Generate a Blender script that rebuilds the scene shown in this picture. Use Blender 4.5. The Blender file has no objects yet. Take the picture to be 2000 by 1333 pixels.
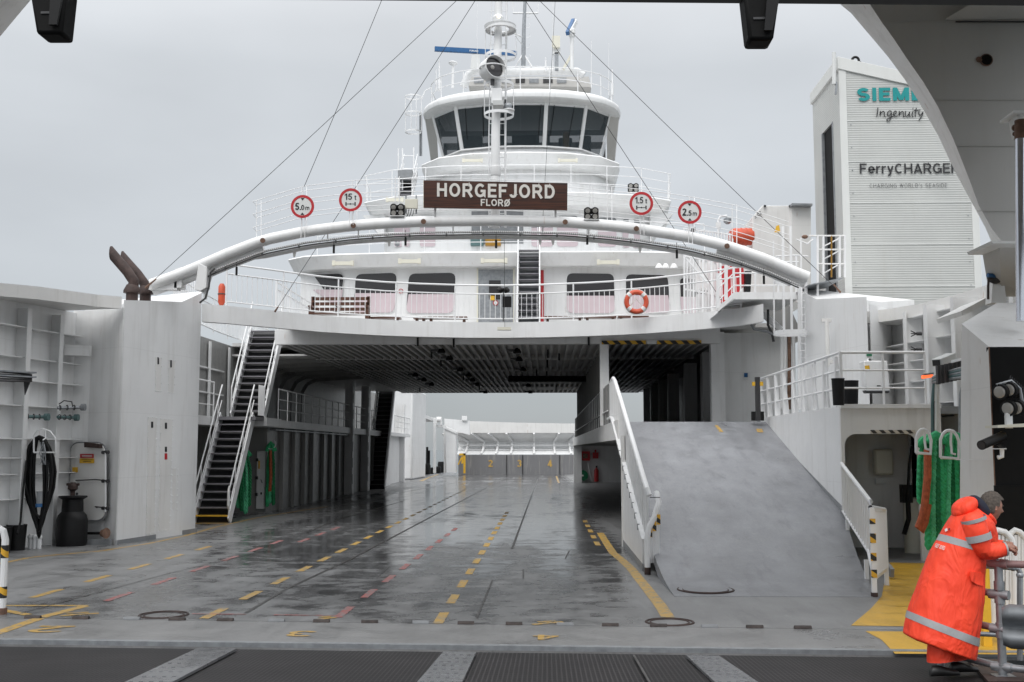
import bpy, bmesh, math, random
from mathutils import Vector, Matrix
random.seed(7)
SC = bpy.context.scene
COL = SC.collection
V = Vector
R = math.radians
# ------------------------------------------------------------------ camera
FPX, CXP, CYP = 2150.0, 1000.0, 666.5
VPX, VPY = 1067.0, 878.0
TH = math.atan2(VPY - CYP, FPX)
PS = math.atan((VPX - CXP) / FPX * math.cos(TH))
CAM = V((1.22, 0.0, 2.1))
cd = bpy.data.cameras.new("camera")
cam = bpy.data.objects.new("camera", cd)
COL.objects.link(cam)
cam.location = CAM
cam.rotation_euler = (math.pi / 2 + TH, 0, PS)
cd.sensor_width = 36.0
cd.lens = 36.0 * FPX / 2000.0
cd.clip_end = 9000
cd.clip_start = 0.1
SC.camera = cam
# ------------------------------------------------------------------ sky and light (overcast)
SUN_EL, SUN_AZ = R(52), R(205)
world = bpy.data.worlds.new("World")
SC.world = world
world.use_nodes = True
nt = world.node_tree
for n in list(nt.nodes): nt.nodes.remove(n)
def nn(t, tree=nt): return tree.nodes.new(t)
wout = nn('ShaderNodeOutputWorld'); bg = nn('ShaderNodeBackground')
sky = nn('ShaderNodeTexSky'); sky.sky_type = 'NISHITA'; sky.sun_disc = False
sky.sun_elevation = SUN_EL; sky.sun_rotation = SUN_AZ
tc = nn('ShaderNodeTexCoord'); sep = nn('ShaderNodeSeparateXYZ')
nt.links.new(tc.outputs['Generated'], sep.inputs[0])
ramp = nn('ShaderNodeValToRGB')          # cloud layer: brighter towards the zenith
cr = ramp.color_ramp
cr.elements[0].position = 0.0; cr.elements[0].color = (2.9, 3.12, 3.28, 1)
cr.elements[1].position = 1.0; cr.elements[1].color = (17.0, 17.1, 17.2, 1)
for p, c in ((0.06, (3.6, 3.85, 4.05)), (0.16, (4.95, 5.2, 5.45)), (0.33, (5.15, 5.38, 5.6)), (0.5, (8.6, 8.7, 8.9))):
    e = cr.elements.new(p); e.color = (*c, 1)
nt.links.new(sep.outputs['Z'], ramp.inputs[0])
mp = nn('ShaderNodeMapping'); mp.inputs['Scale'].default_value = (1.0, 1.0, 2.6)
nz = nn('ShaderNodeTexNoise'); nz.inputs['Scale'].default_value = 2.6; nz.inputs['Detail'].default_value = 5
nz.inputs['Roughness'].default_value = 0.45
nt.links.new(tc.outputs['Generated'], mp.inputs[0]); nt.links.new(mp.outputs[0], nz.inputs[0])
mr = nn('ShaderNodeMapRange'); mr.inputs[1].default_value = 0.3; mr.inputs[2].default_value = 0.7
mr.inputs[3].default_value = 0.89; mr.inputs[4].default_value = 1.10
nt.links.new(nz.outputs['Fac'], mr.inputs[0])
back = nn('ShaderNodeMapRange')            # sky brightness added behind the photographer to lift the near walls
back.inputs[1].default_value = 0.15; back.inputs[2].default_value = -0.75; back.inputs[3].default_value = 1.0; back.inputs[4].default_value = 1.5
nt.links.new(sep.outputs['Y'], back.inputs[0])
m2 = nn('ShaderNodeMath'); m2.operation = 'MULTIPLY'; nt.links.new(mr.outputs[0], m2.inputs[0]); nt.links.new(back.outputs[0], m2.inputs[1])
mul = nn('ShaderNodeVectorMath'); mul.operation = 'SCALE'
nt.links.new(ramp.outputs[0], mul.inputs[0]); nt.links.new(m2.outputs[0], mul.inputs['Scale'])
mixs = nn('ShaderNodeMixRGB'); mixs.inputs[0].default_value = 0.93
nt.links.new(sky.outputs[0], mixs.inputs[1]); nt.links.new(mul.outputs[0], mixs.inputs[2])
nt.links.new(mixs.outputs[0], bg.inputs[0]); bg.inputs[1].default_value = 0.1
nt.links.new(bg.outputs[0], wout.inputs[0])
sd = bpy.data.lights.new("sun", 'SUN'); sd.energy = 0.8; sd.angle = R(30); sd.color = (1.0, 0.97, 0.93)
sun = bpy.data.objects.new("sun", sd); COL.objects.link(sun)
sdir = V((math.sin(SUN_AZ) * math.cos(SUN_EL), math.cos(SUN_AZ) * math.cos(SUN_EL), math.sin(SUN_EL)))
sun.rotation_euler = sdir.to_track_quat('Z', 'Y').to_euler()
sun.location = (0, -10, 60)
SC.view_settings.view_transform = 'Standard'
SC.view_settings.look = 'None'
SC.view_settings.exposure = 0.37
SC.view_settings.gamma = 1.0
try:
    SC.cycles.max_bounces = 8; SC.cycles.diffuse_bounces = 4; SC.cycles.glossy_bounces = 4
    SC.cycles.use_denoising = True; SC.cycles.sample_clamp_indirect = 6
except Exception: pass
# ------------------------------------------------------------------ photo measurements -> world points
_f = V((-math.sin(PS) * math.cos(TH), math.cos(PS) * math.cos(TH), math.sin(TH)))
_r = V((math.cos(PS), math.sin(PS), 0)); _u = _r.cross(_f)
def ray(px, py): return _f + _r * ((px - CXP) / FPX) - _u * ((py - CYP) / FPX)
def W(px, py, Y):
    d = ray(px, py); return CAM + d * ((Y - CAM.y) / d.y)
def G(px, py, z=0.0):
    d = ray(px, py); return CAM + d * ((z - CAM.z) / d.z)
def WX(px, py, X):
    d = ray(px, py); return CAM + d * ((X - CAM.x) / d.x)
def PLN(px, py, p0, n):
    d = ray(px, py); return CAM + d * ((V(p0) - CAM).dot(V(n)) / d.dot(V(n)))
def LS(px, py):                               # on the sloping linkspan
    return PLN(px, py, (0, 11.75, 0.0), (0, 0.044, 1))
def lsz(y): return 0.044 * (11.75 - y)
# ------------------------------------------------------------------ mesh building
ORG = {}
class MB:
    def __init__(s): s.bm = bmesh.new()
    def v(s, p): return s.bm.verts.new(p)
    def face(s, pts):
        try: return s.bm.faces.new([s.v(p) for p in pts])
        except Exception: return None
    def hexa(s, a):                            # 8 points: bottom 4 then top 4
        v = [s.v(p) for p in a]
        for q in ((3, 2, 1, 0), (4, 5, 6, 7), (0, 1, 5, 4), (1, 2, 6, 5), (2, 3, 7, 6), (3, 0, 4, 7)):
            s.bm.faces.new([v[i] for i in q])
        return s
    def box(s, x0, x1, y0, y1, z0, z1):
        return s.hexa([(x0, y0, z0), (x1, y0, z0), (x1, y1, z0), (x0, y1, z0), (x0, y0, z1), (x1, y0, z1), (x1, y1, z1), (x0, y1, z1)])
    def prism(s, poly, vec):
        vec = V(vec); a = [s.v(p) for p in poly]; b = [s.v(V(p) + vec) for p in poly]
        n = len(a)
        s.bm.faces.new(a[::-1]); s.bm.faces.new(b)
        for i in range(n): s.bm.faces.new((a[i], a[(i + 1) % n], b[(i + 1) % n], b[i]))
        return s
    def beam(s, a, b, w, h, up=(0, 0, 1)):
        a, b = V(a), V(b); d = (b - a).normalized(); up = V(up)
        if abs(d.dot(up)) > 0.98: up = V((0, 1, 0))
        sd_ = d.cross(up).normalized() * (w / 2); u = sd_.cross(d).normalized() * (h / 2)
        return s.hexa([a - sd_ - u, a + sd_ - u, b + sd_ - u, b - sd_ - u, a - sd_ + u, a + sd_ + u, b + sd_ + u, b - sd_ + u])
    def tube(s, pts, r, seg=8, closed=False, caps=True):
        pts = [V(p) for p in pts]; n = len(pts); rings = []
        rr = r if isinstance(r, (list, tuple)) else [r] * n
        up = None
        for i, p in enumerate(pts):
            if closed: t = pts[(i + 1) % n] - pts[i - 1]
            else: t = pts[min(i + 1, n - 1)] - pts[max(i - 1, 0)]
            t = t.normalized() if t.length > 1e-9 else V((0, 0, 1))
            if up is None: up = V((0, 0, 1)) if abs(t.z) < 0.9 else V((0, 1, 0))
            a = t.cross(up)
            if a.length < 1e-4: a = t.cross(V((1, 0, 0)))
            a.normalize(); b = a.cross(t).normalized(); up = b
            rings.append([s.v(p + (a * math.cos(2 * math.pi * k / seg) + b * math.sin(2 * math.pi * k / seg)) * rr[i]) for k in range(seg)])
        m = n if closed else n - 1
        for i in range(m):
            A, B = rings[i], rings[(i + 1) % n]
            for k in range(seg):
                try: s.bm.faces.new((A[k], A[(k + 1) % seg], B[(k + 1) % seg], B[k]))
                except Exception: pass
        if caps and not closed:
            s.bm.faces.new(rings[0][::-1]); s.bm.faces.new(rings[-1])
        return s
    def cyl(s, a, b, r1, r2=None, seg=14): return s.tube([a, b], [r1, r1 if r2 is None else r2], seg)
    def lathe(s, c, prof, seg=20, axis=(0, 0, 1)):   # prof: (radius, height) pairs
        c = V(c); ax = V(axis).normalized(); x = ax.orthogonal().normalized(); y = ax.cross(x)
        rings = [[s.v(c + ax * h + (x * math.cos(2 * math.pi * k / seg) + y * math.sin(2 * math.pi * k / seg)) * max(r, 1e-4)) for k in range(seg)] for r, h in prof]
        for A, B in zip(rings, rings[1:]):
            for k in range(seg): s.bm.faces.new((A[k], A[(k + 1) % seg], B[(k + 1) % seg], B[k]))
        if prof[0] != prof[-1]: s.bm.faces.new(rings[0][::-1]); s.bm.faces.new(rings[-1])
        return s
    def torus(s, c, R_, r, axis=(0, 0, 1), seg=28, s2=8, a0=0, a1=360):
        c = V(c); ax = V(axis).normalized(); x = ax.orthogonal().normalized(); y = ax.cross(x)
        full = (a1 - a0) >= 360
        pts = [c + (x * math.cos(R(a0 + (a1 - a0) * k / seg)) + y * math.sin(R(a0 + (a1 - a0) * k / seg))) * R_ for k in range(seg if full else seg + 1)]
        return s.tube(pts, r, s2, closed=full)
    def ball(s, c, rx, ry=None, rz=None, u=14, v=9, rot=None):
        ry = rx if ry is None else ry; rz = rx if rz is None else rz
        m = Matrix.Translation(V(c)) @ (rot.to_4x4() if rot else Matrix.Identity(4)) @ Matrix.Diagonal((rx, ry, rz, 1))
        bmesh.ops.create_uvsphere(s.bm, u_segments=u, v_segments=v, radius=1, matrix=m); return s
    def loft(s, rings, cap=True, closed=True):
        vr = [[s.v(p) for p in r] for r in rings]; n = len(vr[0])
        for A, B in zip(vr, vr[1:]):
            for k in range(n if closed else n - 1): s.bm.faces.new((A[k], A[(k + 1) % n], B[(k + 1) % n], B[k]))
        if cap: s.bm.faces.new(vr[0][::-1]); s.bm.faces.new(vr[-1])
        return s
    def add_mesh(s, me, mat):
        b2 = bmesh.new(); b2.from_mesh(me); b2.transform(mat); t = bpy.data.meshes.new("t"); b2.to_mesh(t); b2.free()
        s.bm.from_mesh(t); bpy.data.meshes.remove(t); return s
    def build(s, name, mat, parent=None, bevel=0, ang=32, recalc=True, label=None):
        bm = s.bm
        if recalc: bmesh.ops.recalc_face_normals(bm, faces=bm.faces[:])
        if parent is not None: o0 = ORG[parent.name]
        else:
            xs = [v.co for v in bm.verts]
            o0 = V(((min(p.x for p in xs) + max(p.x for p in xs)) / 2, (min(p.y for p in xs) + max(p.y for p in xs)) / 2, min(p.z for p in xs)))
        for v_ in bm.verts: v_.co -= o0
        me = bpy.data.meshes.new(name); bm.to_mesh(me); bm.free()
        for p in me.polygons: p.use_smooth = True
        me.set_sharp_from_angle(angle=R(ang))
        for m_ in (mat if isinstance(mat, (list, tuple)) else [mat]): me.materials.append(m_)
        o = bpy.data.objects.new(name, me); COL.objects.link(o)
        if parent is not None: o.parent = parent
        else: o.location = o0
        ORG[o.name] = o0.copy()
        if bevel:
            b = o.modifiers.new("bevel", 'BEVEL'); b.width = bevel; b.segments = 2; b.limit_method = 'ANGLE'; b.angle_limit = R(40)
        if label: o['label'] = label
        return o
def tag(o, label, cat, group=None, kind=None):
    o['label'] = label; o['category'] = cat
    if group: o['group'] = group
    if kind: o['kind'] = kind
    return o
def struct(o, label=None):
    o['kind'] = 'structure'
    if label: o['label'] = label
    return o
def thing(name, label, cat, loc, group=None, kind=None):
    o = bpy.data.objects.new(name, None); COL.objects.link(o)
    o.location = V(loc); o.empty_display_size = 0.2; ORG[o.name] = V(loc)
    return tag(o, label, cat, group, kind)
def dup(root, move, label=None, rotz=0):
    r = root.copy(); COL.objects.link(r)
    r.location = root.location + V(move); ORG[r.name] = ORG[root.name] + V(move)
    if rotz: r.rotation_euler = (0, 0, rotz)
    if label: r['label'] = label
    for ch in list(root.children):
        c = ch.copy(); COL.objects.link(c); c.parent = r
        for g in ch.children:
            d = g.copy(); COL.objects.link(d); d.parent = c
    return r
FONTC = {}
def text_mesh(body, size=1.0, bold=0.0, shear=0.0, extrude=0.004, spacing=1.0, outline=False):
    c = bpy.data.curves.new("txt", 'FONT'); c.body = body; c.size = size; c.offset = bold; c.shear = shear
    c.extrude = extrude; c.space_character = spacing; c.resolution_u = 3
    o = bpy.data.objects.new("txt", c); COL.objects.link(o)
    dg = bpy.context.evaluated_depsgraph_get(); me = bpy.data.meshes.new_from_object(o.evaluated_get(dg))
    bpy.data.objects.remove(o); bpy.data.curves.remove(c)
    return me
def put_text(mb, body, left, right_dir, up_dir, width=None, height=None, bold=0.0, shear=0.0, extrude=0.004, spacing=1.0, center=False):
    """lower-left corner (or centre) at `left`, fitted to width and/or height (ink box)"""
    me = text_mesh(body, 1.0, bold, shear, 0.0, spacing)
    xs = [v.co.x for v in me.vertices]; ys = [v.co.y for v in me.vertices]
    x0, x1, y0, y1 = min(xs), max(xs), min(ys), max(ys)
    sx = width / (x1 - x0) if width else None; sy = height / (y1 - y0) if height else None
    sx = sx or sy; sy = sy or sx
    r = V(right_dir).normalized(); u = V(up_dir).normalized(); n = r.cross(u)
    ox, oy = ((x0 + x1) / 2, (y0 + y1) / 2) if center else (x0, y0)
    b2 = bmesh.new(); b2.from_mesh(me)
    for vv in b2.verts: vv.co = V(left) + r * ((vv.co.x - ox) * sx) + u * ((vv.co.y - oy) * sy)
    if extrude:
        g = bmesh.ops.extrude_face_region(b2, geom=b2.faces[:])
        for e in g['geom']:
            if isinstance(e, bmesh.types.BMVert): e.co += n * extrude
    t = bpy.data.meshes.new("t"); b2.to_mesh(t); b2.free(); mb.bm.from_mesh(t)
    bpy.data.meshes.remove(t); bpy.data.meshes.remove(me)
    return mb
# ------------------------------------------------------------------ materials
def newmat(name):
    m = bpy.data.materials.new(name); m.use_nodes = True
    t = m.node_tree; b = t.nodes['Principled BSDF']
    return m, t, b
def noise(t, scale, detail=4, rough=0.55, stretch=(1, 1, 1), coord='pos', dist=0.0):
    if coord == 'pos':
        g = t.nodes.new('ShaderNodeNewGeometry'); src = g.outputs['Position']
    else:
        g = t.nodes.new('ShaderNodeTexCoord'); src = g.outputs['Object']
    mpn = t.nodes.new('ShaderNodeMapping'); mpn.inputs['Scale'].default_value = stretch
    t.links.new(src, mpn.inputs[0])
    n = t.nodes.new('ShaderNodeTexNoise'); n.inputs['Scale'].default_value = scale; n.inputs['Detail'].default_value = detail
    n.inputs['Roughness'].default_value = rough; n.inputs['Distortion'].default_value = dist
    t.links.new(mpn.outputs[0], n.inputs[0]); return n.outputs['Fac']
def mrange(t, src, a, b, c, d):
    n = t.nodes.new('ShaderNodeMapRange'); n.inputs[1].default_value = a; n.inputs[2].default_value = b
    n.inputs[3].default_value = c; n.inputs[4].default_value = d; t.links.new(src, n.inputs[0]); return n.outputs[0]
def mixc(t, fac, a, b, mode='MIX'):
    n = t.nodes.new('ShaderNodeMixRGB'); n.blend_type = mode
    if isinstance(fac, (int, float)): n.inputs[0].default_value = fac
    else: t.links.new(fac, n.inputs[0])
    for i, c in ((1, a), (2, b)):
        if isinstance(c, tuple): n.inputs[i].default_value = (*c, 1)
        else: t.links.new(c, n.inputs[i])
    return n.outputs[0]
def math2(t, op, a, b):
    n = t.nodes.new('ShaderNodeMath'); n.operation = op
    for i, c in ((0, a), (1, b)):
        if isinstance(c, (int, float)): n.inputs[i].default_value = c
        else: t.links.new(c, n.inputs[i])
    return n.outputs[0]
def bump(t, b, h, dist=0.01, strength=0.5):
    n = t.nodes.new('ShaderNodeBump'); n.inputs['Strength'].default_value = strength; n.inputs['Distance'].default_value = dist
    t.links.new(h, n.inputs['Height']); t.links.new(n.outputs[0], b.inputs['Normal'])
def simple(name, c, rough=0.5, metal=0.0, var=0.12, scale=6.0, bmp=0.0, spec=None):
    m, t, b = newmat(name)
    d = tuple(x * (1 - var) for x in c); l = tuple(min(1, x * (1 + var)) for x in c)
    n = noise(t, scale)
    t.links.new(mixc(t, mrange(t, n, 0.3, 0.7, 0, 1), d, l), b.inputs['Base Color'])
    b.inputs['Roughness'].default_value = rough; b.inputs['Metallic'].default_value = metal
    if spec is not None: b.inputs['Specular IOR Level'].default_value = spec
    if bmp: bump(t, b, noise(t, scale * 6, 3), 0.01, bmp)
    return m
def paint(name, c, rough=0.42, streak=0.10, rust=0.0, dirt=(0.42, 0.40, 0.36), fine=0.03, plates=0.0, seams=False):
    """ship's paint: faint vertical run marks, blotches, rare rust runs"""
    m, t, b = newmat(name)
    n1 = mrange(t, noise(t, 1.1, 5), 0.35, 0.7, 0, 1)
    base = mixc(t, n1, tuple(x * (1 - fine) for x in c), tuple(min(1, x * (1 + fine)) for x in c))
    st = mrange(t, noise(t, 5.0, 4, 0.6, (1, 1, 0.09)), 0.52, 0.78, 0, streak * 2.2)
    base = mixc(t, st, base, dirt)
    if rust:
        r1 = mrange(t, noise(t, 7.0, 3, 0.5, (1, 1, 0.16)), 0.71, 0.76, 0, rust)
        base = mixc(t, r1, base, (0.34, 0.17, 0.08))
    if seams:
        g = t.nodes.new('ShaderNodeNewGeometry'); sp = t.nodes.new('ShaderNodeSeparateXYZ'); t.links.new(g.outputs['Position'], sp.inputs[0])
        wob = math2(t, 'ADD', sp.outputs['Z'], math2(t, 'MULTIPLY', noise(t, 1.5, 1), 0.03))
        fz = math2(t, 'LESS_THAN', math2(t, 'FRACT', math2(t, 'MULTIPLY', wob, 1 / 1.47), 0), 0.012)
        base = mixc(t, math2(t, 'MULTIPLY', fz, 0.13), base, (0.40, 0.40, 0.39))
        pa = mrange(t, noise(t, 0.75, 3, 0.5, (1, 1, 0.8)), 0.50, 0.54, 0, 0.16)
        base = mixc(t, pa, base, tuple(x * 0.86 for x in c))
    t.links.new(base, b.inputs['Base Color'])
    rr = mrange(t, noise(t, 9, 3), 0.3, 0.7, rough - 0.08, rough + 0.1)
    t.links.new(rr, b.inputs['Roughness'])
    h = noise(t, 1.7, 2, 0.4)
    if plates: bump(t, b, h, 0.05, plates)
    return m
M = {}
M['white'] = paint('white_paint', (0.77, 0.775, 0.775), plates=0.3, streak=0.13, rust=0.28, seams=True)
M['white_rail'] = paint('white_rail_paint', (0.78, 0.785, 0.79), streak=0.05, rust=0.10)
M['white_rust'] = paint('white_paint_with_rust', (0.74, 0.735, 0.72), streak=0.18, rust=0.5, plates=0.3, seams=True)
M['cream'] = paint('cream_paint', (0.70, 0.68, 0.58), streak=0.08)
M['tower'] = paint('tower_cladding', (0.67, 0.68, 0.66), rough=0.5, streak=0.05)
M['visor'] = paint('visor_paint', (0.50, 0.49, 0.47), rough=0.5, streak=0.12, rust=0.10, plates=0.3)
M['deckhead'] = paint('deckhead_paint', (0.56, 0.56, 0.55), rough=0.55, streak=0.15)
M['inner'] = paint('inner_wall_shade', (0.23, 0.23, 0.225), rough=0.4, streak=0.2)  # white paint darkened: shade of the covered deck put into the colour
M['black'] = simple('black_rubber', (0.009, 0.009, 0.0095), 0.5, 0, 0.12, 6, 0, 0.25)
M['black_paint'] = simple('black_paint', (0.005, 0.005, 0.005), 0.65, 0, 0.2, 6, 0, 0.15)
M['dark'] = simple('dark_grey_metal', (0.05, 0.05, 0.052), 0.45, 0.3)
M['grey'] = simple('grey_paint', (0.22, 0.23, 0.24), 0.5)
M['tread'] = simple('stair_tread_grey', (0.20, 0.195, 0.21), 0.55)
M['galv'] = simple('galvanised_steel', (0.30, 0.315, 0.33), 0.45, 0.6, 0.2, 9)
M['guard'] = simple('dull_guard_rail_steel', (0.17, 0.18, 0.19), 0.5, 0.35, 0.2, 7)
M['galv_red'] = simple('worn_red_oxide_pipe', (0.30, 0.19, 0.185), 0.45, 0.2, 0.3, 7)
M['chrome'] = simple('ram_steel', (0.55, 0.56, 0.6), 0.18, 1.0, 0.05)
M['rust'] = simple('rusty_pipe', (0.05, 0.031, 0.027), 0.6, 0.2, 0.45, 5, 0.2)
M['rust_light'] = simple('rust', (0.17, 0.10, 0.07), 0.8, 0.1, 0.4, 9)
M['red'] = simple('red_paint', (0.46, 0.022, 0.028), 0.4)
M['orange'] = simple('orange_plastic', (0.58, 0.085, 0.035), 0.45)
M['yellow'] = simple('yellow_paint', (0.72, 0.42, 0.03), 0.5)
M['rope'] = simple('green_rope', (0.04, 0.42, 0.17), 0.75, 0, 0.22, 4)
M['rope_light'] = simple('light_green_rope', (0.11, 0.54, 0.28), 0.75, 0, 0.22, 4)
M['rope_gap'] = simple('rope_gap_shade', (0.014, 0.19, 0.07), 0.8, 0, 0.22, 4)  # darker strands paint the shaded gaps within a hank
M['rope_orange'] = simple('orange_rope_sleeve', (0.42, 0.10, 0.04), 0.8, 0, 0.3, 18, 0.4)
M['blue'] = simple('blue_paint', (0.015, 0.10, 0.26), 0.35)
M['pink'] = simple('pink_blind', (0.60, 0.50, 0.53), 0.6, 0, 0.04, 2)
M['signgrey'] = simple('sign_face_grey', (0.66, 0.67, 0.66), 0.4, 0, 0.03)
M['letters'] = simple('sign_letters', (0.62, 0.60, 0.56), 0.5, 0, 0.08, 30)
M['lens'] = simple('lamp_lens', (0.34, 0.33, 0.31), 0.12, 0.0, 0.1)
M['teal'] = simple('teal_letters', (0.0, 0.26, 0.26), 0.5, 0, 0.02)
M['ink'] = simple('dark_letters', (0.018, 0.018, 0.02), 0.5, 0, 0.05)
M['hose_green'] = simple('green_hose_reel', (0.01, 0.16, 0.07), 0.4)
M['skin'] = simple('skin', (0.34, 0.17, 0.12), 0.5, 0, 0.12, 30)
M['hair'] = simple('grey_brown_hair', (0.085, 0.07, 0.058), 0.8, 0, 0.4, 60, 0.6)
M['navy'] = simple('navy_cloth', (0.012, 0.015, 0.03), 0.85)
M['shoe'] = simple('black_shoe', (0.012, 0.012, 0.012), 0.45)
M['reflective'] = simple('reflective_tape', (0.34, 0.345, 0.35), 0.5, 0.0, 0.06, 40)
M['brass'] = simple('brass', (0.4, 0.22, 0.05), 0.35, 0.8)
M['greenish'] = simple('green_grey_metal', (0.10, 0.17, 0.17), 0.5, 0.4)
def mk_hivis():
    m, t, b = newmat('hi_vis_orange_cloth')
    n = mrange(t, noise(t, 5, 4), 0.3, 0.7, 0, 1)
    t.links.new(mixc(t, n, (0.86, 0.050, 0.016), (1.0, 0.075, 0.026)), b.inputs['Base Color'])
    b.inputs['Roughness'].default_value = 0.6
    rn = noise(t, 4.2, 3, 0.5, (1.1, 1.1, 0.55), 'pos', 0.9)
    rdg = math2(t, 'SUBTRACT', 1.0, math2(t, 'ABSOLUTE', math2(t, 'SUBTRACT', math2(t, 'MULTIPLY', rn, 4.0), 2.0), 0))
    bump(t, b, math2(t, 'ADD', math2(t, 'MULTIPLY', rdg, 0.7), noise(t, 9, 3, 0.5, (1, 1, 0.35))), 0.03, 0.6)
    dz = mrange(t, noise(t, 3.0, 5, 0.65), 0.58, 0.78, 0, 0.14); c_ = b.inputs['Base Color'].links[0].from_socket
    t.links.new(mixc(t, dz, c_, (0.42, 0.06, 0.035)), b.inputs['Base Color'])
    return m
M['hivis'] = mk_hivis()
def mk_glass(name, c, rough=0.04):
    m, t, b = newmat(name)
    b.inputs['Base Color'].default_value = (*c, 1); b.inputs['Roughness'].default_value = rough
    b.inputs['Specular IOR Level'].default_value = 0.5
    bump(t, b, noise(t, 0.8, 2), 0.01, 0.15)
    return m
M['glass'] = mk_glass('dark_window_glass', (0.035, 0.033, 0.035), 0.12)
M['bridge_glass'] = mk_glass('bridge_window_glass', (0.042, 0.056, 0.064))
M['bridge_glass'].node_tree.nodes['Principled BSDF'].inputs['Alpha'].default_value = 0.55
def mk_wood(name, a, bcol, axis=(0.35, 6, 9), scale=2.2):
    m, t, b = newmat(name)
    n = noise(t, scale, 6, 0.65, axis, 'pos', 1.5)
    t.links.new(mixc(t, mrange(t, n, 0.35, 0.68, 0, 1), a, bcol), b.inputs['Base Color'])
    b.inputs['Roughness'].default_value = 0.32
    return m
M['wood'] = mk_wood('varnished_wood', (0.018, 0.007, 0.005), (0.085, 0.028, 0.014))
M['bench_wood'] = mk_wood('bench_wood', (0.05, 0.02, 0.012), (0.12, 0.05, 0.03), (1, 4, 9))
def stripes(name, a, bcol, period, dirv):
    m, t, b = newmat(name)
    g = t.nodes.new('ShaderNodeNewGeometry'); dp = t.nodes.new('ShaderNodeVectorMath'); dp.operation = 'DOT_PRODUCT'
    t.links.new(g.outputs['Position'], dp.inputs[0]); dp.inputs[1].default_value = V(dirv) * (1.0 / period)
    f = math2(t, 'FRACT', dp.outputs['Value'], 0.0); f = math2(t, 'GREATER_THAN', f, 0.5)
    t.links.new(mixc(t, f, a, bcol), b.inputs['Base Color']); b.inputs['Roughness'].default_value = 0.5
    return m
M['hazard'] = stripes('yellow_black_stripes', (0.015, 0.015, 0.015), (0.62, 0.36, 0.03), 0.34, (1, 0, 1))
M['hazard_white'] = stripes('white_black_stripes', (0.03, 0.025, 0.02), (0.55, 0.50, 0.42), 0.17, (1, 0, 1))
M['hazard_post'] = stripes('yellow_black_post_stripes', (0.015, 0.015, 0.015), (0.68, 0.38, 0.03), 0.16, (0.7, 0, 1))
def mk_emit(name, c, s):
    m, t, b = newmat(name)
    b.inputs['Base Color'].default_value = (*c, 1); b.inputs['Emission Color'].default_value = (*c, 1); b.inputs['Emission Strength'].default_value = s
    return m
M['lit'] = mk_emit('lit_lamp', (1.0, 0.85, 0.6), 1.0)
M['lit_orange'] = mk_emit('lit_orange_lamp', (1.0, 0.16, 0.05), 1.0)
def mk_deck(name, base, wetmin, lo, hi, wetcol=0.5, zone=False, contrast=1.0):
    """painted steel deck: worn grey paint, tyre scuffs along the lanes, wet film lying in patches"""
    m, t, b = newmat(name)
    sc = lambda f: tuple(min(1, x * f) for x in base)
    n1 = mrange(t, noise(t, 1.6, 6, 0.62, (1.0, 0.5, 1)), 0.3, 0.72, 0, 1)
    c = mixc(t, n1, sc(1 - .20 * contrast), sc(1 + .14 * contrast))
    fine = mrange(t, noise(t, 30, 4, 0.7), 0.3, 0.7, 0.90, 1.08)
    fm = t.nodes.new('ShaderNodeVectorMath'); fm.operation = 'SCALE'; t.links.new(c, fm.inputs[0]); t.links.new(fine, fm.inputs['Scale']); c = fm.outputs[0]
    scuff = mrange(t, noise(t, 4.5, 6, 0.66, (1.0, 0.10, 1), 'pos', 0.25), 0.52, 0.78, 0, 0.55 * contrast)
    c = mixc(t, scuff, c, sc(0.45))
    pale = mrange(t, noise(t, 8, 5, 0.65, (0.8, 0.8, 1), 'pos', 0.8), 0.62, 0.76, 0, 0.30 * contrast)
    c = mixc(t, pale, c, sc(1.7))
    rs = mrange(t, noise(t, 3.4, 5, 0.72), 0.70, 0.80, 0, 0.35 * contrast)
    c = mixc(t, rs, c, (0.16, 0.10, 0.07))
    big = noise(t, 0.30, 3, 0.5, (1.0, 0.8, 1))
    w0 = math2(t, 'ADD', math2(t, 'MULTIPLY', noise(t, 2.3, 7, 0.66, (0.75, 1.0, 1), 'pos', 0.4), 0.46), math2(t, 'ADD', math2(t, 'MULTIPLY', big, 0.28), math2(t, 'MULTIPLY', noise(t, 1.5, 3, 0.5, (1.0, 0.05, 1)), 0.26)))
    if zone:
        g = t.nodes.new('ShaderNodeNewGeometry'); sp = t.nodes.new('ShaderNodeSeparateXYZ'); t.links.new(g.outputs['Position'], sp.inputs[0])
        xr = mrange(t, sp.outputs['X'], 2.3, 3.3, 0.0, -0.16); xl = mrange(t, sp.outputs['X'], -7.0, -4.6, -0.10, 0.0)
        yn = mrange(t, sp.outputs['Y'], 13, 30, -0.04, 0.07)
        w0 = math2(t, 'ADD', w0, math2(t, 'ADD', math2(t, 'ADD', xr, xl), yn))
    wet = mrange(t, w0, lo, hi, wetmin, 1)
    wd = mrange(t, wet, 0, 1, 1.0, wetcol)
    fm = t.nodes.new('ShaderNodeVectorMath'); fm.operation = 'SCALE'; t.links.new(c, fm.inputs[0]); t.links.new(wd, fm.inputs['Scale'])
    t.links.new(fm.outputs[0], b.inputs['Base Color'])
    t.links.new(mrange(t, wet, 0, 1, 0.48, 0.13), b.inputs['Roughness'])
    hgt = math2(t, 'MULTIPLY', noise(t, 45, 3, 0.6), mrange(t, wet, 0, 1, 1, 0.2))
    hgt = math2(t, 'ADD', math2(t, 'MULTIPLY', hgt, 0.25), noise(t, 1.8, 2, 0.5))
    bump(t, b, hgt, 0.012, 0.3)
    return m
M['deck'] = mk_deck('wet_deck_paint', (0.235, 0.237, 0.24), 0.08, 0.395, 0.56, 0.40, True)
M['ramp'] = mk_deck('ramp_deck_paint', (0.255, 0.262, 0.28), 0.0, 0.47, 0.72, 0.74, False, 1.0)
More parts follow.
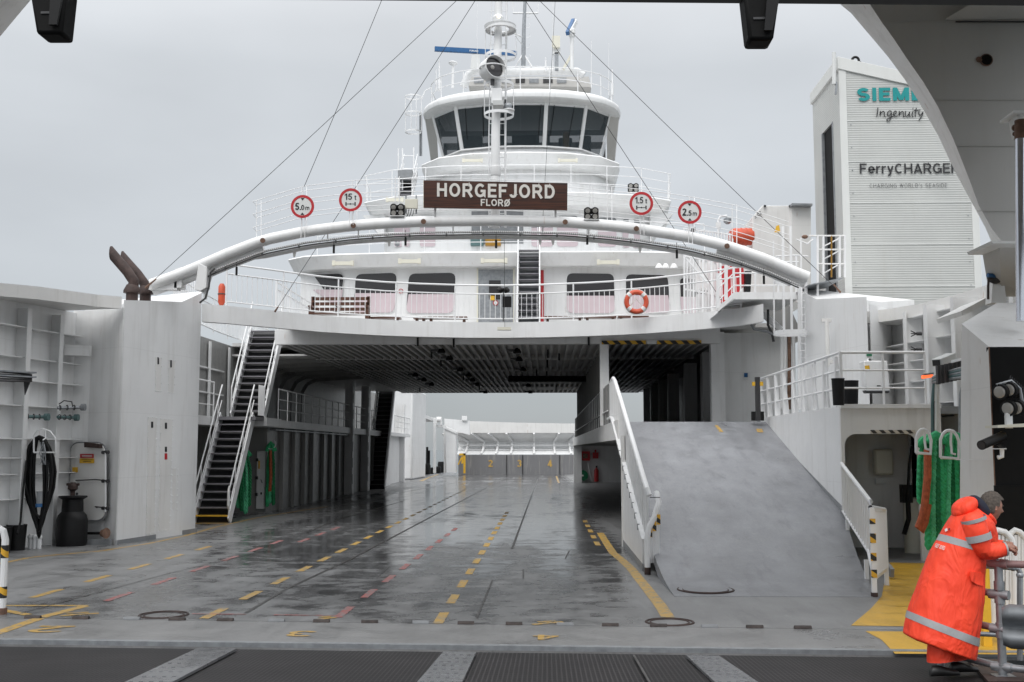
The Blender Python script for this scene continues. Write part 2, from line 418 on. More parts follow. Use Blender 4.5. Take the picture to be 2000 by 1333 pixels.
M['flap'] = mk_deck('flap_deck_paint', (0.245, 0.245, 0.245), 0.08, 0.44, 0.70, 0.6, False, 0.8)
M['plate'] = mk_deck('checker_plate', (0.19, 0.195, 0.205), 0.3, 0.40, 0.65, 0.6)
M['yellow_deck'] = mk_deck('yellow_deck_paint', (0.62, 0.36, 0.03), 0.0, 0.5, 0.72, 0.6, False, 0.6)
def worn(name, c, under, amt=0.5):
    m, t, b = newmat(name)
    f = mrange(t, noise(t, 9, 6, 0.7, (1, 0.6, 1)), amt - 0.06, amt + 0.10, 0, 0.85)
    t.links.new(mixc(t, f, c, under), b.inputs['Base Color']); b.inputs['Roughness'].default_value = 0.4
    return m
M['mark_yellow'] = worn('worn_yellow_marking', (0.54, 0.33, 0.06), (0.22, 0.21, 0.19), 0.53)
M['mark_red'] = worn('worn_red_marking', (0.40, 0.09, 0.08), (0.22, 0.21, 0.21), 0.48)
M['seam'] = simple('deck_weld_seam', (0.05, 0.047, 0.045), 0.35, 0, 0.4, 3)
def mk_grating():
    m, t, b = newmat('linkspan_grating')
    g = t.nodes.new('ShaderNodeNewGeometry'); sp = t.nodes.new('ShaderNodeSeparateXYZ'); t.links.new(g.outputs['Position'], sp.inputs[0])
    fx = math2(t, 'FRACT', math2(t, 'MULTIPLY', sp.outputs['X'], 1 / 0.045), 0); fx = math2(t, 'LESS_THAN', fx, 0.30)
    fy = math2(t, 'FRACT', math2(t, 'MULTIPLY', sp.outputs['Y'], 1 / 0.11), 0); fy = math2(t, 'LESS_THAN', fy, 0.22)
    f = math2(t, 'MAXIMUM', fx, math2(t, 'MULTIPLY', fy, 0.55))
    nz_ = mrange(t, noise(t, 1.4, 5), 0.3, 0.7, 0.6, 1.2)
    c = mixc(t, f, (0.006, 0.0055, 0.006), (0.042, 0.037, 0.039))
    fm = t.nodes.new('ShaderNodeVectorMath'); fm.operation = 'SCALE'; t.links.new(c, fm.inputs[0]); t.links.new(nz_, fm.inputs['Scale'])
    t.links.new(fm.outputs[0], b.inputs['Base Color'])
    b.inputs['Roughness'].default_value = 0.55; b.inputs['Specular IOR Level'].default_value = 0.2
    bump(t, b, f, 0.01, 0.8)
    return m
M['grating'] = mk_grating()
def mk_water():
    m, t, b = newmat('sea_water')
    b.inputs['Base Color'].default_value = (0.02, 0.035, 0.04, 1); b.inputs['Roughness'].default_value = 0.12
    bump(t, b, noise(t, 0.8, 5, 0.6), 0.3, 0.6); return m
M['water'] = mk_water()
M['quay'] = simple('quay_concrete', (0.3, 0.29, 0.27), 0.8, 0, 0.2, 2, 0.3)
M['panel_far'] = paint('far_gate_steel', (0.17, 0.17, 0.175), rough=0.5, streak=0.25, rust=0.3)
def mk_perf():
    m, t, b = newmat('perforated_tray')
    g = t.nodes.new('ShaderNodeNewGeometry'); sp = t.nodes.new('ShaderNodeSeparateXYZ'); t.links.new(g.outputs['Position'], sp.inputs[0])
    fx = math2(t, 'LESS_THAN', math2(t, 'FRACT', math2(t, 'MULTIPLY', sp.outputs['X'], 1 / 0.05), 0), 0.5)
    t.links.new(mixc(t, fx, (0.42, 0.42, 0.42), (0.66, 0.66, 0.66)), b.inputs['Base Color']); return m
M['perf'] = mk_perf()
# ------------------------------------------------------------------ shared builders
def rail(name, label, pts, h, nr=3, post_sp=1.4, bal=None, group=None, mat='white_rail', rt=0.024, rb=0.013, posts=None, cat='railing', toprail=True, bal_top=None):
    """railing over base points: posts, rails and (optionally) a panel of balusters"""
    pts = [V(p) for p in pts]
    root = thing(name, label, cat, pts[0], group)
    seg = [(b - a).length for a, b in zip(pts, pts[1:])]; L = sum(seg)
    def at(s):
        for (a, b), l in zip(zip(pts, pts[1:]), seg):
            if s <= l + 1e-6: return a.lerp(b, s / l if l else 0)
            s -= l
        return pts[-1].copy()
    n = max(2, int(round(L / post_sp)) + 1) if posts is None else posts
    up = V((0, 0, 1))
    for i in range(n):
        p = at(L * i / (n - 1)); MB().cyl(p, p + up * h, rt * 0.85, seg=6).build('post', M[mat], root)
    if toprail: MB().tube([p + up * h for p in pts], rt, 8).build('top_rail', M[mat], root)
    if bal:
        lo, hi = 0.12, (bal_top or h * 0.82)
        MB().tube([p + up * hi for p in pts], rt * 0.8, 6).build('rail', M[mat], root)
        MB().tube([p + up * lo for p in pts], rt * 0.8, 6).build('rail', M[mat], root)
        m = MB(); k = int(L / bal)
        for i in range(k + 1):
            p = at(L * i / k); m.beam(p + up * lo, p + up * hi, rb * 1.5, rb * 1.5)
        m.build('baluster_panel', M[mat], root)
    else:
        for j in range(1, nr):
            MB().tube([p + up * (h * j / nr) for p in pts], rt * 0.75, 6).build('rail', M[mat], root)
    return root
def stairs(name, label, x0, x1, y0, z0, y1, z1, n, rails=True, back='dark', first_yellow=False, group=None, tmat='tread', smat='white_rail', depth=0.24):
    root = thing(name, label, 'staircase', ((x0 + x1) / 2, y0, z0), group)
    for i in range(n):
        f = (i + 0.5) / n; y = y0 + (y1 - y0) * f; z = z0 + (z1 - z0) * (i + 1) / n
        t_ = MB().box(x0 + .02, x1 - .02, y - depth / 2, y + depth / 2, z - .035, z)
        o = t_.build('tread', M['yellow'] if (first_yellow and i == 0) else M[tmat], root)
    MB().prism([(x0 + .03, y0 + .12, z0), (x0 + .03, y1 + .14, z1), (x0 + .03, y1 + .17, z1), (x0 + .03, y0 + .18, z0)], (x1 - x0 - .06, 0, 0)).build('back_plate', M[back], root)
    d = V((0, y1 - y0, z1 - z0)).normalized(); a = V((0, 0, 0))
    for x in (x0, x1):
        MB().beam(V((x, y0, z0 + .05)), V((x, y1, z1 + .05)), 0.04, 0.32, up=(0, -d.z, d.y)).build('stringer', M[smat], root)
        if rails:
            MB().tube([(x, y0 - .05, z0 + .15), (x, y0 - .05, z0 + .95), (x, y1, z1 + 1.0)], 0.022, 7).build('handrail', M[smat], root)
            MB().tube([(x, y0 + .1, z0 + .62), (x, y1, z1 + .52)], 0.016, 6).build('handrail', M[smat], root)
            for k in range(3):
                f = (k + 0.7) / 3.2
                MB().cyl((x, y0 + (y1 - y0) * f, z0 + (z1 - z0) * f), (x, y0 + (y1 - y0) * f, z0 + (z1 - z0) * f + 0.99), 0.016, seg=6).build('rail_post', M[smat], root)
    return root
# ------------------------------------------------------------------ hand drawn grotesque letters (strokes of even weight)
def _arc(cx, cy, rx, ry, a0, a1, n=14): return [(cx + rx * math.cos(R(a0 + (a1 - a0) * k / n)), cy + ry * math.sin(R(a0 + (a1 - a0) * k / n))) for k in range(n + 1)]
def glyph(ch, t):
    h = t / 2; b, T = h, 1 - h
    def S(w, top, y0=0.0):
        hh = top - y0; q = (hh - t) / 4; m_ = y0 + hh / 2
        return [_arc(w / 2, m_ + q, w / 2 - h, q, 25, 270) + _arc(w / 2, m_ - q, w / 2 - h, q, 90, -155)[1:]]
    if ch == ' ': return [], .32
    if ch == 'H': w = .74; return [[(h, 0), (h, 1)], [(w - h, 0), (w - h, 1)], [(h, .51), (w - h, .51)]], w
    if ch in 'OØ0':
        w = {'O': .82, 'Ø': .82, '0': .60}[ch]; g = [_arc(w / 2, .5, w / 2 - h, .5 - h, 0, 360, 30)]
        if ch == 'Ø': g.append([(.06, -.04), (w - .06, 1.04)])
        return g, w
    if ch == 'C': w = .76; return [_arc(w / 2 + .02, .5, w / 2 - h, .5 - h, 48, 312, 22)], w
    if ch == 'G': w = .80; return [_arc(w / 2, .5, w / 2 - h, .5 - h, 42, 318, 22) + [(w - h, .16), (w - h, .45)], [(w, .46), (w * .54, .46)]], w
    if ch in 'RPB':
        w = .74; m_ = .47; return [[(h, 0), (h, 1)], [(h, T), (.44, T)] + _arc(.44, (T + m_) / 2, w - h - .46, (T - m_) / 2, 90, -90, 10) + [(h, m_)], [(.38, m_), (w - .05, 0)]], w
    if ch == 'D': w = .74; return [[(h, 0), (h, 1)], [(h, T), (.34, T)] + _arc(.34, .5, w - h - .34, .5 - h, 90, -90, 16) + [(h, b)]], w
    if ch == 'E': w = .64; return [[(h, 0), (h, 1)], [(h, T), (w, T)], [(h, .52), (w - .04, .52)], [(h, b), (w, b)]], w
    if ch == 'F': w = .62; return [[(h, 0), (h, 1)], [(h, T), (w, T)], [(h, .50), (w - .08, .50)]], w
    if ch == 'L': w = .60; return [[(h, 0), (h, 1)], [(h, b), (w, b)]], w
    if ch == 'I': return [[(h, 0), (h, 1)]], t
    if ch == 'U': w = .74; return [[(h, 1), (h, .35)] + _arc(w / 2, .35, w / 2 - h, .35 - h, 180, 360)[1:-1] + [(w - h, .35), (w - h, 1)]], w
    if ch == 'J': w = .54; return [[(w - h, 1), (w - h, .27)] + _arc(w / 2, .27, w / 2 - h, .27 - h, 0, -172)], w
    if ch == 'M': w = .90; return [[(h, 0), (h, 1)], [(w - h, 0), (w - h, 1)], [(h * 1.2, .96), (w / 2, .06)], [(w - h * 1.2, .96), (w / 2, .06)]], w
    if ch == 'N': w = .74; return [[(h, 0), (h, 1)], [(w - h, 0), (w - h, 1)], [(h, .97), (w - h, .03)]], w
    if ch == 'A': w = .78; return [[(h * .9, 0), (w / 2, .97)], [(w - h * .9, 0), (w / 2, .97)], [(.19, .27), (w - .19, .27)]], w
    if ch == 'W': w = 1.0; return [[(h, 1), (.27, .03)], [(.27, .03), (.5, .97)], [(.5, .97), (.73, .03)], [(.73, .03), (w - h, 1)]], w
    if ch == 'S': w = .70; return S(w, 1), w
    if ch == 's': w = .50; return S(w, .74), w
    if ch == "'": return [[(h, .68), (h, 1)]], t
    if ch == 'e': w = .60; return [[(h, .37), (w - h, .37)] + _arc(w / 2, .37, w / 2 - h, .37 - h, 0, 318, 20)], w
    if ch == 'r': w = .38; return [[(h, 0), (h, .74)], _arc(w * .95, .44, w * .95 - h, .30 - h, 170, 84, 8)], w
    if ch == 'y': w = .58; return [[(h, .74), (w / 2, .06)], [(w - h, .74), (w / 2 - .06, -.13), (w / 2 - .16, -.20), (.06, -.20)]], w
    if ch == 'm': w = .92; q = (w - t) / 2; return [[(h, 0), (h, .74)], [(h, .48)] + _arc(h + q / 2, .50, q / 2, .24 - h, 180, 0, 10) + [(h + q, 0)], [(h + q, .48)] + _arc(h + q * 1.5, .50, q / 2, .24 - h, 180, 0, 10) + [(w - h, 0)]], w
    if ch == 't': w = .36; return [[(w * .42, .96), (w * .42, .16), (w * .55, b), (w, b)], [(0, .72), (w, .72)]], w
    if ch == '.': return [[(h, 0), (h, t)]], t
    if ch == '1': w = .36; return [[(w - h, 0), (w - h, 1)], [(w - h, .95), (0, .70)]], w
    if ch == '2': w = .58; return [_arc(w / 2, .71, w / 2 - h, .29 - h, 165, -28, 14) + [(h * 1.3, b)], [(0, b), (w, b)]], w
    if ch == '3': w = .58; q = (T - .52) / 2; return [_arc(w / 2, .52 + q, w / 2 - h, q, 150, -90, 12), _arc(w / 2, (.52 + b) / 2, w / 2 - h, (.52 - b) / 2, 90, -155, 14)], w
    if ch == '4': w = .62; return [[(w * .68, 0), (w * .68, 1)], [(w * .68, .96), (h, .27)], [(0, .27), (w, .27)]], w
    if ch == '5': w = .58; return [[(w - .04, T), (.13, T)], [(.14, 1 - h), (.09, .50)], [(.09, .52), (.2, .60)] + _arc(w / 2 - .02, .33, w / 2 - h + .02, .33 - h, 95, -158, 16)], w
    return [], .3
def stroke_text(mb, body, left, right_dir, up_dir, width=None, height=1.0, t=.18, gap=.13, th=.006, center=False, xsq=1.0):
    r, u = V(right_dir).normalized(), V(up_dir).normalized(); n = r.cross(u)
    x = 0; items = []
    for ch in body:
        g, w = glyph(ch, t); items.append((x, g)); x += w + gap
    tot = x - gap; sx = (width / tot) if width else height * xsq
    sy = height; left = V(left)
    if center: left = left - r * (tot * sx / 2) - u * (sy / 2)
    lvl = 0
    for x0, g in items:
        for line in g:
            pts = [V((x0 + p[0], p[1], 0)) for p in line]; closed = (pts[0] - pts[-1]).length < 1e-5 and len(pts) > 3
            if closed: pts = pts[:-1]
            k = len(pts); L_, R_ = [], []
            for i, p in enumerate(pts):
                a = pts[i - 1] if (i > 0 or closed) else None; c = pts[(i + 1) % k] if (i < k - 1 or closed) else None
                d1 = (p - a).normalized() if a is not None else (c - p).normalized(); d2 = (c - p).normalized() if c is not None else d1
                n1, n2 = V((-d1.y, d1.x, 0)), V((-d2.y, d2.x, 0)); mi = (n1 + n2)
                mi = mi.normalized() if mi.length > .2 else n1
                f = (t / 2) / max(.45, mi.dot(n1)); L_.append(p + mi * f); R_.append(p - mi * f)
            lvl += 1; off = n * (.0006 * (lvl % 5))
            P_ = lambda q: left + r * (q.x * sx) + u * (q.y * sy) + off
            bm = mb.bm; fr = [(bm.verts.new(P_(a) + n * th), bm.verts.new(P_(c) + n * th), bm.verts.new(P_(a)), bm.verts.new(P_(c))) for a, c in zip(L_, R_)]
            rng = range(k if closed else k - 1)
            for i in rng:
                A, B = fr[i], fr[(i + 1) % k]
                bm.faces.new((A[0], A[1], B[1], B[0])); bm.faces.new((A[2], A[0], B[0], B[2])); bm.faces.new((A[1], A[3], B[3], B[1]))
            if not closed:
                bm.faces.new((fr[0][0], fr[0][2], fr[0][3], fr[0][1])); bm.faces.new((fr[-1][0], fr[-1][1], fr[-1][3], fr[-1][2]))
    return mb
# ================================================================== SETTING: water, linkspan, flap, car deck
def flat(name, poly, z, mat, th=None):
    m = MB()
    if th: m.prism([(p[0], p[1], z - th) for p in poly], (0, 0, th))
    else: m.face([(p[0], p[1], z) for p in poly])
    return struct(m.build(name, mat))
flat('sea_water', [(-4000, -3000), (4000, -3000), (4000, 8000), (-4000, 8000)], -2.6, M['water'])
E0, E1 = G(0, 1252), G(2000, 1277)            # edge of the flap resting on the linkspan
H0, H1 = G(0, 1207), G(1640, 1229)            # hinge line
def lx(a, b, x): return a + (b - a) * ((x - a.x) / (b.x - a.x))
XL, XR = -12.0, 9.2
eL, eR = lx(E0, E1, XL), lx(E0, E1, XR); hL, hR = lx(H0, H1, XL), lx(H0, H1, XR)
# linkspan road sloping down to the ship
m = MB()
m.hexa([(XL, -14, lsz(-14) - .5), (5.6, -14, lsz(-14) - .5), (5.6, eR.y - .02, -.5), (XL, eL.y - .02, -.5),
        (XL, -14, lsz(-14)), (5.6, -14, lsz(-14)), (5.6, eR.y - .02, lsz(eR.y - .02) - .03), (XL, eL.y - .02, lsz(eL.y - .02) - .03)])
struct(m.build('linkspan_road', M['grating']), 'dark ribbed grating roadway sloping down to the ferry')
def ls_strip(name, a, b, c, d, mat, lift=0.006):
    pts = [LS(*a), LS(*b), LS(*c), LS(*d)]
    # extend towards the camera
    q = [pts[0], pts[1], pts[1].lerp(pts[2], 3.0), pts[0].lerp(pts[3], 3.0)]
    mm = MB(); mm.prism([V((p.x, p.y, lsz(p.y) - .02)) for p in q], (0, 0, .02 + lift))
    return struct(mm.build(name, M[mat]))
ls_strip('steel_tread_strip', (386, 1267), (462, 1268), (337, 1333), (245, 1333), 'plate')
ls_strip('steel_tread_strip', (866, 1274), (930, 1275), (903, 1333), (815, 1333), 'plate')
ls_strip('steel_tread_strip', (1340, 1281), (1404, 1282), (1480, 1333), (1396, 1333), 'plate')
mm = MB()
for s in (( (386, 1267), (245, 1333), (462, 1268), (337, 1333)), ((866, 1274), (815, 1333), (930, 1275), (903, 1333)), ((1340, 1281), (1396, 1333), (1404, 1282), (1480, 1333))):
    a, b, c, d = [LS(*q) for q in s]
    for i in range(26):
        for j in range(4):
            f = i / 8.0; g = (j + .5 + .3 * (i % 2)) / 4.6
            p = a.lerp(b, f).lerp(c.lerp(d, f), g); p.z = lsz(p.y) + .006
            mm.box(p.x - .016, p.x + .016, p.y - .01, p.y + .01, p.z, p.z + .005)
o = mm.build('tread_stud', M['plate']); o['kind'] = 'stuff'; o['label'] = 'raised studs of the steel tread strips'
m = MB(); a, b = LS(1238, 1281), LS(1268, 1333); b = a.lerp(b, 3)
m.beam(V((a.x, a.y, lsz(a.y) + .003)), V((b.x, b.y, lsz(b.y) + .003)), .02, .01); struct(m.build('grating_joint', M['seam']))
q = [LS(1890, 1290), LS(1960, 1290), LS(2040, 1333), LS(1930, 1333)]
m = MB(); m.prism([V((p.x, p.y, lsz(p.y) - .02)) for p in q], (0, 0, .03)); struct(m.build('kerb_strip', M['rust']), 'brown studded steel strip below the pipe railing')
M['hinge'] = simple('dark_hinge_steel', (0.045, 0.035, 0.032), 0.5, 0.4, 0.5, 14)
# boarding flap with its hinge knuckles
m = MB()
m.prism([(eL.x, eL.y, -.07), (eR.x, eR.y, -.07), (hR.x, hR.y - .012, -.07), (hL.x, hL.y - .012, -.07)], (0, 0, .07))
flap = struct(m.build('boarding_flap', M['flap']), 'grey steel boarding flap resting on the linkspan')
ORG['boarding_flap'] = flap.location.copy()
for k in range(18):
    px = -30 + 94 * k + (6 if k % 3 == 0 else 0); c = G(px, 1207 + (px) * 22 / 1640.0)
    MB().cyl(c + V((-.10, 0, .004)), c + V((.10, 0, .004)), .032, seg=8).build('hinge', M['hinge'] if k % 3 else M['grey'], flap)
m = MB(); m.beam(eL + V((0, .05, -.012)), eR + V((0, .05, -.012)), .10, .05); m.build('flap_lip', M['galv'], flap)
m = MB(); m.beam(hL + V((0, 0, -.035)), hR + V((0, 0, -.035)), .05, .05); struct(m.build('hinge_gap', M['seam']))
# main deck
m = MB()
m.prism([(hL.x, hL.y + .012, -1.2), (hR.x, hR.y + .012, -1.2), (10.3, 24, -1.2), (10.3, 90, -1.2), (7, 99, -1.2), (-7, 99, -1.2), (-10.6, 90, -1.2), (-10.6, 22, -1.2)], (0, 0, 1.2))
struct(m.build('car_deck', M['deck']), 'wet grey steel car deck with painted lanes')
# yellow safety patch at the right, painted over deck and flap
def patch(name, pxs, mat, z=.004):
    m = MB(); m.face([G(*p, z) for p in pxs]); return struct(m.build(name, M[mat]))
patch('yellow_walkway', [(1662, 1222), (1700, 1190), (1722, 1165), (1735, 1099), (2250, 1110), (2400, 1234)], 'yellow_deck')
patch('yellow_walkway', [(1690, 1233), (2400, 1240), (2400, 1282), (1748, 1277), (1722, 1250)], 'yellow_deck')
# lane markings
def dashes(name, x, runs, w, mat, z=.004, x_far=None):
    m = MB()
    for (a, b) in runs:
        xa = x if x_far is None else x + (x_far - x) * (a - 14) / 30
        m.face([(xa - w / 2, a, z), (xa + w / 2, a, z), (xa + w / 2, b, z), (xa - w / 2, b, z)])
    return struct(m.build(name, M[mat]))
per = lambda a0, p, l, n: [(a0 + p * i, a0 + p * i + l) for i in range(n)]
dashes('yellow_lane_line', -6.09, per(15.7, 1.85, .95, 5), .125, 'mark_yellow')
dashes('yellow_lane_line', -3.05, per(13.85, 1.76, .92, 26), .125, 'mark_yellow')
dashes('yellow_lane_line', -0.10, per(13.55, 1.76, .92, 14), .125, 'mark_yellow')
dashes('yellow_lane_line', 2.35, per(24.5, 1.9, 1.0, 5), .125, 'mark_yellow')
dashes('yellow_lane_line', 2.0, per(70, 2.2, 1.5, 8), .125, 'mark_yellow')
dashes('red_lane_line', -4.9, per(15.4, 1.85, .95, 6), .11, 'mark_red')
dashes('red_lane_line', -1.4, per(14.0, 1.85, .95, 9), .11, 'mark_red', x_far=-1.0)
dashes('red_lane_line', -4.4, per(25.2, 1.9, .95, 3), .11, 'mark_red')
def stripe_line(name, pxs, w, mat, z=.004):
    p = [G(*q, z) for q in pxs]; m = MB(); L, R_ = [], []
    for i, c in enumerate(p):
        t = (p[min(i + 1, len(p) - 1)] - p[max(0, i - 1)]).normalized(); n = V((-t.y, t.x, 0)) * (w / 2)
        L.append(c + n); R_.append(c - n)
    for i in range(len(p) - 1): m.face([L[i], R_[i], R_[i + 1], L[i + 1]])
    return struct(m.build(name, M[mat]))
stripe_line('yellow_edge_line', [(1305, 1206), (1290, 1183), (1260, 1145), (1232, 1110), (1212, 1092), (1197, 1080), (1182, 1057), (1172, 1041)], .17, 'mark_yellow')
stripe_line('yellow_edge_line', [(-60, 1110), (10, 1099), (60, 1089), (100, 1085), (200, 1076), (290, 1062), (365, 1046), (420, 1030), (500, 1012), (585, 998), (640, 990)], .11, 'mark_yellow')
stripe_line('yellow_edge_line', [(822, 940), (838, 933), (856, 927)], .2, 'mark_yellow')
stripe_line('yellow_box_line', [(-40, 1183), (172, 1183)], .10, 'mark_yellow')
stripe_line('yellow_box_line', [(165, 1184), (80, 1206)], .16, 'mark_yellow', .0045)
stripe_line('yellow_box_line', [(76, 1208), (-30, 1245)], .16, 'mark_yellow')
stripe_line('yellow_box_line', [(-20, 1187), (55, 1201)], .12, 'mark_yellow', .005)
stripe_line('red_stop_line', [(375, 1199), (480, 1200)], .06, 'mark_red', .005)
stripe_line('red_stop_line', [(535, 1201), (672, 1203)], .06, 'mark_red', .005)
for t_, px, py, wpx in (('2', 98, 1229, 78), ('3', 590, 1238, 62), ('4', 1066, 1245, 56)):
    c = G(px, py, .005); w_ = G(px + wpx / 2, py).x - G(px - wpx / 2, py).x
    m = MB(); stroke_text(m, t_, c, (-1, 0, 0), (0, -1, 0), width=w_ * .9, height=w_ * 1.0, t=.16, th=.0005, center=True)
    # stretch in depth like painted lane numbers
    struct(m.build('lane_number', M['mark_yellow']))
for px, py, wpx in ((155, 1200, 76), (636, 1208, 40), (1070, 1217, 60)):
    a, b = G(px - wpx / 2, py + 3, .005), G(px + wpx / 2, py - 3, .005)
    stripe_line('lane_number_stroke', [(px - wpx / 2, py + 3), (px, py), (px + wpx / 2, py - 2)], .09, 'mark_yellow', .005)
    stripe_line('lane_number_stroke', [(px - wpx / 3, py - 2), (px + wpx / 4, py - 4)], .07, 'mark_yellow', .0055)
# weld seams / plate edges and drain rings
def seam(pxs, w=.03, mat='seam'): return stripe_line('deck_seam', pxs, w, mat, .0065)
seam([(931, 1207), (962, 1133), (1022, 1130), (1022, 1112)], .025)
seam([(1000, 1072), (1034, 980), (1050, 937)], .05)
seam([(800, 1069), (1005, 1072), (1200, 1074)], .03)
seam([(480, 1197), (560, 1150), (690, 1090), (860, 1000), (985, 935)], .05)
seam([(1072, 1090), (1104, 1091), (1112, 1076)], .02)
seam([(735, 1130), (760, 1107), (975, 1108)], .018)
seam([(40, 1198), (330, 1120), (520, 1075)], .02)
seam([(780, 963), (870, 947), (960, 930)], .05)
seam([(600, 1040), (660, 1015), (790, 978)], .04)
patchm = M['plate']
def ring(px, py, wpx, dz=0.0):
    c = G(px, py); rx = (G(px + wpx / 2, py).x - G(px - wpx / 2, py).x) / 2
    m = MB(); m.torus((c.x, c.y, .002 + dz), rx, .016, seg=40, s2=6); m.torus((c.x, c.y, .002 + dz), rx * .82, .010, seg=40, s2=6)
    return m
tag(ring(320, 1202, 92).build('manhole_cover', M['rust']), 'rusty ring of a round deck manhole beside the left hinges', 'manhole', 'deck manholes')
tag(ring(1308, 1216, 92).build('manhole_cover', M['rust']), 'rusty manhole ring where the yellow edge line ends', 'manhole', 'deck manholes')
tag(ring(1378, 1155, 108, .018).build('manhole_cover', M['rust']), 'thin manhole ring at the foot of the side ramp', 'manhole', 'deck manholes')
# ================================================================== LEFT SIDE
P1, P1b, P2 = V((-8.32, 24.4, 0)), V((-7.83, 26.9, 0)), V((-7.66, 27.9, 0))
def casing(sx, name, label):
    root = thing(name, label, 'casing', (sx * 8.6, 26, 0))
    s = lambda p, z: V((sx * abs(p[0]), p[1], z))
    m = MB()
    top = [s(P1, 5.46), s(P1b, 5.75), s(P2, 6.12), s((-7.9, 28.6), 6.26), s((-9.9, 28.6), 6.0), s((-9.9, 26.0), 5.6), s((-9.0, 25.6), 5.5), s((-8.45, 24.95), 5.46)]
    bot = [V((p.x, p.y, -.05)) for p in top]
    n = len(top); bv = [m.v(p) for p in bot]; tv = [m.v(p) for p in top]
    for i in range(n): m.bm.faces.new((bv[i], bv[(i + 1) % n], tv[(i + 1) % n], tv[i]))
    m.bm.faces.new(bv[::-1])
    m.build('wall', M['white'], root, bevel=.015)
    m = MB(); m.face([p + V((0, 0, .001)) for p in top]); m.build('roof', M['white'], root, recalc=False)
    return root
lc = casing(-1, 'side_casing', 'white steel casing left of the stairs with bolted panels and exhaust pipes')
rc = casing(1, 'side_casing', 'white steel casing right of the ramp below the ribbed tower')
nL = V((P2 - P1).y * 1.0, ) if False else V(((P2 - P1).y, -(P2 - P1).x, 0)).normalized()
def onL(px, py, off=.012): return PLN(px, py, P1 + nL * off, nL)
for q in (((303, 698), (314, 700), (313, 765), (302, 764)), ((329, 703), (341, 705), (338, 768), (327, 767)),
          ((288, 815), (305, 816), (300, 1042), (284, 1044)), ((312, 818), (336, 820), (330, 1035), (308, 1038)), ((335, 915), (346, 916), (344, 995), (335, 996))):
    pts = [onL(*p, .0) for p in q]
    m = MB(); m.prism(pts, nL * .018); pan = m.build('access_panel', M['white_rust'], lc)
    m = MB()
    for a, b in zip(pts, pts[1:] + pts[:1]):
        k = max(2, int((b - a).length / .16))
        for i in range(k): p = a.lerp(b, i / k); m.cyl(p + nL * .016, p + nL * .034, .013, seg=5)
    m.build('bolts', M['white_rail'], pan)
for (px, py, w, h, mt) in ((309, 705, 3, 14, 'ink'), (334, 711, 3, 14, 'ink'), (297, 830, 4, 12, 'ink'), (324, 832, 4, 12, 'ink'), (324, 878, 4, 10, 'ink'), (324, 892, 5, 12, 'red')):
    m = MB(); m.prism([onL(px - w / 2, py - h / 2, .02), onL(px + w / 2, py - h / 2, .02), onL(px + w / 2, py + h / 2, .02), onL(px - w / 2, py + h / 2, .02)], nL * .004)
    m.build('label_plate', M[mt], lc)
m = MB(); m.prism([onL(226, 1066, 0), onL(384, 1042, 0), onL(384, 1032, 0), onL(226, 1056, 0)], nL * .012); m.build('skirting', M['grey'], lc)
# exhaust pipes
def exhaust(base, bend, tip, r, label):
    root = thing('exhaust_pipe', label, 'exhaust pipe', base, 'rusty exhaust pipes')
    b, d, t = V(base), V(bend), V(tip)
    path = [b, b.lerp(d, .6), b.lerp(d, .85) + (t - d).normalized() * .0, d + (t - d).normalized() * .10 + (b - d).normalized() * .03, d + (t - d).normalized() * .25]
    end = t + (t - d).normalized() * .1
    m = MB(); m.tube(path + [end], r, 14, caps=False)
    bmesh.ops.bisect_plane(m.bm, geom=m.bm.verts[:] + m.bm.edges[:] + m.bm.faces[:], plane_co=t, plane_no=V((-1, 0, .02)).normalized(), clear_outer=True)
    m.build('pipe', M['rust'], root, recalc=True)
    MB().lathe(b, [(r * 1.05, .2), (r * 1.6, .06), (r * 1.6, 0)], 16).build('flange', M['rust'], root)
    MB().cyl(b - V((0, 0, .5)), b, r * 1.1).build('collar', M['rust'], root)
exhaust(W(258, 573, 25.6), W(262, 546, 25.6), W(217, 494, 25.6), .125, 'larger rusty exhaust pipe with slanted open end, left of two')
exhaust(W(284, 575, 26.3), W(282, 551, 26.3), W(239, 503, 26.3), .12, 'smaller rusty exhaust pipe nearer the mast, right of two')
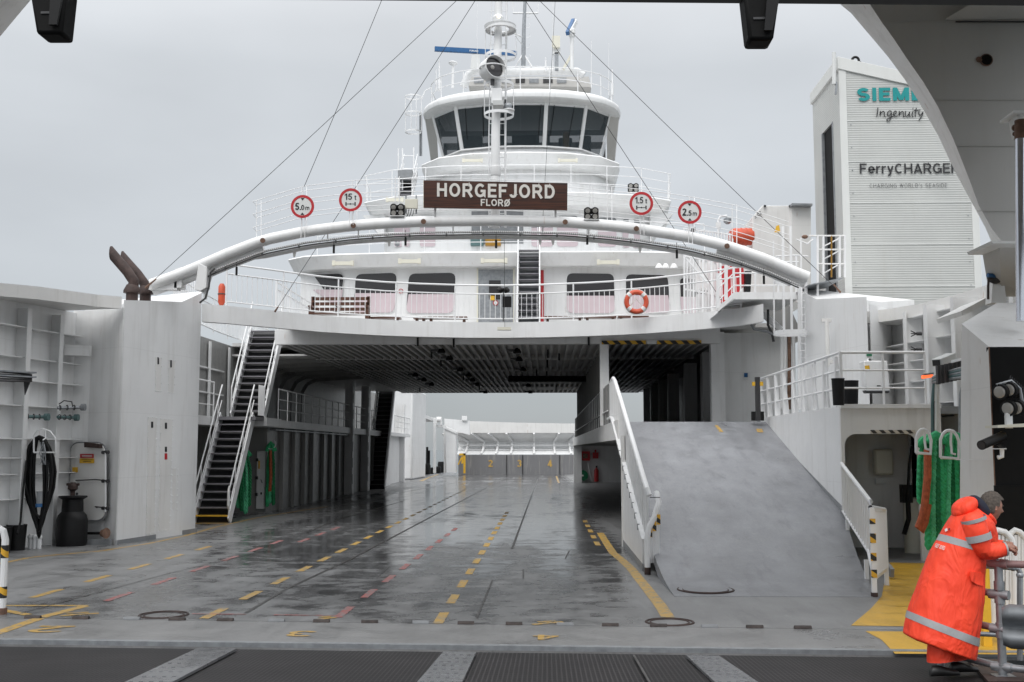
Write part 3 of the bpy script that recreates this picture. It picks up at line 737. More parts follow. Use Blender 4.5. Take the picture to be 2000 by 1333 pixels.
# bulwark walls with ribs (left and right)
def bulwark(sx, name, label, plate, ribs, rail_in, zt, panel, stringer_z, zt2=None):
    root = thing(name, label, 'ship wall', (plate[0][0], plate[0][1], 0))
    m = MB(); pts = [V((p[0], p[1], -.05)) for p in plate]
    for a, b in zip(pts, pts[1:]): m.hexa([a, b, b + V((sx * .05, .02, 0)), a + V((sx * .05, .02, 0)), a + V((0, 0, zt)), b + V((0, 0, zt)), b + V((sx * .05, .02, zt)), a + V((sx * .05, .02, zt))])
    m.build('plating', M['white'], root)
    for (wo, wi, y) in ribs:
        MB().box(min(wo, wi), max(wo, wi), y, y + .02, 0, zt - .2).build('rib_web', M['white'], root)
        MB().box(wi - .012, wi + .012, y - .10, y + .09, 0, zt - .2).build('rib_flange', M['white'], root)
    for z, d in stringer_z:
        m = MB()
        for a, b in zip(pts, pts[1:]):
            m.hexa([a + V((0, 0, z)), b + V((0, 0, z)), b + V((-sx * d, -d * .2, z)), a + V((-sx * d, -d * .2, z)), a + V((0, 0, z + .02)), b + V((0, 0, z + .02)), b + V((-sx * d, -d * .2, z + .02)), a + V((-sx * d, -d * .2, z + .02))])
        m.build('stringer', M['white'], root)
    # top rail band
    m = MB()
    for i in range(len(rail_in) - 1):
        a, b = rail_in[i], rail_in[i + 1]
        ao, bo = V((plate[0][0] + sx * .5, a.y + .8, a.z)), V((plate[0][0] + sx * .5, b.y + .8, b.z)); d = V((0, 0, -.27))
        m.hexa([a + d, b + d, bo + d, ao + d, a, b, bo, ao])
    m.build('top_band', M['white_rust'], root)
    m = MB()
    for a, b in zip(panel, panel[1:]):
        a, b = V(a), V(b); m.hexa([a, b, b + V((0, .04, 0)), a + V((0, .04, 0)), a + V((0, 0, zt)), b + V((0, 0, zt)), b + V((0, .04, zt)), a + V((0, .04, zt))])
    m.build('end_panel', M['white'], root)
    return root
bL = bulwark(-1, 'bulwark_wall', 'white ribbed bulwark wall at the far left behind the cable coil',
    [(-11.2, 16.5), (-10.45, 20.7), (-10.06, 23.0), (-9.86, 24.25), (-9.66, 25.0)],
    [(-10.3, -9.98, 21.7), (-10.06, -9.79, 23.0), (-9.87, -9.62, 24.2)],
    [W(-150, 543, 20), W(0, 553, 21.8), W(75, 560, 22.5), W(140, 569, 23.3), W(190, 576, 24.0), W(238, 580, 24.35)], 5.3,
    [(-9.72, 25.0, 0), (-9.3, 25.05, 0), (-8.75, 24.8, 0), (-8.30, 24.42, 0)],
    [(4.72, .24), (4.08, .2), (3.6, .24), (3.06, .24), (2.36, .28), (1.96, .24), (1.62, .2), (1.1, .2)])
m = MB(); m.hexa([V((-9.66, 24.45, 4.22)), V((-9.2, 24.7, 4.22)), V((-9.2, 24.85, 4.22)), V((-9.66, 24.85, 4.22)), V((-9.66, 24.45, 4.46)), V((-9.2, 24.7, 4.46)), V((-9.2, 24.85, 4.46)), V((-9.66, 24.85, 4.46))]); m.build('bracket_beam', M['white'], bL)
m = MB(); m.box(-9.9, -8.4, 24.35, 24.42, 0, .12); m.build('skirting', M['grey'], bL)
for x, y0, y1 in ((-9.98, 21.9, 22.9),):
    m = MB(); m.box(-10.14, -10.1, 22.3, 22.34, 3.6, 5.0); m.build('vertical_stiffener', M['white'], bL)
# hatch door on the end panel
def OEP(px, py, off=0): return PLN(px, py, (-9.3, 24.88 - off, 0), V((-.45, -1, 0)).normalized())
hd = thing('hatch_door', 'white steel hatch door with rounded corners, handles and warning plates', 'hatch door', OEP(180, 1010))
def rr_px(x0, y0, x1, y1, r, fn, n=5):
    pts = []
    for cx, cy, a0 in ((x1 - r, y0 + r, -90), (x1 - r, y1 - r, 0), (x0 + r, y1 - r, 90), (x0 + r, y0 + r, 180)):
        for k in range(n + 1):
            a = R(a0 + 90 * k / n); pts.append(fn(cx + r * math.cos(a), cy + r * math.sin(a)))
    return pts
nE = V((-.45, -1, 0)).normalized()
MB().prism(rr_px(139, 863.5, 209, 1018.5, 17, lambda x, y: OEP(x, y, .015)), nE * .03).build('gasket', M['grey'], hd)
MB().prism(rr_px(141, 866, 207, 1016, 16, lambda x, y: OEP(x, y, .02)), nE * .05).build('door_leaf', M['white_rust'], hd)
def dplate(root, fn, x0, y0, x1, y1, n, mat, nm='plate', th=.012):
    MB().prism([fn(x0, y0), fn(x1, y0), fn(x1, y1), fn(x0, y1)], n * th).build(nm, M[mat], root)
F_ = lambda o: (lambda x, y: OEP(x, y, o))
dplate(hd, F_(.085), 157, 887, 183, 895, nE, 'red', 'warning_plate'); dplate(hd, F_(.085), 156, 896, 184, 905, nE, 'yellow', 'warning_plate'); dplate(hd, F_(.085), 142, 913, 152, 923, nE, 'yellow', 'warning_plate')
for y, x in ((939, 148), (992, 190)):
    MB().tube([OEP(x, y, .10), OEP(186, y - 2, .12), OEP(207, y, .12)], .014, 6).build('handle', M['dark'], hd)
for y in (884, 940, 993):
    MB().cyl(OEP(200, y, .08), OEP(212, y, .08), .04, seg=8).build('dog', M['dark'], hd)
MB().tube([OEP(206, 884, .1), OEP(206, 1000, .1)], .02, 6).build('rod', M['white_rail'], hd)
MB().cyl(OEP(150, 965, .07), OEP(150, 965, .10), .03, seg=10).build('lock', M['dark'], hd)
m = MB(); m.prism([OEP(171, 874, .1), OEP(200, 876, .1), OEP(200, 868, .1), OEP(171, 864, .1)], nE * .1); m.build('hinge', M['rust'], hd)
# small text lines on the hatch plates (printed warnings)
for (x0, y0, x1, y1, mt) in ((160, 889.5, 180, 890.6, 'signgrey'), (160, 892, 180, 893, 'signgrey'), (159, 898, 181, 899, 'ink'), (162, 901, 178, 902, 'ink')):
    dplate(hd, F_(.10), x0, y0, x1, y1, nE, mt, 'print_line', .002)
# mooring bollard, bins, cable coil
c = G(139, 1066); c = V((c.x, c.y, 0))
bo = thing('mooring_bollard', 'black stepped mooring drum standing before the hatch door', 'bollard', c)
MB().lathe(c, [(.31, 0), (.33, .1), (.33, .55), (.30, .66), (.23, .74), (.22, 1.0), (.30, 1.05), (.30, 1.08), (.05, 1.09)], 24).build('drum', M['black'], bo)
t = c + V((-.12, .25, 1.05))
vv = thing('hose_valve', 'rusty hydrant valve poking up behind the black drum', 'valve', t)
MB().cyl(t + V((0, 0, -.6)), t + V((0, 0, .22)), .05).build('stem', M['rust'], vv)
MB().lathe(t + V((0, 0, .12)), [(.05, 0), (.11, .05), (.11, .13), (.05, .2)], 10).build('body', M['rust'], vv)
MB().cyl(t + V((-.14, 0, .27)), t + V((.14, 0, .27)), .03).build('hand_wheel', M['rust'], vv)
def bin_(px, py, r, h, label, z=0.0, group='black rubbish bins'):
    c = G(px, py, z); root = thing('bin', label, 'bin', c, group)
    MB().lathe(c, [(r * .85, 0), (r, h), (r * .93, h), (r * .8, .05)], 18).build('tub', M['black'], root)
    MB().torus(c + V((0, 0, h)), r * .97, .012, s2=5).build('rim', M['black'], root); return root
bin_(31, 1075, .20, .52, 'black bin beside the foot of the hanging cable')
bin_(2, 1079, .20, .5, 'black bin at the left picture edge behind the striped rail')
rk = W(76, 900, 23.3)
cc = thing('cable_coil', 'thick black cable coil hanging on a white rack on the left wall', 'cable coil', W(76, 1050, 23.3))
random.seed(3)
for i in range(15):
    f = (i + .5) / 15; xo = -33 + 66 * f + random.uniform(-3, 3); lo = 1052 - 55 * abs(f - .5) ** 1.1 + random.uniform(-25, 2)
    yy = 23.35 - random.uniform(0, .28)
    w1 = xo * (1.0 + random.uniform(-.1, .1)); x2 = (xo * .35 + random.uniform(-14, 14))
    pts = []
    for k in range(19):
        t_ = k / 18.0
        if i % 2 == 0:
            a = -math.pi / 2 + 2 * math.pi * t_
        else: a = math.pi * .5 - 2 * math.pi * t_
        cxp = 76; r1 = abs(w1) * (.9 if a > 0 else 1)
        px = cxp + max(10, r1) * math.cos(a) * (1.0 if math.sin(a) < .2 else 1 - .55 * (math.sin(a) - .2))
        py = (852 + lo) / 2 + (lo - 852) / 2 * math.sin(a) + (4 * random.random())
        pts.append(W(px, py, yy - .02 * math.cos(a)))
    MB().tube(pts, .027, 7).build('cable_loop', M['black'], cc)
MB().tube([W(52, 900, 23.0), W(45, 960, 22.9), W(40, 1020, 22.8), W(34, 1042, 22.7)], .024, 7).build('cable_tail', M['black'], cc)
MB().tube([W(66, 884, 22.95), W(66, 852, 22.95), W(72, 842, 22.95), W(84, 838, 22.95), W(98, 843, 22.95), W(108, 856, 22.95), W(109, 884, 22.95), W(66, 884, 22.95)], .018, 7).build('rack', M['white_rail'], cc)
MB().tube([W(89, 838, 22.95), W(89, 856, 22.9), W(84, 860, 22.8)], .014, 6).build('hook', M['white_rail'], cc)
MB().cyl(W(77, 960, 22.9), W(77, 984, 22.9), .06).build('plug', M['grey'], cc)
MB().cyl(W(76, 984, 22.9), W(76, 991, 22.9), .065).build('plug_band', M['blue'], cc)
random.seed(5)
for i in range(7):
    MB().tube([W(83 + random.uniform(-4, 4), 862 + random.uniform(0, 10), 22.85), W(84 + random.uniform(-7, 7), 885, 22.82), W(83 + random.uniform(-7, 7), 908, 22.85)], .007, 5).build('chain_tie', M['galv'], cc)
for i, px in enumerate((59, 67, 76)):
    c = G(px, 1072); m = MB(); m.cyl(c, c + V((0, 0, .2)), .05); m.ball(c + V((0, 0, .24)), .065)
    tag(m.build('cap_stud', M['white_rail']), ['white rounded stud left of three under the cable coil', 'white rounded stud middle of three under the cable coil', 'white rounded stud right of three under the cable coil'][i], 'stud', 'white studs under the cable')
m = MB(); m.cyl(OEP(166, 1042, .25), OEP(202, 1042, .25), .03)
fb = thing('stop_bar', 'short black bar with rubber end beside the drum', 'bar', OEP(166, 1050, .25)); m.build('bar', M['black'], fb)
MB().cyl(OEP(200, 1042, .25), OEP(208, 1042, .25), .08, .12).build('pad', M['rust_light'], fb)
def actuator(pts, r, mat, label):
    root = thing('hydraulic_fitting', label, 'fitting', pts[0], 'fittings on the left bulwark')
    MB().tube(pts, r, 8).build('tube', M[mat], root)
    for k in range(4): p = pts[0].lerp(pts[-1], .1 + .27 * k); MB().torus(p, r * 1.6, .01, axis=(pts[-1] - pts[0]), seg=10, s2=5).build('clamp', M['dark'], root)
    MB().cyl(pts[-1] - V((.04, 0.02, 0)), pts[-1] + V((.05, -.02, 0)), r * 2.2, seg=12).build('head', M[mat], root)
actuator([W(112, 797, 24.0), W(163, 796, 24.4)], .035, 'galv', 'grey tube fitting with a cable loop, right of the second rib')
actuator([W(50, 814, 23.1), W(92, 815, 23.4)], .035, 'greenish', 'green grey tube fitting between the two left ribs')
actuator([W(112, 815, 24.0), W(150, 816, 24.4)], .035, 'greenish', 'green grey tube fitting just below the one with a cable loop')
m = MB(); m.tube([W(115, 790, 23.9), W(125, 783, 23.9), W(140, 785, 23.95), W(142, 795, 24.0)], .012, 6); tag(m.build('cable_loop', M['black']), 'thin black cable loop over the grey tube fitting', 'cable')
ct = thing('cable_tray', 'grey cable tray end bundled with cables at the left picture edge', 'cable tray', W(20, 740, 22))
for dz in (0, .09): MB().beam(W(-60, 722, 21.2) - V((0, 0, dz)), W(64, 729, 22.3) - V((0, 0, dz)), .3, .03).build('tray', M['galv'], ct)
for k in range(5): MB().tube([W(-60, 722 + 5 * k, 21.0), W(30, 729 + 4 * k, 21.9), W(62, 733 + 3 * k, 22.2)], .02, 6).build('cable', M['dark'], ct)
MB().prism([W(46, 744, 22.3), W(60, 742, 22.3), W(48, 772, 22.3)], (0, .03, 0)).build('bracket', M['dark'], ct)
# striped rail end at the left picture edge
a = G(4, 1200); rp = thing('striped_rail_end', 'white rounded rail end with yellow and black stripes at left edge', 'rail', a)
zz = W(0, 1030, a.y).z
MB().tube([(a.x - .6, a.y, zz), (a.x - .12, a.y, zz), (a.x - .03, a.y, zz - .05), (a.x, a.y, zz - .16), (a.x, a.y, 0)], .045, 10).build('tube', M['white_rail'], rp)
for y0, y1 in ((1065, 1090), (1146, 1168)): MB().cyl(V((a.x, a.y, W(0, y0, a.y).z)), V((a.x, a.y, W(0, y1, a.y).z)), .048, seg=12).build('stripe_band', M['hazard_post'], rp)
MB().cyl((a.x, a.y, 0), (a.x, a.y, .08), .06).build('foot', M['rust_light'], rp)
# ================================================================== GANTRY ARCH over the deck
YA = 26.0
ARCH = [(296, 556), (360, 533), (400, 516), (440, 498), (513, 470), (600, 452), (690, 441), (760, 436), (827, 433), (966, 431), (1104, 434), (1180, 440), (1243, 447), (1340, 462), (1420, 481), (1500, 509), (1575, 542)]
def arch_y(px, off=0):
    for (a, b), (c, d) in zip(ARCH, ARCH[1:]):
        if a <= px <= c: return b + (d - b) * (px - a) / (c - a) + off
    return ARCH[-1][1] + off
def arch_pts(off, x0, x1, n=44, Y=YA): 
    return [W(x0 + (x1 - x0) * i / n, arch_y(x0 + (x1 - x0) * i / n) + (off(x0 + (x1 - x0) * i / n) if callable(off) else off), Y) for i in range(n + 1)]
ar = thing('gantry_arch', 'white tubular arch spanning the deck and carrying signs and mast', 'gantry', W(966, 540, YA))
MB().tube(arch_pts(0, 296, 1578), .135, 16).build('main_tube', M['white'], ar)
low = lambda px: 32 - max(0, (abs(px - 966) - 330)) * .018
MB().tube(arch_pts(lambda p: 31 if 500 < p < 1440 else 26, 404, 1545, 50, YA + .25), .065, 10).build('lower_tube', M['white'], ar)
MB().tube(arch_pts(16, 300, 515, 14, YA + .15), .10, 12).build('side_tube', M['white'], ar)
MB().tube(arch_pts(13, 1400, 1572, 10, YA + .15), .12, 12).build('side_tube', M['white'], ar)
m = MB(); a = arch_pts(22, 404, 1560, 60, YA + .05)
for p, q in zip(a, a[1:]): m.beam(p, q, .12, .03)
m.build('tray', M['perf'], ar)
MB().tube(arch_pts(27, 404, 1560, 50, YA - .05), .018, 6).build('cable', M['dark'], ar)
MB().tube([W(420, 525, YA - .1), W(411, 533, YA - .1), W(408, 560, YA - .1), W(401, 583, YA - .1), W(390, 592, YA - .1)], .024, 7).build('cable', M['dark'], ar)
MB().tube([W(412, 536, YA), W(405, 560, YA), W(400, 585, YA)], .05, 8).build('cable_pipe', M['white'], ar)
m = MB(); m.prism([W(380, 566, YA - .15), W(388, 514, YA - .15), W(404, 522, YA - .15), W(403, 562, YA - .15), W(391, 569, YA - .15)], (0, .3, 0)); m.build('gusset', M['white'], ar, bevel=.01)
m = MB(); m.prism([W(340, 563, YA), W(342, 526, YA), W(356, 522, YA), W(354, 562, YA)], (0, .35, 0)); m.build('support_plate', M['white'], ar)
m = MB(); m.prism([W(290, 566, YA), W(297, 545, YA), W(345, 545, YA), W(345, 566, YA)], (0, .3, 0)); m.build('support_plate', M['white'], ar)
for px in (513, 690, 827, 1104, 1243, 1420):
    MB().cyl(W(px, arch_y(px), YA - .12), W(px, arch_y(px), YA - .165), .062).build('bolt_cap', M['rust_light'], ar)
for k in range(15):
    px = 440 + 72 * k; p = W(px, arch_y(px) + 27, YA - .06); MB().box(p.x - .02, p.x + .02, p.y - .02, p.y + .02, p.z - .03, p.z + .03).build('clip', M['dark'], ar)
for px in (575, 760, 1055, 1080, 1250):
    p = W(px, arch_y(px) + 31, YA + .2); MB().prism([p + V((-.05, 0, 0)), p + V((.05, 0, 0)), p + V((.02, 0, -.18)), p + V((-.02, 0, -.18))], (0, .02, 0)).build('lug', M['white_rust'], ar)
for px in (640, 700, 885, 1060, 1150): MB().beam(W(px, arch_y(px) + 8, YA + .1), W(px, arch_y(px) + 32, YA + .25), .03, .06).build('strut', M['white'], ar)
for i, (px, py) in enumerate(((462, 530), (652, 487), (792, 472), (969, 477), (1147, 470), (1322, 497), (1492, 547))):
    m = MB(); p = W(px, py, YA); m.cyl(p + V((0, 0, -.10)), p + V((0, 0, .10)), .028, seg=8); m.cyl(p + V((0, 0, .1)), p + V((0, 0, .28)), .008, seg=5)
    tag(m.build('hanging_plug', M['black']), ['hanging black plug under the left foot of the arch', 'hanging black plug above the left eave end', 'hanging black plug below the left floodlight', 'hanging black plug below the mast', 'hanging black plug below the right floodlight', 'hanging black plug in front of the white bar screen', 'hanging black plug beside the white container'][i], 'plug', 'plugs hanging from the arch')
# guard bars on top of the arch: three pairs of thin bars
gb = thing('guard_bars', 'thin white guard bars running in pairs along the top of the arch', 'railing', W(500, 470, YA))
GT = [(494, 394), (593, 364), (685, 353), (760, 350), (830, 350), (966, 351), (1110, 357), (1243, 369), (1350, 385), (1440, 402), (1540, 434)]
def gty(px):
    for (a, b), (c, d) in zip(GT, GT[1:]):
        if a <= px <= c: return b + (d - b) * (px - a) / (c - a)
    return GT[-1][1]
for off in (0, 25, 51):
    f = [W(494 + (1540 - 494) * i / 40, gty(494 + (1540 - 494) * i / 40) + off, YA + .10) for i in range(41)]
    b = [W(500 + (1540 - 500) * i / 40, gty(500 + (1540 - 500) * i / 40) + off + 9, YA + .5) for i in range(41)]
    MB().tube([b[1], b[0]] + [f[0]] + f, .009, 5).build('bar', M['white_rail'], gb); MB().tube(b, .009, 5).build('bar', M['white_rail'], gb)
for px in (501, 590, 688, 1186, 1347, 1430):
    for d, Yd in ((0, .1), (9, .5)): MB().cyl(W(px + d, gty(px), YA + Yd), W(px + d, arch_y(px), YA + Yd * .3), .010, seg=5).build('post', M['white_rail'], gb)
# ------------------------------------------------------------------ mast
YM = 26.35
ms = thing('signal_mast', 'tall white mast with ladder, lamps and hoops on the middle of the arch', 'mast', W(968, 440, YM))
MB().tube([W(967, 445, YM), W(968, 260, YM), W(973, 60, YM), W(974, -40, YM)], [.118, .108, .095, .09], 16).build('pole', M['white'], ms)
MB().lathe(W(968, 335, YM) , [(.122, -.12), (.128, -.11), (.128, .11), (.12, .12)], 16).build('collar', M['white'], ms)
for px, tx in ((955, 961), (987, 990)): MB().tube([W(px, 445, YM + .15), W(px, 260, YM + .15), W(tx, -40, YM + .15)], .026 if px > 960 else .014, 6).build('ladder_rail', M['white_rail'], ms)
for k in range(20):
    y = 440 - 22 * k; MB().cyl(W(955, y, YM + .15), W(988, y, YM + .15), .010, seg=5).build('rung', M['white_rail'], ms)
def hoop(yt, yb, xa, xb, posts):
    c, d = W((xa + xb) / 2, yt, YM + .05), W((xa + xb) / 2, yb, YM + .05); r = (W(xb, yt, YM).x - W(xa, yt, YM).x) / 2
    for q in (c, d): MB().lathe(q, [(r, -.035), (r + .006, -.035), (r + .006, .035), (r, .035), (r, -.035)], 26).build('hoop', M['white_rail'], ms)
    for a in posts: MB().cyl(c + V((r * math.cos(a), r * math.sin(a), 0)), d + V((r * math.cos(a), r * math.sin(a), 0)), .011, seg=5).build('hoop_post', M['white_rail'], ms)
hoop(167, 225, 946, 1003, (math.pi, -2.0, 0, 2))
hoop(58, 110, 948, 1008, (math.pi, -2.2, 0, 2))
MB().lathe(W(977, 56, YM + .05), [(.22, -.02), (.38, -.01), (.40, .05), (.34, .05), (.30, .0), (.22, -.02)], 28).build('platform_ring', M['white'], ms)
MB().lathe(W(973, 40, YM - .12), [(.05, -.12), (.12, -.05), (.14, .06), (.10, .12)], 16).build('lamp_housing', M['white'], ms)
MB().cyl(W(974, 33, YM - .2), W(974, 33, YM - .26), .045, seg=12).build('lit_lamp', M['lit'], ms)
sl = thing('searchlight', 'large white round searchlight fixed to the front of the mast', 'searchlight', W(968, 160, YM - .3))
ax = V((.62, -1, .06)).normalized(); c = W(962, 134, YM - .3)
MB().lathe(c, [(.15, -.26), (.27, -.22), (.285, 0), (.285, .17), (.27, .17), (.25, -.02), (.1, -.05)], 26, axis=ax).build('drum', M['white'], sl)
MB().lathe(c, [(.24, .04), (.24, .06), (.01, .07)], 22, axis=ax).build('glass', M['glass'], sl)
MB().ball(c + ax * .02 + V((-.04, 0, 0)), .09).build('bulb', M['lens'], sl)
MB().torus(c, .315, .016, axis=ax.cross(V((0, 0, 1))).cross(ax), a0=0, a1=360, seg=26, s2=6).build('yoke', M['white'], sl)
MB().cyl(c - V((0, 0, .42)), c - V((0, 0, .28)), .05).build('bracket', M['dark'], sl)
cm = thing('camera_box', 'white square camera housing below the searchlight on the mast', 'camera', W(972, 214, YM - .2))
p = W(970, 190, YM - .22); MB().box(p.x - .13, p.x + .13, p.y - .1, p.y + .2, p.z - .2, p.z + .2).build('housing', M['white'], cm, bevel=.02)
p = W(973, 203, YM - .25); MB().hexa([p + V(q) for q in ((-.12, -.1, -.06), (.12, -.1, -.06), (.12, .12, -.12), (-.12, .12, -.12), (-.13, -.12, .05), (.13, -.12, .05), (.13, .1, .05), (-.13, .1, .05))]).build('hood', M['signgrey'], cm)
nl = thing('navigation_lamp', 'small grey lamp on a black bracket right of the mast', 'lamp', W(992, 214, YM))
MB().ball(W(992, 208, YM - .1), .10, .10, .09).build('shade', M['galv'], nl); MB().cyl(W(987, 195, YM), W(987, 216, YM), .025).build('stem', M['dark'], nl); MB().lathe(W(993, 217, YM - .1), [(.06, -.03), (.15, .0), (.15, .03)], 14).build('dish', M['white'], nl)
# ------------------------------------------------------------------ name board
YS = 25.75
nb = thing('name_board', 'varnished brown wooden ship name board hung before the mast', 'sign', W(968, 411, YS))
MB().prism([W(827.5, 352.5, YS), W(1108.5, 358, YS), W(1108, 411, YS), W(827.5, 406, YS)], (0, .06, 0)).build('board', M['wood'], nb)
MB().prism([W(826.5, 352, YS + .01), W(828.2, 352, YS + .01), W(828.2, 406.5, YS + .01), W(826.5, 406.5, YS + .01)], (0, .05, 0)).build('edge_strip', M['cream'], nb)
rd = (W(1108, 411, YS) - W(827.5, 406, YS)).normalized(); ud = V((0, 0, 1))
wd = lambda a, b: (W(b, 380, YS) - W(a, 380, YS)).length
m = MB(); stroke_text(m, 'HORGEFJORD', W(853.5, 384.5, YS - .004), rd, ud, width=wd(853.5, 1083.5), height=wd(0, 26.5), t=.19, gap=.17, th=.012)
m.build('lettering', M['letters'], nb)
m = MB(); stroke_text(m, 'FLORØ', W(939, 402.6, YS - .004), rd, ud, width=wd(939, 996), height=wd(0, 13.2), t=.18, gap=.14, th=.012); m.build('lettering', M['letters'], nb)
for px in (850, 1085): MB().beam(W(px, 400, YS + .07), W(px, 432, YS + .2), .05, .04).build('bracket', M['white'], nb)
# ------------------------------------------------------------------ round limit signs
def limit_sign(px, py, label, kind):
    Y = 25.8; c = W(px, py, Y); r = .281
    root = thing('limit_sign', label, 'road sign', c - V((0, 0, r)), 'round limit signs on the arch')
    MB().lathe(c, [(r - .062, .0), (r, .0), (r, .02), (r - .062, .02), (r - .062, .0)], 40, axis=(0, -1, 0)).build('red_ring', M['red'], root)
    MB().lathe(c, [(r - .055, .003), (r - .055, .014), (.001, .014)], 40, axis=(0, -1, 0)).build('face', M['signgrey'], root)
    for dx in (-.03, .06): MB().cyl(c + V((dx, .03, -.75 if px > 1000 or px < 620 else -.6)), c + V((dx, .03, .05)), .009, seg=5).build('pole', M['white_rail'], root)
    f = c + V((0, -.0155, 0)); X, Z = (1, 0, 0), (0, 0, 1); m = MB()
    if kind[0] == 'h':
        for s in (1, -1):
            MB().prism([f + V((-.045, 0, s * .205)), f + V((.045, 0, s * .205)), f + V((0, 0, s * .145))], (0, -.004, 0)).build('arrow', M['ink'], root)
        big, small = kind[1:3]
        stroke_text(m, big, f + V((-.175, 0, -.085)), X, Z, height=.175, t=.19, th=.004, xsq=.95)
        stroke_text(m, '.', f + V((-.062, 0, -.085)), X, Z, height=.13, t=.2, th=.004)
        stroke_text(m, small, f + V((-.03, 0, -.085)), X, Z, height=.125, t=.17, th=.004)
        stroke_text(m, 'm', f + V((.07, 0, -.085)), X, Z, height=.105, t=.15, th=.004)
    else:
        stroke_text(m, kind[1], f + V((-.14, 0, .0)), X, Z, height=.155, width=kind[2], t=.17, th=.004)
        stroke_text(m, 't', f + V((.095, 0, .0)), X, Z, height=.11, t=.18, th=.004)
        for s in (-1, 1): m.prism([f + V((s * .11 - .014, 0, -.145)), f + V((s * .11 + .014, 0, -.145)), f + V((s * .11 + .014, 0, -.055)), f + V((s * .11 - .014, 0, -.055))], (0, -.004, 0))
        m.prism([f + V((-.1, 0, -.106)), f + V((.1, 0, -.106)), f + V((.1, 0, -.094)), f + V((-.1, 0, -.094))], (0, -.004, 0))
        m.lathe(f + V((0, 0, -.1)), [(.018, 0), (.018, .004)], 12, axis=(0, -1, 0))
    m.build('symbol', M['ink'], root)
    return root
limit_sign(591, 404, 'round red ringed height limit sign reading 5.0 m', ('h', '5', '0'))
limit_sign(685, 391, 'round red ringed axle weight sign reading 15 t', ('w', '15', .175))
limit_sign(1252.5, 398, 'round red ringed axle weight sign reading 1.5 t', ('w', '1.5', .185))
limit_sign(1347, 415, 'round red ringed height limit sign reading 2.5 m', ('h', '2', '5'))
# ------------------------------------------------------------------ floodlights
def flood(px, py, Y, s, label, group='four lamp floodlights', tilt=.25, cols=(-1, 1), ax=None):
    c = W(px, py, Y); root = thing('floodlight', label, 'floodlight', c - V((0, 0, .2 * s)), group)
    MB().box(c.x - .19 * s, c.x + .19 * s, c.y + .02, c.y + .13 * s, c.z - .14 * s, c.z + .14 * s).build('body', M['black'], root, bevel=.02)
    for i in (-1, 1):
        for j in (-1, 1):
            q = c + V((i * .095 * s, -.02 * s * j, j * .07 * s)); a = V((0, -1, -.45)).normalized()
            MB().lathe(q, [(.07 * s, -.06), (.088 * s, -.02), (.088 * s, .03), (.08 * s, .03)], 16, axis=a).build('lamp_rim', M['black'], root)
            MB().lathe(q, [(.064 * s, .030), (.064 * s, .036), (.001, .046)], 16, axis=a).build('lens', M['lens'], root)
    MB().torus(c + V((0, -.0, .09 * s)), .13 * s, .012, axis=(0, 1, 0), a0=20, a1=160, s2=5).build('bail', M['galv'], root)
    MB().box(c.x - .2 * s, c.x + .2 * s, c.y - .06, c.y + .14, c.z - .18 * s, c.z - .165 * s).build('base_plate', M['white'], root)
    return root
flood(776, 410, YA - .1, .92, 'black four lamp floodlight on the arch beside the cream box')
flood(1155, 417, YA - .1, .92, 'black four lamp floodlight on the arch right of the name board')
for x in (772, 780): MB().cyl(W(x, 345, YA), W(x, 402, YA), .012, seg=5).build('floodlight_rod', M['white_rail'], bpy.data.objects['floodlight'])
for x in (1152, 1158): MB().cyl(W(x, 360, YA), W(x, 406, YA), .012, seg=5).build('floodlight_rod', M['white_rail'], bpy.data.objects['floodlight.001'])
jb = thing('junction_box', 'cream junction box on the arch between floodlight and name board', 'box', W(803, 410, YA))
p = W(803, 398, YA); MB().box(p.x - .155, p.x + .155, p.y, p.y + .1, p.z - .115, p.z + .115).build('box', M['cream'], jb, bevel=.01)
for px in (793, 813): MB().beam(W(px, 382, YA + .11), W(px, 418, YA + .11), .035, .02).build('strap', M['galv'], jb)
for px in (799, 804, 809): MB().tube([W(px, 408, YA), W(px - 2, 418, YA), W(px - 5, 424, YA)], .008, 5).build('cable', M['dark'], jb)
# ------------------------------------------------------------------ stay wires
def wire(a, b, label, r=.0075):
    a, b = V(a), V(b); sag = [a.lerp(b, i / 8) - V((0, 0, .10 * (1 - (2 * i / 8 - 1) ** 2))) * .3 for i in range(9)]
    tag(MB().tube(sag, r, 5).build('stay_wire', M['dark']), label, 'wire', 'stay wires of the mast')
wire(W(284, 563, YA - .5), W(902, -8, YM), 'stay wire from mast head down to the exhaust pipes')
wire(W(594, 365, YA), W(749, -8, YA), 'short steep wire rising from the 5.0 m sign pole')
wire(W(537, 609, 29.3), W(934, -8, YM), 'stay wire from mast head to the left upper deck edge')
wire(W(1408, 585, 29.3), W(1020, -8, YM), 'stay wire crossing the right end of the wheelhouse')
wire(W(1642, 572, 26.8), W(1044, -8, YM), 'long stay wire from mast head to the right casing roof')
wire(W(1060, 432, YA), W(1085, -8, YM + .6), 'near vertical thin wire behind the name board right of mast', .005)
wire(W(986, 640, 32.0), W(985, 470, YM + .3), 'thin vertical wire under the arch in front of the door', .006)
for a, b in ((W(284, 563, YA - .5), W(305, 545, YA - .5)), (W(1642, 572, 26.8), W(1628, 556, 26.8)), (W(537, 609, 29.3), W(543, 600, 29.2)), (W(1408, 585, 29.3), W(1403, 577, 29.2))):
    tag(MB().cyl(a, b, .028, .018, 8).build('turnbuckle', M['rust_light']), 'rusty turnbuckle at the lower end of the stay wire at ' + {284: ' '}.get(0, ['the exhaust pipes', 'the right casing roof', 'the left deck edge', 'the bar screen'][[o.name for o in bpy.data.objects if o.name.startswith('turnbuckle')].index([o.name for o in bpy.data.objects if o.name.startswith('turnbuckle')][-1])]), 'turnbuckle', 'turnbuckles of the stay wires')
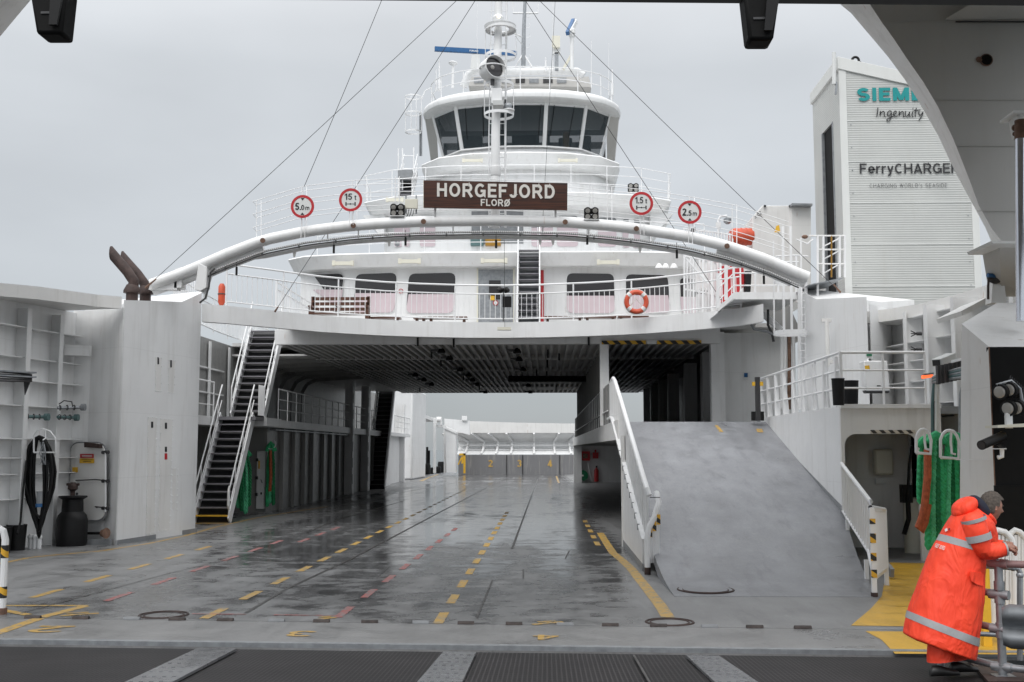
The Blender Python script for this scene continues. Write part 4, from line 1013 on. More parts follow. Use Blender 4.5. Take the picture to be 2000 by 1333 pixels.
m = MB(); c = W(1518, 447, 26.6); m.prism([c + V((-.07, 0, -.09)), c + V((.07, 0, -.09)), c + V((.05, 0, .09)), c + V((-.02, 0, .07))], (0, .012, 0)); tag(m.build('warning_tag', M['yellow']), 'small yellow warning plate hanging on the long stay wire', 'tag')
# ================================================================== PASSENGER DECK
ZT, ZB = 5.84, 5.38
def FX(px, Y): return (px - VPX) / FPX * Y + CAM.x
FST = [(384, 27.95), (430, 28.3), (470, 28.75), (520, 29.3), (560, 29.8), (620, 30.5), (680, 31.05), (750, 31.6), (820, 31.95), (900, 32.25), (985, 32.35), (1070, 32.2), (1150, 31.9), (1210, 31.6), (1270, 31.15), (1340, 30.5), (1400, 29.85), (1450, 29.2), (1478, 28.7), (1492, 28.4)]
FP = [V((FX(px, Y), Y, 0)) for px, Y in FST]
pd = thing('passenger_deck', 'curved white upper deck edge above the car deck opening', 'deck', (0, 33, ZB))
m = MB()
out = [V((p.x, p.y, ZT)) for p in FP]; outb = [V((p.x, p.y, ZB)) for p in FP]
inn = [V((p.x, p.y + .25, ZT)) for p in FP]; innb = [V((p.x, p.y + .25, ZB)) for p in FP]
m.loft([[a, b, c, d] for a, b, c, d in zip(outb, out, inn, innb)]); m.build('fascia', M['white'], pd)
m = MB()
# deck plate with an open stair well at the left
def dk(poly): m.prism([V((x, y, ZT - .14)) for x, y in poly], (0, 0, .12))
fr = [(p.x, p.y + .24) for p in FP if p.x > -6.5]; 
dk(fr + [(7.4, 32.6), (-6.5, 32.8)])
fl = [(p.x, p.y + .24) for p in FP if p.x <= -6.5]
dk(fl + [(-6.5, 30.6), (-7.8, 30.6)])
dk([(-6.5, 32.8), (9.7, 32.6), (9.7, 62), (-6.5, 62)]); dk([(-9.8, 38.2), (-6.5, 38.2), (-6.5, 62), (-9.8, 62)])
m.build('deck_plate', M['deckhead'], pd)
MB().box(-6.95, 6.4, 32.75, 33.0, 5.24, 5.70).build('cross_beam', M['white'], pd)
tagm = MB(); p = W(985, 643, 32.0); tagm.box(p.x - .2, p.x + .2, p.y - .15, p.y + .05, p.z - .04, p.z + .04); tagm.build('strip_lamp', M['cream'], pd)
# ribbed ceiling of the car deck
cl = thing('deck_ceiling', 'dark ribbed ceiling over the covered car deck', 'ceiling', (0, 47, 5.26))
MB().box(-6.95, 6.4, 33.0, 62, 5.40, 5.5).build('plate', M['deckhead'], cl)
m = MB()
for k in range(54):
    x = -6.9 + k * .25
    if x < 6.35: m.box(x, x + .09, 33.0, 62, 5.27, 5.40)
o = m.build('rib', M['deckhead'], cl); o['kind'] = 'stuff'
for y in (33.0, 38.8, 44.6, 50.4, 56.2, 61.9): MB().box(-6.95, 6.4, y - .06, y + .06, 5.26, 5.42).build('transverse_beam', M['deckhead'], cl)
random.seed(11)
for i, (px, py) in enumerate(((862, 686), (878, 700), (899, 722), (915, 733), (923, 743), (933, 751), (1010, 686), (1014, 702), (1022, 722), (1030, 744), (1032, 753), (811, 733), (828, 742), (843, 751), (948, 766), (1036, 766))):
    c = G(px, py, 5.2); root = thing('ceiling_lamp', 'small dark lamp under the ribbed ceiling, one of three rows', 'ceiling lamp', c - V((0, 0, .1)), 'dark lamps under the ceiling')
    MB().lathe(c, [(.11, -.08), (.14, -.04), (.09, .05), (.04, .1)], 10).build('shade', M['black'], root); MB().box(c.x - .3, c.x - .05, c.y - .06, c.y + .06, c.z - .02, c.z + .05).build('bracket', M['dark'], root)
for i, (px, py) in enumerate(((816, 666), (843, 690), (861, 708), (1070, 690), (1069, 710), (1068, 730), (1092, 695), (1048, 727), (1150, 665), (886, 669), (905, 736), (936, 757), (820, 760), (1086, 757))):
    c = G(px, py, 5.2) if py > 672 else W(px, py, 32.7); m = MB(); m.cyl(c + V((0, 0, -.16)), c + V((0, 0, .12)), .03, seg=6)
    tag(m.build('ceiling_plug', M['black']), 'short black plug hanging below the ribbed ceiling', 'plug', 'plugs under the ceiling')
a, b = G(993, 737, 5.2), G(1148, 737, 5.2); m = MB(); m.box(a.x, b.x, a.y - .1, a.y + .5, 5.0, 5.24); tag(m.build('ceiling_beam', M['black_paint']), 'long black beam under the ceiling near the partition', 'beam')
m = MB(); m.box(FX(1176, 32.7), FX(1262, 32.7), 32.70, 32.74, 5.22, 5.33); m.box(FX(1282, 32.7), FX(1372, 32.7), 32.70, 32.74, 5.22, 5.33); m.box(FX(1150, 32.7), FX(1392, 32.7), 32.745, 32.76, 5.2, 5.36)
hz = thing('hazard_beam', 'yellow and black striped height warning strip over the side deck', 'warning strip', (FX(1272, 32.7), 32.72, 5.22))
MB().box(FX(1176, 32.7), FX(1262, 32.7), 32.66, 32.72, 5.21, 5.32).build('stripe', M['hazard'], hz); MB().box(FX(1284, 32.7), FX(1370, 32.7), 32.66, 32.72, 5.21, 5.32).build('stripe', M['hazard'], hz); MB().box(FX(1264, 32.7), FX(1282, 32.7), 32.66, 32.72, 5.21, 5.32).build('plate', M['signgrey'], hz); m.bm.free()
# upper railing along the fascia, split left/right as in the photo
up = lambda lo, hi: [V((p.x, p.y + .1, ZT)) for (px, _), p in zip(FST, FP) if lo <= px <= hi]
rail('deck_railing', 'white baluster railing along the curved upper deck edge', up(425, 1450), 1.12, post_sp=1.75, bal=.155, bal_top=.86, rt=.026, rb=.011)
# ------------------------------------------------------------------ things on the passenger deck
def bench(px, Y, w, label):
    c = V((FX(px, Y), Y, ZT)); root = thing('bench', label, 'bench', c, 'dark wooden benches on the upper deck')
    for z in (.55, .72, .88): MB().box(c.x - w / 2, c.x + w / 2, c.y + .42, c.y + .46, c.z + z, c.z + z + .10).build('back_slat', M['bench_wood'], root)
    MB().box(c.x - w / 2, c.x + w / 2, c.y, c.y + .42, c.z + .40, c.z + .45).build('seat', M['bench_wood'], root)
    for s in (-1, 1):
        MB().box(c.x + s * w / 2 - .05, c.x + s * w / 2 + .05, c.y + .05, c.y + .12, c.z, c.z + .62).build('leg', M['bench_wood'], root); MB().box(c.x + s * w / 2 - .05, c.x + s * w / 2 + .05, c.y + .42, c.y + .5, c.z, c.z + 1.0).build('leg', M['bench_wood'], root)
        MB().box(c.x + s * w / 2 - .06, c.x + s * w / 2 + .06, c.y, c.y + .45, c.z + .62, c.z + .67).build('armrest', M['bench_wood'], root)
bench(656, 33.4, 1.75, 'dark brown wooden bench behind the railing below the left windows')
m = MB()
lbn = [(718, 780, 'dark brown bench edge just right of the wooden bench'), (806, 832, 'low dark brown bench edge below the third window'), (834, 912, 'low brown bench edge left of the door'), (1064, 1140, 'low brown bench edge right of the stair'), (1142, 1205, 'low brown bench edge below the fourth window'), (1208, 1268, 'low brown bench edge below the life ring')]
for a, b, l in lbn:
    x0, x1 = FX(a, 34), FX(b, 34); root = thing('bench', l, 'bench', ((x0 + x1) / 2, 34, ZT), 'dark wooden benches on the upper deck')
    MB().box(x0, x1, 33.9, 34.3, 6.15, 6.21).build('seat', M['bench_wood'], root)
    for x in (x0 + .1, x1 - .1): MB().box(x - .04, x + .04, 34.0, 34.2, ZT, 6.15).build('leg', M['bench_wood'], root)
def liferring(c, r, label, ax=(0, -1, 0)):
    root = thing('life_ring', label, 'life ring', V(c) - V((0, 0, r)), 'orange life rings')
    MB().torus(c, r * .8, r * .2, axis=ax, seg=32, s2=10).build('ring', M['orange'], root)
    for k in range(4): a = k * math.pi / 2 + .78; q = V(c) + V((math.cos(a) * r * .8, 0, math.sin(a) * r * .8)); MB().lathe(q, [(r * .215, -.05), (r * .215, .05)], 10, axis=(-math.sin(a), 0, math.cos(a))).build('band', M['signgrey'], root)
    MB().torus(c, r * 1.02, .012, axis=ax, seg=32, s2=5).build('grab_line', M['letters'], root)
    MB().tube([V(c) + V((-.18, .02, -.12)), V(c) + V((0, .03, .1)), V(c) + V((.15, .0, -.1)), V(c) + V((.2, 0, .05))], .016, 5).build('line', M['letters'], root)
liferring(W(1243, 590, 30.9), .345, 'orange life ring on the railing below the right window')
p = W(433, 575, 28.6); m = MB(); m.lathe(p + V((0, 0, -.22)), [(.05, -.08), (.09, 0), (.09, .42), (.05, .5)], 12); fx = thing('fire_extinguisher', 'orange red cylinder behind the far left railing', 'extinguisher', p - V((0, 0, .3))); m.build('cylinder', M['orange'], fx); MB().torus(p, .095, .015, s2=5).build('strap', M['dark'], fx)
lp = thing('deck_lamp', 'black double lamp on the railing before the door', 'lamp', W(983, 580, 31.9))
for s in (-1, 1): MB().lathe(W(983 + 6 * s, 567, 31.9), [(.06, -.09), (.1, 0), (.05, .09)], 12, axis=(s * .8, -.6, -.3)).build('head', M['black'], lp)
MB().cyl(W(983, 628, 32.2), W(983, 566, 31.9), .016).build('stem', M['dark'], lp); MB().box(*[v for a in zip(W(990, 590, 31.95) - V((.13, .02, .16)), W(990, 590, 31.95) + V((.13, .02, .16))) for v in a]).build('box', M['black'], lp)
# far left side railing
rail('side_railing', 'white railing along the left side of the upper deck', [(-7.9, 28.5, ZT), (-9.3, 30.5, ZT), (-9.6, 36, ZT), (-9.6, 44, ZT)], 1.12, bal=.16, post_sp=1.8, bal_top=.9)
rail('side_railing', 'white railing around the stair well behind the left deck edge', [(-6.6, 31.4, ZT), (-6.6, 38.2, ZT)], 1.1, bal=.16, post_sp=1.7, bal_top=.9)
# ================================================================== DECKHOUSES
def tier(name, label, plan, z0, z1, mat='white', cap=True):
    root = thing(name, label, 'deckhouse', (0, plan[0][1], z0))
    m = MB(); m.prism([V((x, y, z0)) for x, y in plan], (0, 0, z1 - z0)); m.build('wall', M[mat], root); return root
def sym(half): return [(-x, y) for x, y in half[::-1]] + [(x, y) for x, y in half if x > 0.001]
Y1 = 36.7
T1 = sym([(0, Y1), (3.66, Y1 + .08), (5.52, Y1 + .3), (7.3, Y1 + .95), (7.35, 61)])
t1 = tier('deckhouse', 'lower white deckhouse with dark windows, door and wide eave', T1, ZT, 8.2)
E1_ = sym([(0, Y1 - .6), (3.7, Y1 - .55), (5.7, Y1 - .32), (7.0, Y1 + .05), (7.7, Y1 + .7), (7.8, 61)])
flare = lambda pl, z0, z1, d: [[V((x * (1 - d / 9.0), y + d, z0)) for x, y in pl], [V((x, y, z0 + (z1 - z0) * .9)) for x, y in pl], [V((x * (1 - .02 / 7), y + .05, z1)) for x, y in pl]]
m = MB(); m.loft(flare(E1_, 8.2, 8.66, .22)); m.build('eave', M['white'], t1)
def Yt(plan, x):      # front depth of plan at x
    best = 1e9
    for (a, b), (c, d) in zip(plan, plan[1:] + plan[:1]):
        if min(a, c) <= x <= max(a, c) and abs(a - c) > 1e-6: best = min(best, b + (d - b) * (x - a) / (c - a))
    return best
def on_front(plan, px, py, off=0):
    Y = plan[0][1]
    Y = 40.0
    for _ in range(12): 
        x = FX(px, Y); Yn = Yt(plan, x); 
        if Yn > 1e8: Yn = Y
        Y = Yn
    return W(px, py, Y - off)
def poly_front(plan, pts, off): return [on_front(plan, *p, off) for p in pts]
def rq(q, r=.10, n=4):
    """round the corners of a quad given in pixels"""
    out = []
    for i in range(4):
        p, a, b = V((*q[i], 0)), V((*q[i - 1], 0)), V((*q[(i + 1) % 4], 0))
        L = min((a - p).length, (b - p).length) * r * 1.6
        s, e = p + (a - p).normalized() * L, p + (b - p).normalized() * L
        for k in range(n + 1):
            t = k / n; c = s * (1 - t) ** 2 + p * 2 * t * (1 - t) + e * t * t; out.append((c.x, c.y))
    return out
def window(root, plan, q, split, glass='glass', frame=True, off=.02, blind='pink'):
    g = rq(q)
    cx = sum(p[0] for p in q) / 4; cy = sum(p[1] for p in q) / 4
    if frame:
        big = [((x - cx) * 1.045 + cx, (y - cy) * 1.045 + cy) for x, y in g]
        fr_ = MB().prism(poly_front(plan, big, off), (0, .03, 0)).build('window', M['white'], root)
    else: fr_ = root
    MB().prism(poly_front(plan, g, off + .012), (0, .01, 0)).build('pane', M[glass], fr_)
    if split:
        s = [(x, max(y, split)) for x, y in g]
        MB().prism(poly_front(plan, s, off + .02), (0, .006, 0)).build('blind', M[blind], fr_)
window(t1, T1, [(601, 537), (671, 535), (664, 609), (585, 609)], 566)
window(t1, T1, [(695, 536), (775, 533), (770, 611), (690, 611)], 573)
window(t1, T1, [(799, 535), (890, 533), (886, 612), (793, 612)], 575)
window(t1, T1, [(1107, 534), (1199, 535), (1201, 612), (1107, 612)], 578)
window(t1, T1, [(1222, 536), (1304, 538), (1310, 612), (1224, 612)], 577)
window(t1, T1, [(1328, 543), (1380, 548), (1385, 612), (1331, 612)], 580)
d = [on_front(T1, *p, .05) for p in ((933, 527), (1003, 527), (1003, 640), (933, 640))]
dr = MB().prism(d, (0, .06, 0)).build('door', M['galv'], t1, label='worn grey metal door')
MB().prism([on_front(T1, *p, .07) for p in ((955, 548), (978, 548), (978, 585), (955, 585))], (0, .02, 0)).build('door_window', M['glass'], dr)
m = MB(); m.lathe(on_front(T1, 968, 592, .075), [(.09, 0), (.09, .006)], 16, axis=(0, -1, 0)); m.build('notice', M['red'], dr); m = MB(); m.lathe(on_front(T1, 968, 592, .08), [(.065, 0), (.065, .006)], 16, axis=(0, -1, 0)); m.build('notice_face', M['signgrey'], dr)
for x in (958, 962): MB().prism([on_front(T1, *p, .075) for p in ((x, 578), (x + 4, 578), (x + 4, 587), (x, 587))], (0, .005, 0)).build('label', M['yellow'], dr)
for (a, b) in ((931, 934), (1002, 1005)): MB().prism([on_front(T1, *p, .06) for p in ((a, 524), (b, 524), (b, 640), (a, 640))], (0, .05, 0)).build('door_frame', M['cream'], t1)
MB().prism([on_front(T1, *p, .03) for p in ((1056, 528), (1062, 528), (1062, 640), (1056, 640))], (0, .02, 0)).build('red_panel', M['red'], t1)
m = MB(); m.torus(on_front(T1, 783, 569, .03), .07, .012, axis=(0, 1, 0), seg=20, s2=5); m.build('no_smoking_mark', M['red'], t1)
def strip_lamp(plan, px, py, w, off=.12):
    a = on_front(plan, px - w / 2, py, off); b = on_front(plan, px + w / 2, py, off)
    root = thing('strip_lamp', 'cream strip lamp under the eave %s' % {670: 'above the first window from left', 800: 'above the second window from left', 965: 'above the deckhouse door', 1188: 'above the fourth window', 771: 'left below the grey overhang', 923: 'left below the wheelhouse', 1109: 'right below the wheelhouse', 900: 'left over the wheelhouse windows', 1115: 'right over the wheelhouse windows'}[px], 'strip lamp', a, 'strip lamps of the deckhouses')
    MB().beam(a, b, .10, .12).build('tube', M['cream'], root)
    for p in (a, b): MB().box(p.x - .05, p.x + .05, p.y - .07, p.y + .09, p.z - .08, p.z + .09).build('end_cap', M['cream'], root)
for px, py, w in ((670, 515, 36), (800, 511, 38), (965, 510, 46), (1188, 513, 38)): strip_lamp(E1_, px, py, w, .1)
for i, px in enumerate((1287, 1300, 1316)):
    c = on_front(E1_, px, 521, .1); m = MB(); m.lathe(c, [(.05, 0.1), (.12, 0), (.13, -.06)], 12)
    tag(m.build('spot_lamp', M['white']), ['small white spot lamp left of three under the right eave', 'small white spot lamp middle of three under the right eave', 'small white spot lamp right of three under the right eave'][i], 'spot lamp', 'spot lamps under the right eave')
# outer stair from the passenger deck to the next deck
stairs('deck_stair', 'steep white stair beside the deckhouse door leading up', FX(1012, 35.2), FX(1055, 35.2), 34.35, ZT, 36.0, 8.65, 13, back='grey', tmat='tread')
# second tier
Zat = lambda py, Y: W(1010, py, Y).z
ZWD0, ZWD1 = Zat(398, 44.6), Zat(377, 44.6)
ZE0, ZE1 = Zat(315, 49.6), Zat(296, 49.6)
Y2 = 46.0
T2 = sym([(0, Y2), (3, Y2 + .1), (4.9, Y2 + .5), (5.85, Y2 + 1.4), (6.0, 60)])
t2 = tier('deckhouse', 'middle white deckhouse with small rounded windows behind the arch', T2, 8.66, ZWD0)
for q in ([(1038, 422), (1080, 422), (1080, 482), (1038, 482)], [(1088, 422), (1129, 422), (1129, 482), (1088, 482)], [(1168, 425), (1204, 426), (1204, 482), (1168, 482)], [(1216, 428), (1250, 430), (1250, 484), (1216, 484)], [(820, 422), (850, 421), (850, 482), (820, 482)], [(770, 426), (800, 424), (800, 482), (770, 482)]):
    window(t2, T2, q, 445, 'grey', True)
MB().prism([on_front(T2, *p, .03) for p in ((921, 410), (1022, 410), (1022, 476), (921, 476))], (0, .02, 0)).build('doorway', M['grey'], t2)
m = MB(); m.prism([on_front(T2, *p, .2) for p in ((919, 465), (944, 465), (944, 480), (919, 480))], (0, .4, 0)); tag(m.build('deck_box', M['greenish']), 'dark green box on the middle deck below the mast', 'box')
m = MB(); m.prism([on_front(T2, *p, .2) for p in ((948, 467), (978, 467), (978, 480), (948, 480))], (0, .4, 0)); tag(m.build('deck_box', M['brass']), 'tan box on the middle deck below the mast', 'box')
rail('deck_railing', 'thin white railing on the middle deck behind the arch', [(-6.6, 37.0, 8.66), (-4, 36.4, 8.66), (0, 36.3, 8.66), (4, 36.4, 8.66), (6.6, 37.0, 8.66)], 1.05, nr=3, post_sp=1.9, rt=.016)
# wing deck (grey underside) of the third tier
Y3 = 44.4
T3e = sym([(0, Y3), (3, Y3 + .12), (5.2, Y3 + .7), (6.55, Y3 + 1.7), (6.75, 50)])
w3 = thing('wing_deck', 'white curved overhanging wing deck below the bridge', 'deck', (0, Y3, 12.2))
m = MB(); m.loft(flare(T3e, ZWD0, ZWD1, .42)); m.build('fascia', M['white'], w3)
for s in (-1, 1):
    MB().prism([(s * 5.7, 46.5, ZWD0), (s * 6.7, 46.7, ZWD0), (s * 5.75, 46.5, ZWD0 - 1.1)], (0, 3, 0)).build('bracket', M['white'], w3)
rail('wing_railing', 'thin leaning white railing around the wing deck below the bridge', [(x, y + .1, ZWD1) for x, y in sym([(0, Y3), (3, Y3 + .12), (5.2, Y3 + .7), (6.55, Y3 + 1.7), (6.75, 49)])], 1.15, nr=3, post_sp=1.5, rt=.02)
T3 = sym([(0, 51.2), (2.0, 51.4), (3.0, 52.0), (3.9, 53.2), (4.1, 58)])
t3 = tier('deckhouse', 'upper white deckhouse between wing deck and wheelhouse', T3, ZWD1, ZE1)
E3 = sym([(0, 49.6), (2.2, 49.8), (3.8, 50.5), (4.75, 51.8), (4.85, 53), (4.85, 59)])
m = MB(); m.loft(flare(E3, ZE0 - .12, ZE1, .40)); m.build('eave', M['white'], t3)
m = MB(); m.loft([[V((x * 1.0, y + .35, ZWD1 - .05)) for x, y in E3], [V((x * .90, y + 1.1, ZE0 - .1)) for x, y in E3]]); m.build('front_bay', M['white'], t3)
for px, py, w in ((923, 314, 36), (1109, 314, 34)): strip_lamp(E3, px, py, w, .1)
strip_lamp(T3e, 771, 391, 30, .1)
# ------------------------------------------------------------------ wheelhouse
wh = thing('wheelhouse', 'white bridge wheelhouse with outward leaning dark windows and round roof', 'wheelhouse', (0, 53, 15.7))
ZW0, ZW1 = Zat(287, 53.4), Zat(200, 52.8)
bot = sym([(0, 53.4), (1.15, 53.45), (2.95, 54.0), (4.0, 55.4), (4.1, 58.5)])
top = sym([(0, 52.8), (1.27, 52.85), (3.25, 53.4), (4.52, 54.9), (4.65, 58.5)])
MB().prism([V((x * 1.0, y, ZE1)) for x, y in bot], (0, 0, ZW0 - ZE1)).build('base', M['white'], wh)
mixp = lambda f: [(a_[0] + (b_[0] - a_[0]) * f, a_[1] + (b_[1] - a_[1]) * f) for a_, b_ in zip(bot, top)]
hz_ = lambda f: ZW0 + (ZW1 - ZW0) * f
for f0, f1 in ((0, .03), (.935, 1.0)):
    A_, B_ = mixp(f0), mixp(f1)
    MB().loft([[V((x, y, hz_(f0))), V((x * .96, y + .12, hz_(f0))), V((u * .96, w + .12, hz_(f1))), V((u, w, hz_(f1)))] for (x, y), (u, w) in zip(A_, B_)]).build('wall', M['white'], wh)
MB().prism([V((x * .97, y + .1, ZW1 - .03)) for x, y in top], (0, 0, .02)).build('inner_ceiling', M['dark'], wh)
MB().prism([V((x * .97, y + .1, ZW0 - .3)) for x, y in bot], (0, 0, .02)).build('inner_floor', M['dark'], wh)
MB().box(-4.5, 4.5, 60.4, 60.5, ZW0 - .3, ZW0 + .75).build('rear_wall', M['dark'], wh)
for k in range(7): MB().box(-4.5 + 1.48 * k, -4.3 + 1.48 * k, 60.35, 60.45, ZW0, ZW1 + .1).build('rear_post', M['dark'], wh)
MB().box(-4.5, 4.5, 60.35, 60.5, ZW1 - .25, ZW1 + .1).build('rear_header', M['dark'], wh)
for k, (x0_, x1_, y_, h_) in enumerate(((-3.3, -2.0, 55.0, 1.25), (-1.6, -.9, 55.6, 1.75), (-.5, .9, 55.2, 1.35), (1.1, 1.45, 55.4, 1.5), (1.9, 2.6, 55.3, 1.2), (3.0, 3.6, 56.0, 1.5))): MB().box(x0_, x1_, y_, y_ + .4, ZW0 - .2, ZW0 - .2 + h_).build('console', M['black'] if k % 2 else M['dark'], wh, bevel=.08)
MB().box(2.1, 2.45, 55.0, 55.2, ZW0, ZW0 + 1.25).build('seat_back', M['brass'], wh, bevel=.08)
m = MB(); m.loft([[V((x * 1.01, y - .02, ZW0 - .10)) for x, y in bot], [V((x * 1.02, y - .12, ZW0 - .04)) for x, y in bot], [V((x * 1.01, y - .04, ZW0 + .06)) for x, y in bot]]); m.build('sill', M['white'], wh)
n_ = len(bot)
def facet(i):   # corner points of wall facet i: between plan points i and i+1
    a, b, c, d = [V((*bot[i], ZW0)), V((*bot[i + 1], ZW0)), V((*top[i + 1], ZW1)), V((*top[i], ZW1))]; return a, b, c, d
idx = [k for k in range(n_ - 1)]
for i in range(n_ - 1):
    a, b, c, d = facet(i); nrm = (b - a).cross(d - a).normalized()
    if nrm.y > 0.2: nrm = -nrm
    if abs(nrm.x) > .95: nrm = V((math.copysign(1, (a + b).x), 0, 0)) * abs(nrm.x) + V((0, 0, nrm.z))
    mgx, mgy = .05, .05
    P_ = lambda u, v_: (a.lerp(b, u)).lerp(d.lerp(c, u), v_)
    L = (b - a).length; u0 = .05 / L if i in (3, 4) else .09 / L
    lo, hi = .035, .93
    # the two middle plan points share the centre pane
    if i == 3: uu = (u0, 1.0)
    elif i == 4: uu = (0.0, 1 - u0)
    else: uu = (u0, 1 - u0)
    m = MB(); m.prism([P_(uu[0], lo) + nrm * .01, P_(uu[1], lo) + nrm * .01, P_(uu[1], hi) + nrm * .01, P_(uu[0], hi) + nrm * .01], nrm * .02)
    wdw = m.build('window', M['bridge_glass'], wh)
    if i not in (4,):
        q = P_(0, 0) ; MB().beam(P_(0, 0) + nrm * .02, P_(0, 1) + nrm * .02, .19, .07, up=nrm).build('mullion', M['white'], wh)
for i, u_ in ((2, .25), (2, .7), (5, .2), (5, .7), (3, .3), (4, .8)):
    a, b, c, d = facet(i); P_ = lambda u, v_: (a.lerp(b, u)).lerp(d.lerp(c, u), v_)
    nrm = (b - a).cross(d - a).normalized(); nrm = -nrm if nrm.y > .2 else nrm
    MB().cyl(P_(u_, .95) + nrm * .06, P_(u_ - .06, .25) + nrm * .05, .018, seg=5).build('wiper', M['black'], wh)
ZR0 = Zat(193, 52.2)
# roof with deep round eave
rf = sym([(0, 52.0), (.9, 52.03), (1.75, 52.14), (2.5, 52.34), (3.2, 52.62), (3.8, 52.98), (4.3, 53.4), (4.7, 53.95), (4.98, 54.6), (5.1, 55.3), (5.12, 56), (5.0, 58)])
ins = lambda f, dy, z: [V((x * f, 55.5 + (y - 55.5) * f + dy, z)) for x, y in rf]
m = MB(); m.loft([ins(.80, 0, ZR0 - .02), ins(.95, 0, ZR0), ins(.99, 0, ZR0 + .06), ins(1.0, 0, ZR0 + .2), ins(.99, 0, ZR0 + .36), ins(.95, 0, ZR0 + .48), ins(.7, 0, ZR0 + .62), ins(.35, 0, ZR0 + .68)]); m.build('roof', M['white'], wh, ang=50)
for px, py, w in ((900, 192, 30), (1115, 192, 30)): strip_lamp(top, px, py, w, .25)
sk = MB()
for s in (-1, 1):
    MB().prism([(s * 4.55, 55.2, ZR0), (s * 5.0, 55.4, ZR0 + .1), (s * 4.9, 57.5, ZR0 - 1.6), (s * 4.5, 57.5, ZR0 - 1.8), (s * 4.4, 55.8, ZR0 - .9)], (s * .05, .4, 0)).build('side_screen', M['visor'], wh)
rail('roof_railing', 'white railing around the top of the wheelhouse roof', [V((p.x, p.y, ZR0 + .48)) for p in ins(.92, 0, 0)], 1.15, nr=2, post_sp=1.45, rt=.03)
# ------------------------------------------------------------------ roof gear
YR = 54.5
fr2 = thing('roof_frame', 'white pipe frame with grey box on the wheelhouse roof', 'frame', W(1030, 165, YR + 1))
MB().tube([W(905, 170, YR + 1), W(915, 146, YR + 1), W(925, 140, YR + 1), W(1128, 140, YR + 1), W(1140, 148, YR + 1)], .2, 12).build('pipe', M['white'], fr2)
MB().prism([W(920, 150, YR + 2), W(1150, 150, YR + 2), W(1155, 170, YR + 2), W(915, 168, YR + 2)], (0, 1, 0)).build('box', M['visor'], fr2)
for k in range(7): MB().box(*[v for a in zip(W(935 + 27 * k, 157, YR + 1.95) - V((.25, 0, .14)), W(935 + 27 * k, 157, YR + 1.95) + V((.25, .05, .14))) for v in a]).build('fitting', M['dark'] if k % 2 else M['galv'], fr2)
rs = thing('radar_scanner', 'long blue radar scanner bar left of the mast', 'radar', W(928, 132, YR))
MB().beam(W(849, 96, YR - .3), W(1009, 105, YR + .6), .18, .22).build('scanner', M['blue'], rs); MB().beam(W(849, 99.5, YR - .22), W(1009, 108, YR + .68), .2, .06).build('back', M['white'], rs)
m = MB(); stroke_text(m, 'FURUNO', W(917, 101, YR - .12), (W(1009, 105, YR + .6) - W(849, 96, YR - .3)), (0, 0, 1), height=.09, t=.2, th=.004); m.build('lettering', M['signgrey'], rs)
MB().prism([W(919, 133, YR), W(921, 107, YR), W(936, 107, YR), W(938, 133, YR)], (0, .4, 0)).build('pedestal', M['signgrey'], rs)
lm = thing('lattice_mast', 'thin grey antenna mast with cross arm on three legs', 'antenna mast', W(1023, 137, YR + 1))
MB().tube([W(1022, 137, YR + 1), W(1023, 60, YR + 1), W(1026, -10, YR + 1)], [.12, .1, .08], 8).build('pole', M['galv'], lm)
for px in (1004, 1042): MB().cyl(W(1022, 105, YR + 1), W(px, 136, YR + .9), .05, seg=6).build('leg', M['white'], lm)
MB().cyl(W(1002, 26, YR + 1), W(1051, 26, YR + 1), .05, seg=6).build('cross_arm', M['white'], lm)
for px in (1002, 1051): MB().cyl(W(px, 26, YR + 1), W(px, -10, YR + 1), .025, seg=5).build('whip', M['white_rail'], lm)
for k in range(5): MB().torus(W(1031, 30 + 20 * k, YR + 1), .12, .014, axis=(0, 1, 0), a0=0, a1=200, seg=8, s2=5).build('step', M['white_rail'], lm)
MB().tube([W(1005, 66, YR + .6), W(1014, 70, YR + .8), W(1021, 74, YR + 1)], .04, 6).build('brace', M['white'], lm); MB().cyl(W(1006, 70, YR + .6), W(1022, 90, YR + 1), .03, seg=5).build('brace', M['white'], lm)
hn = thing('signal_horn', 'cream square signal horn on a post right of the antenna mast', 'horn', W(1086, 137, YR))
MB().loft([[W(1078, 70, YR - .3), W(1094, 70, YR - .3), W(1094, 92, YR - .3), W(1078, 92, YR - .3)], [W(1083, 90, YR), W(1091, 90, YR), W(1090, 97, YR), W(1084, 97, YR)]]).build('bell', M['cream'], hn); MB().box(*[v for a in zip(W(1087, 101, YR) - V((.2, .1, .15)), W(1087, 101, YR) + V((.2, .2, .15))) for v in a]).build('driver', M['white'], hn); MB().beam(W(1087, 104, YR), W(1087, 138, YR), .2, .2).build('post', M['galv'], hn)
r2 = thing('small_radar', 'small tilted blue and white radar on a white pole', 'radar', W(1117, 137, YR))
MB().cyl(W(1117, 137, YR), W(1117, 72, YR), .10).build('pole', M['white'], r2); MB().lathe(W(1117, 74, YR), [(.12, 0), (.18, .1), (.1, .2)], 14).build('collar', M['white'], r2); MB().lathe(W(1117, 63, YR), [(.18, -.08), (.18, .12), (.1, .2)], 14).build('gearbox', M['white'], r2)
MB().beam(W(1108, 66, YR - .4), W(1120, 40, YR + .6), .16, .2).build('scanner', M['blue'], r2); MB().beam(W(1113, 64, YR - .3), W(1125, 42, YR + .7), .14, .2).build('back', M['white'], r2)
da = thing('dome_antenna', 'white mushroom shaped antenna left on the wheelhouse roof', 'antenna', W(884, 172, YR)); MB().cyl(W(884, 172, YR), W(885, 128, YR), .07).build('pole', M['white'], da); MB().lathe(W(885, 125, YR), [(.03, -.12), (.2, -.02), (.25, .04), (.18, .1), (.02, .12)], 16).build('dome', M['white'], da)
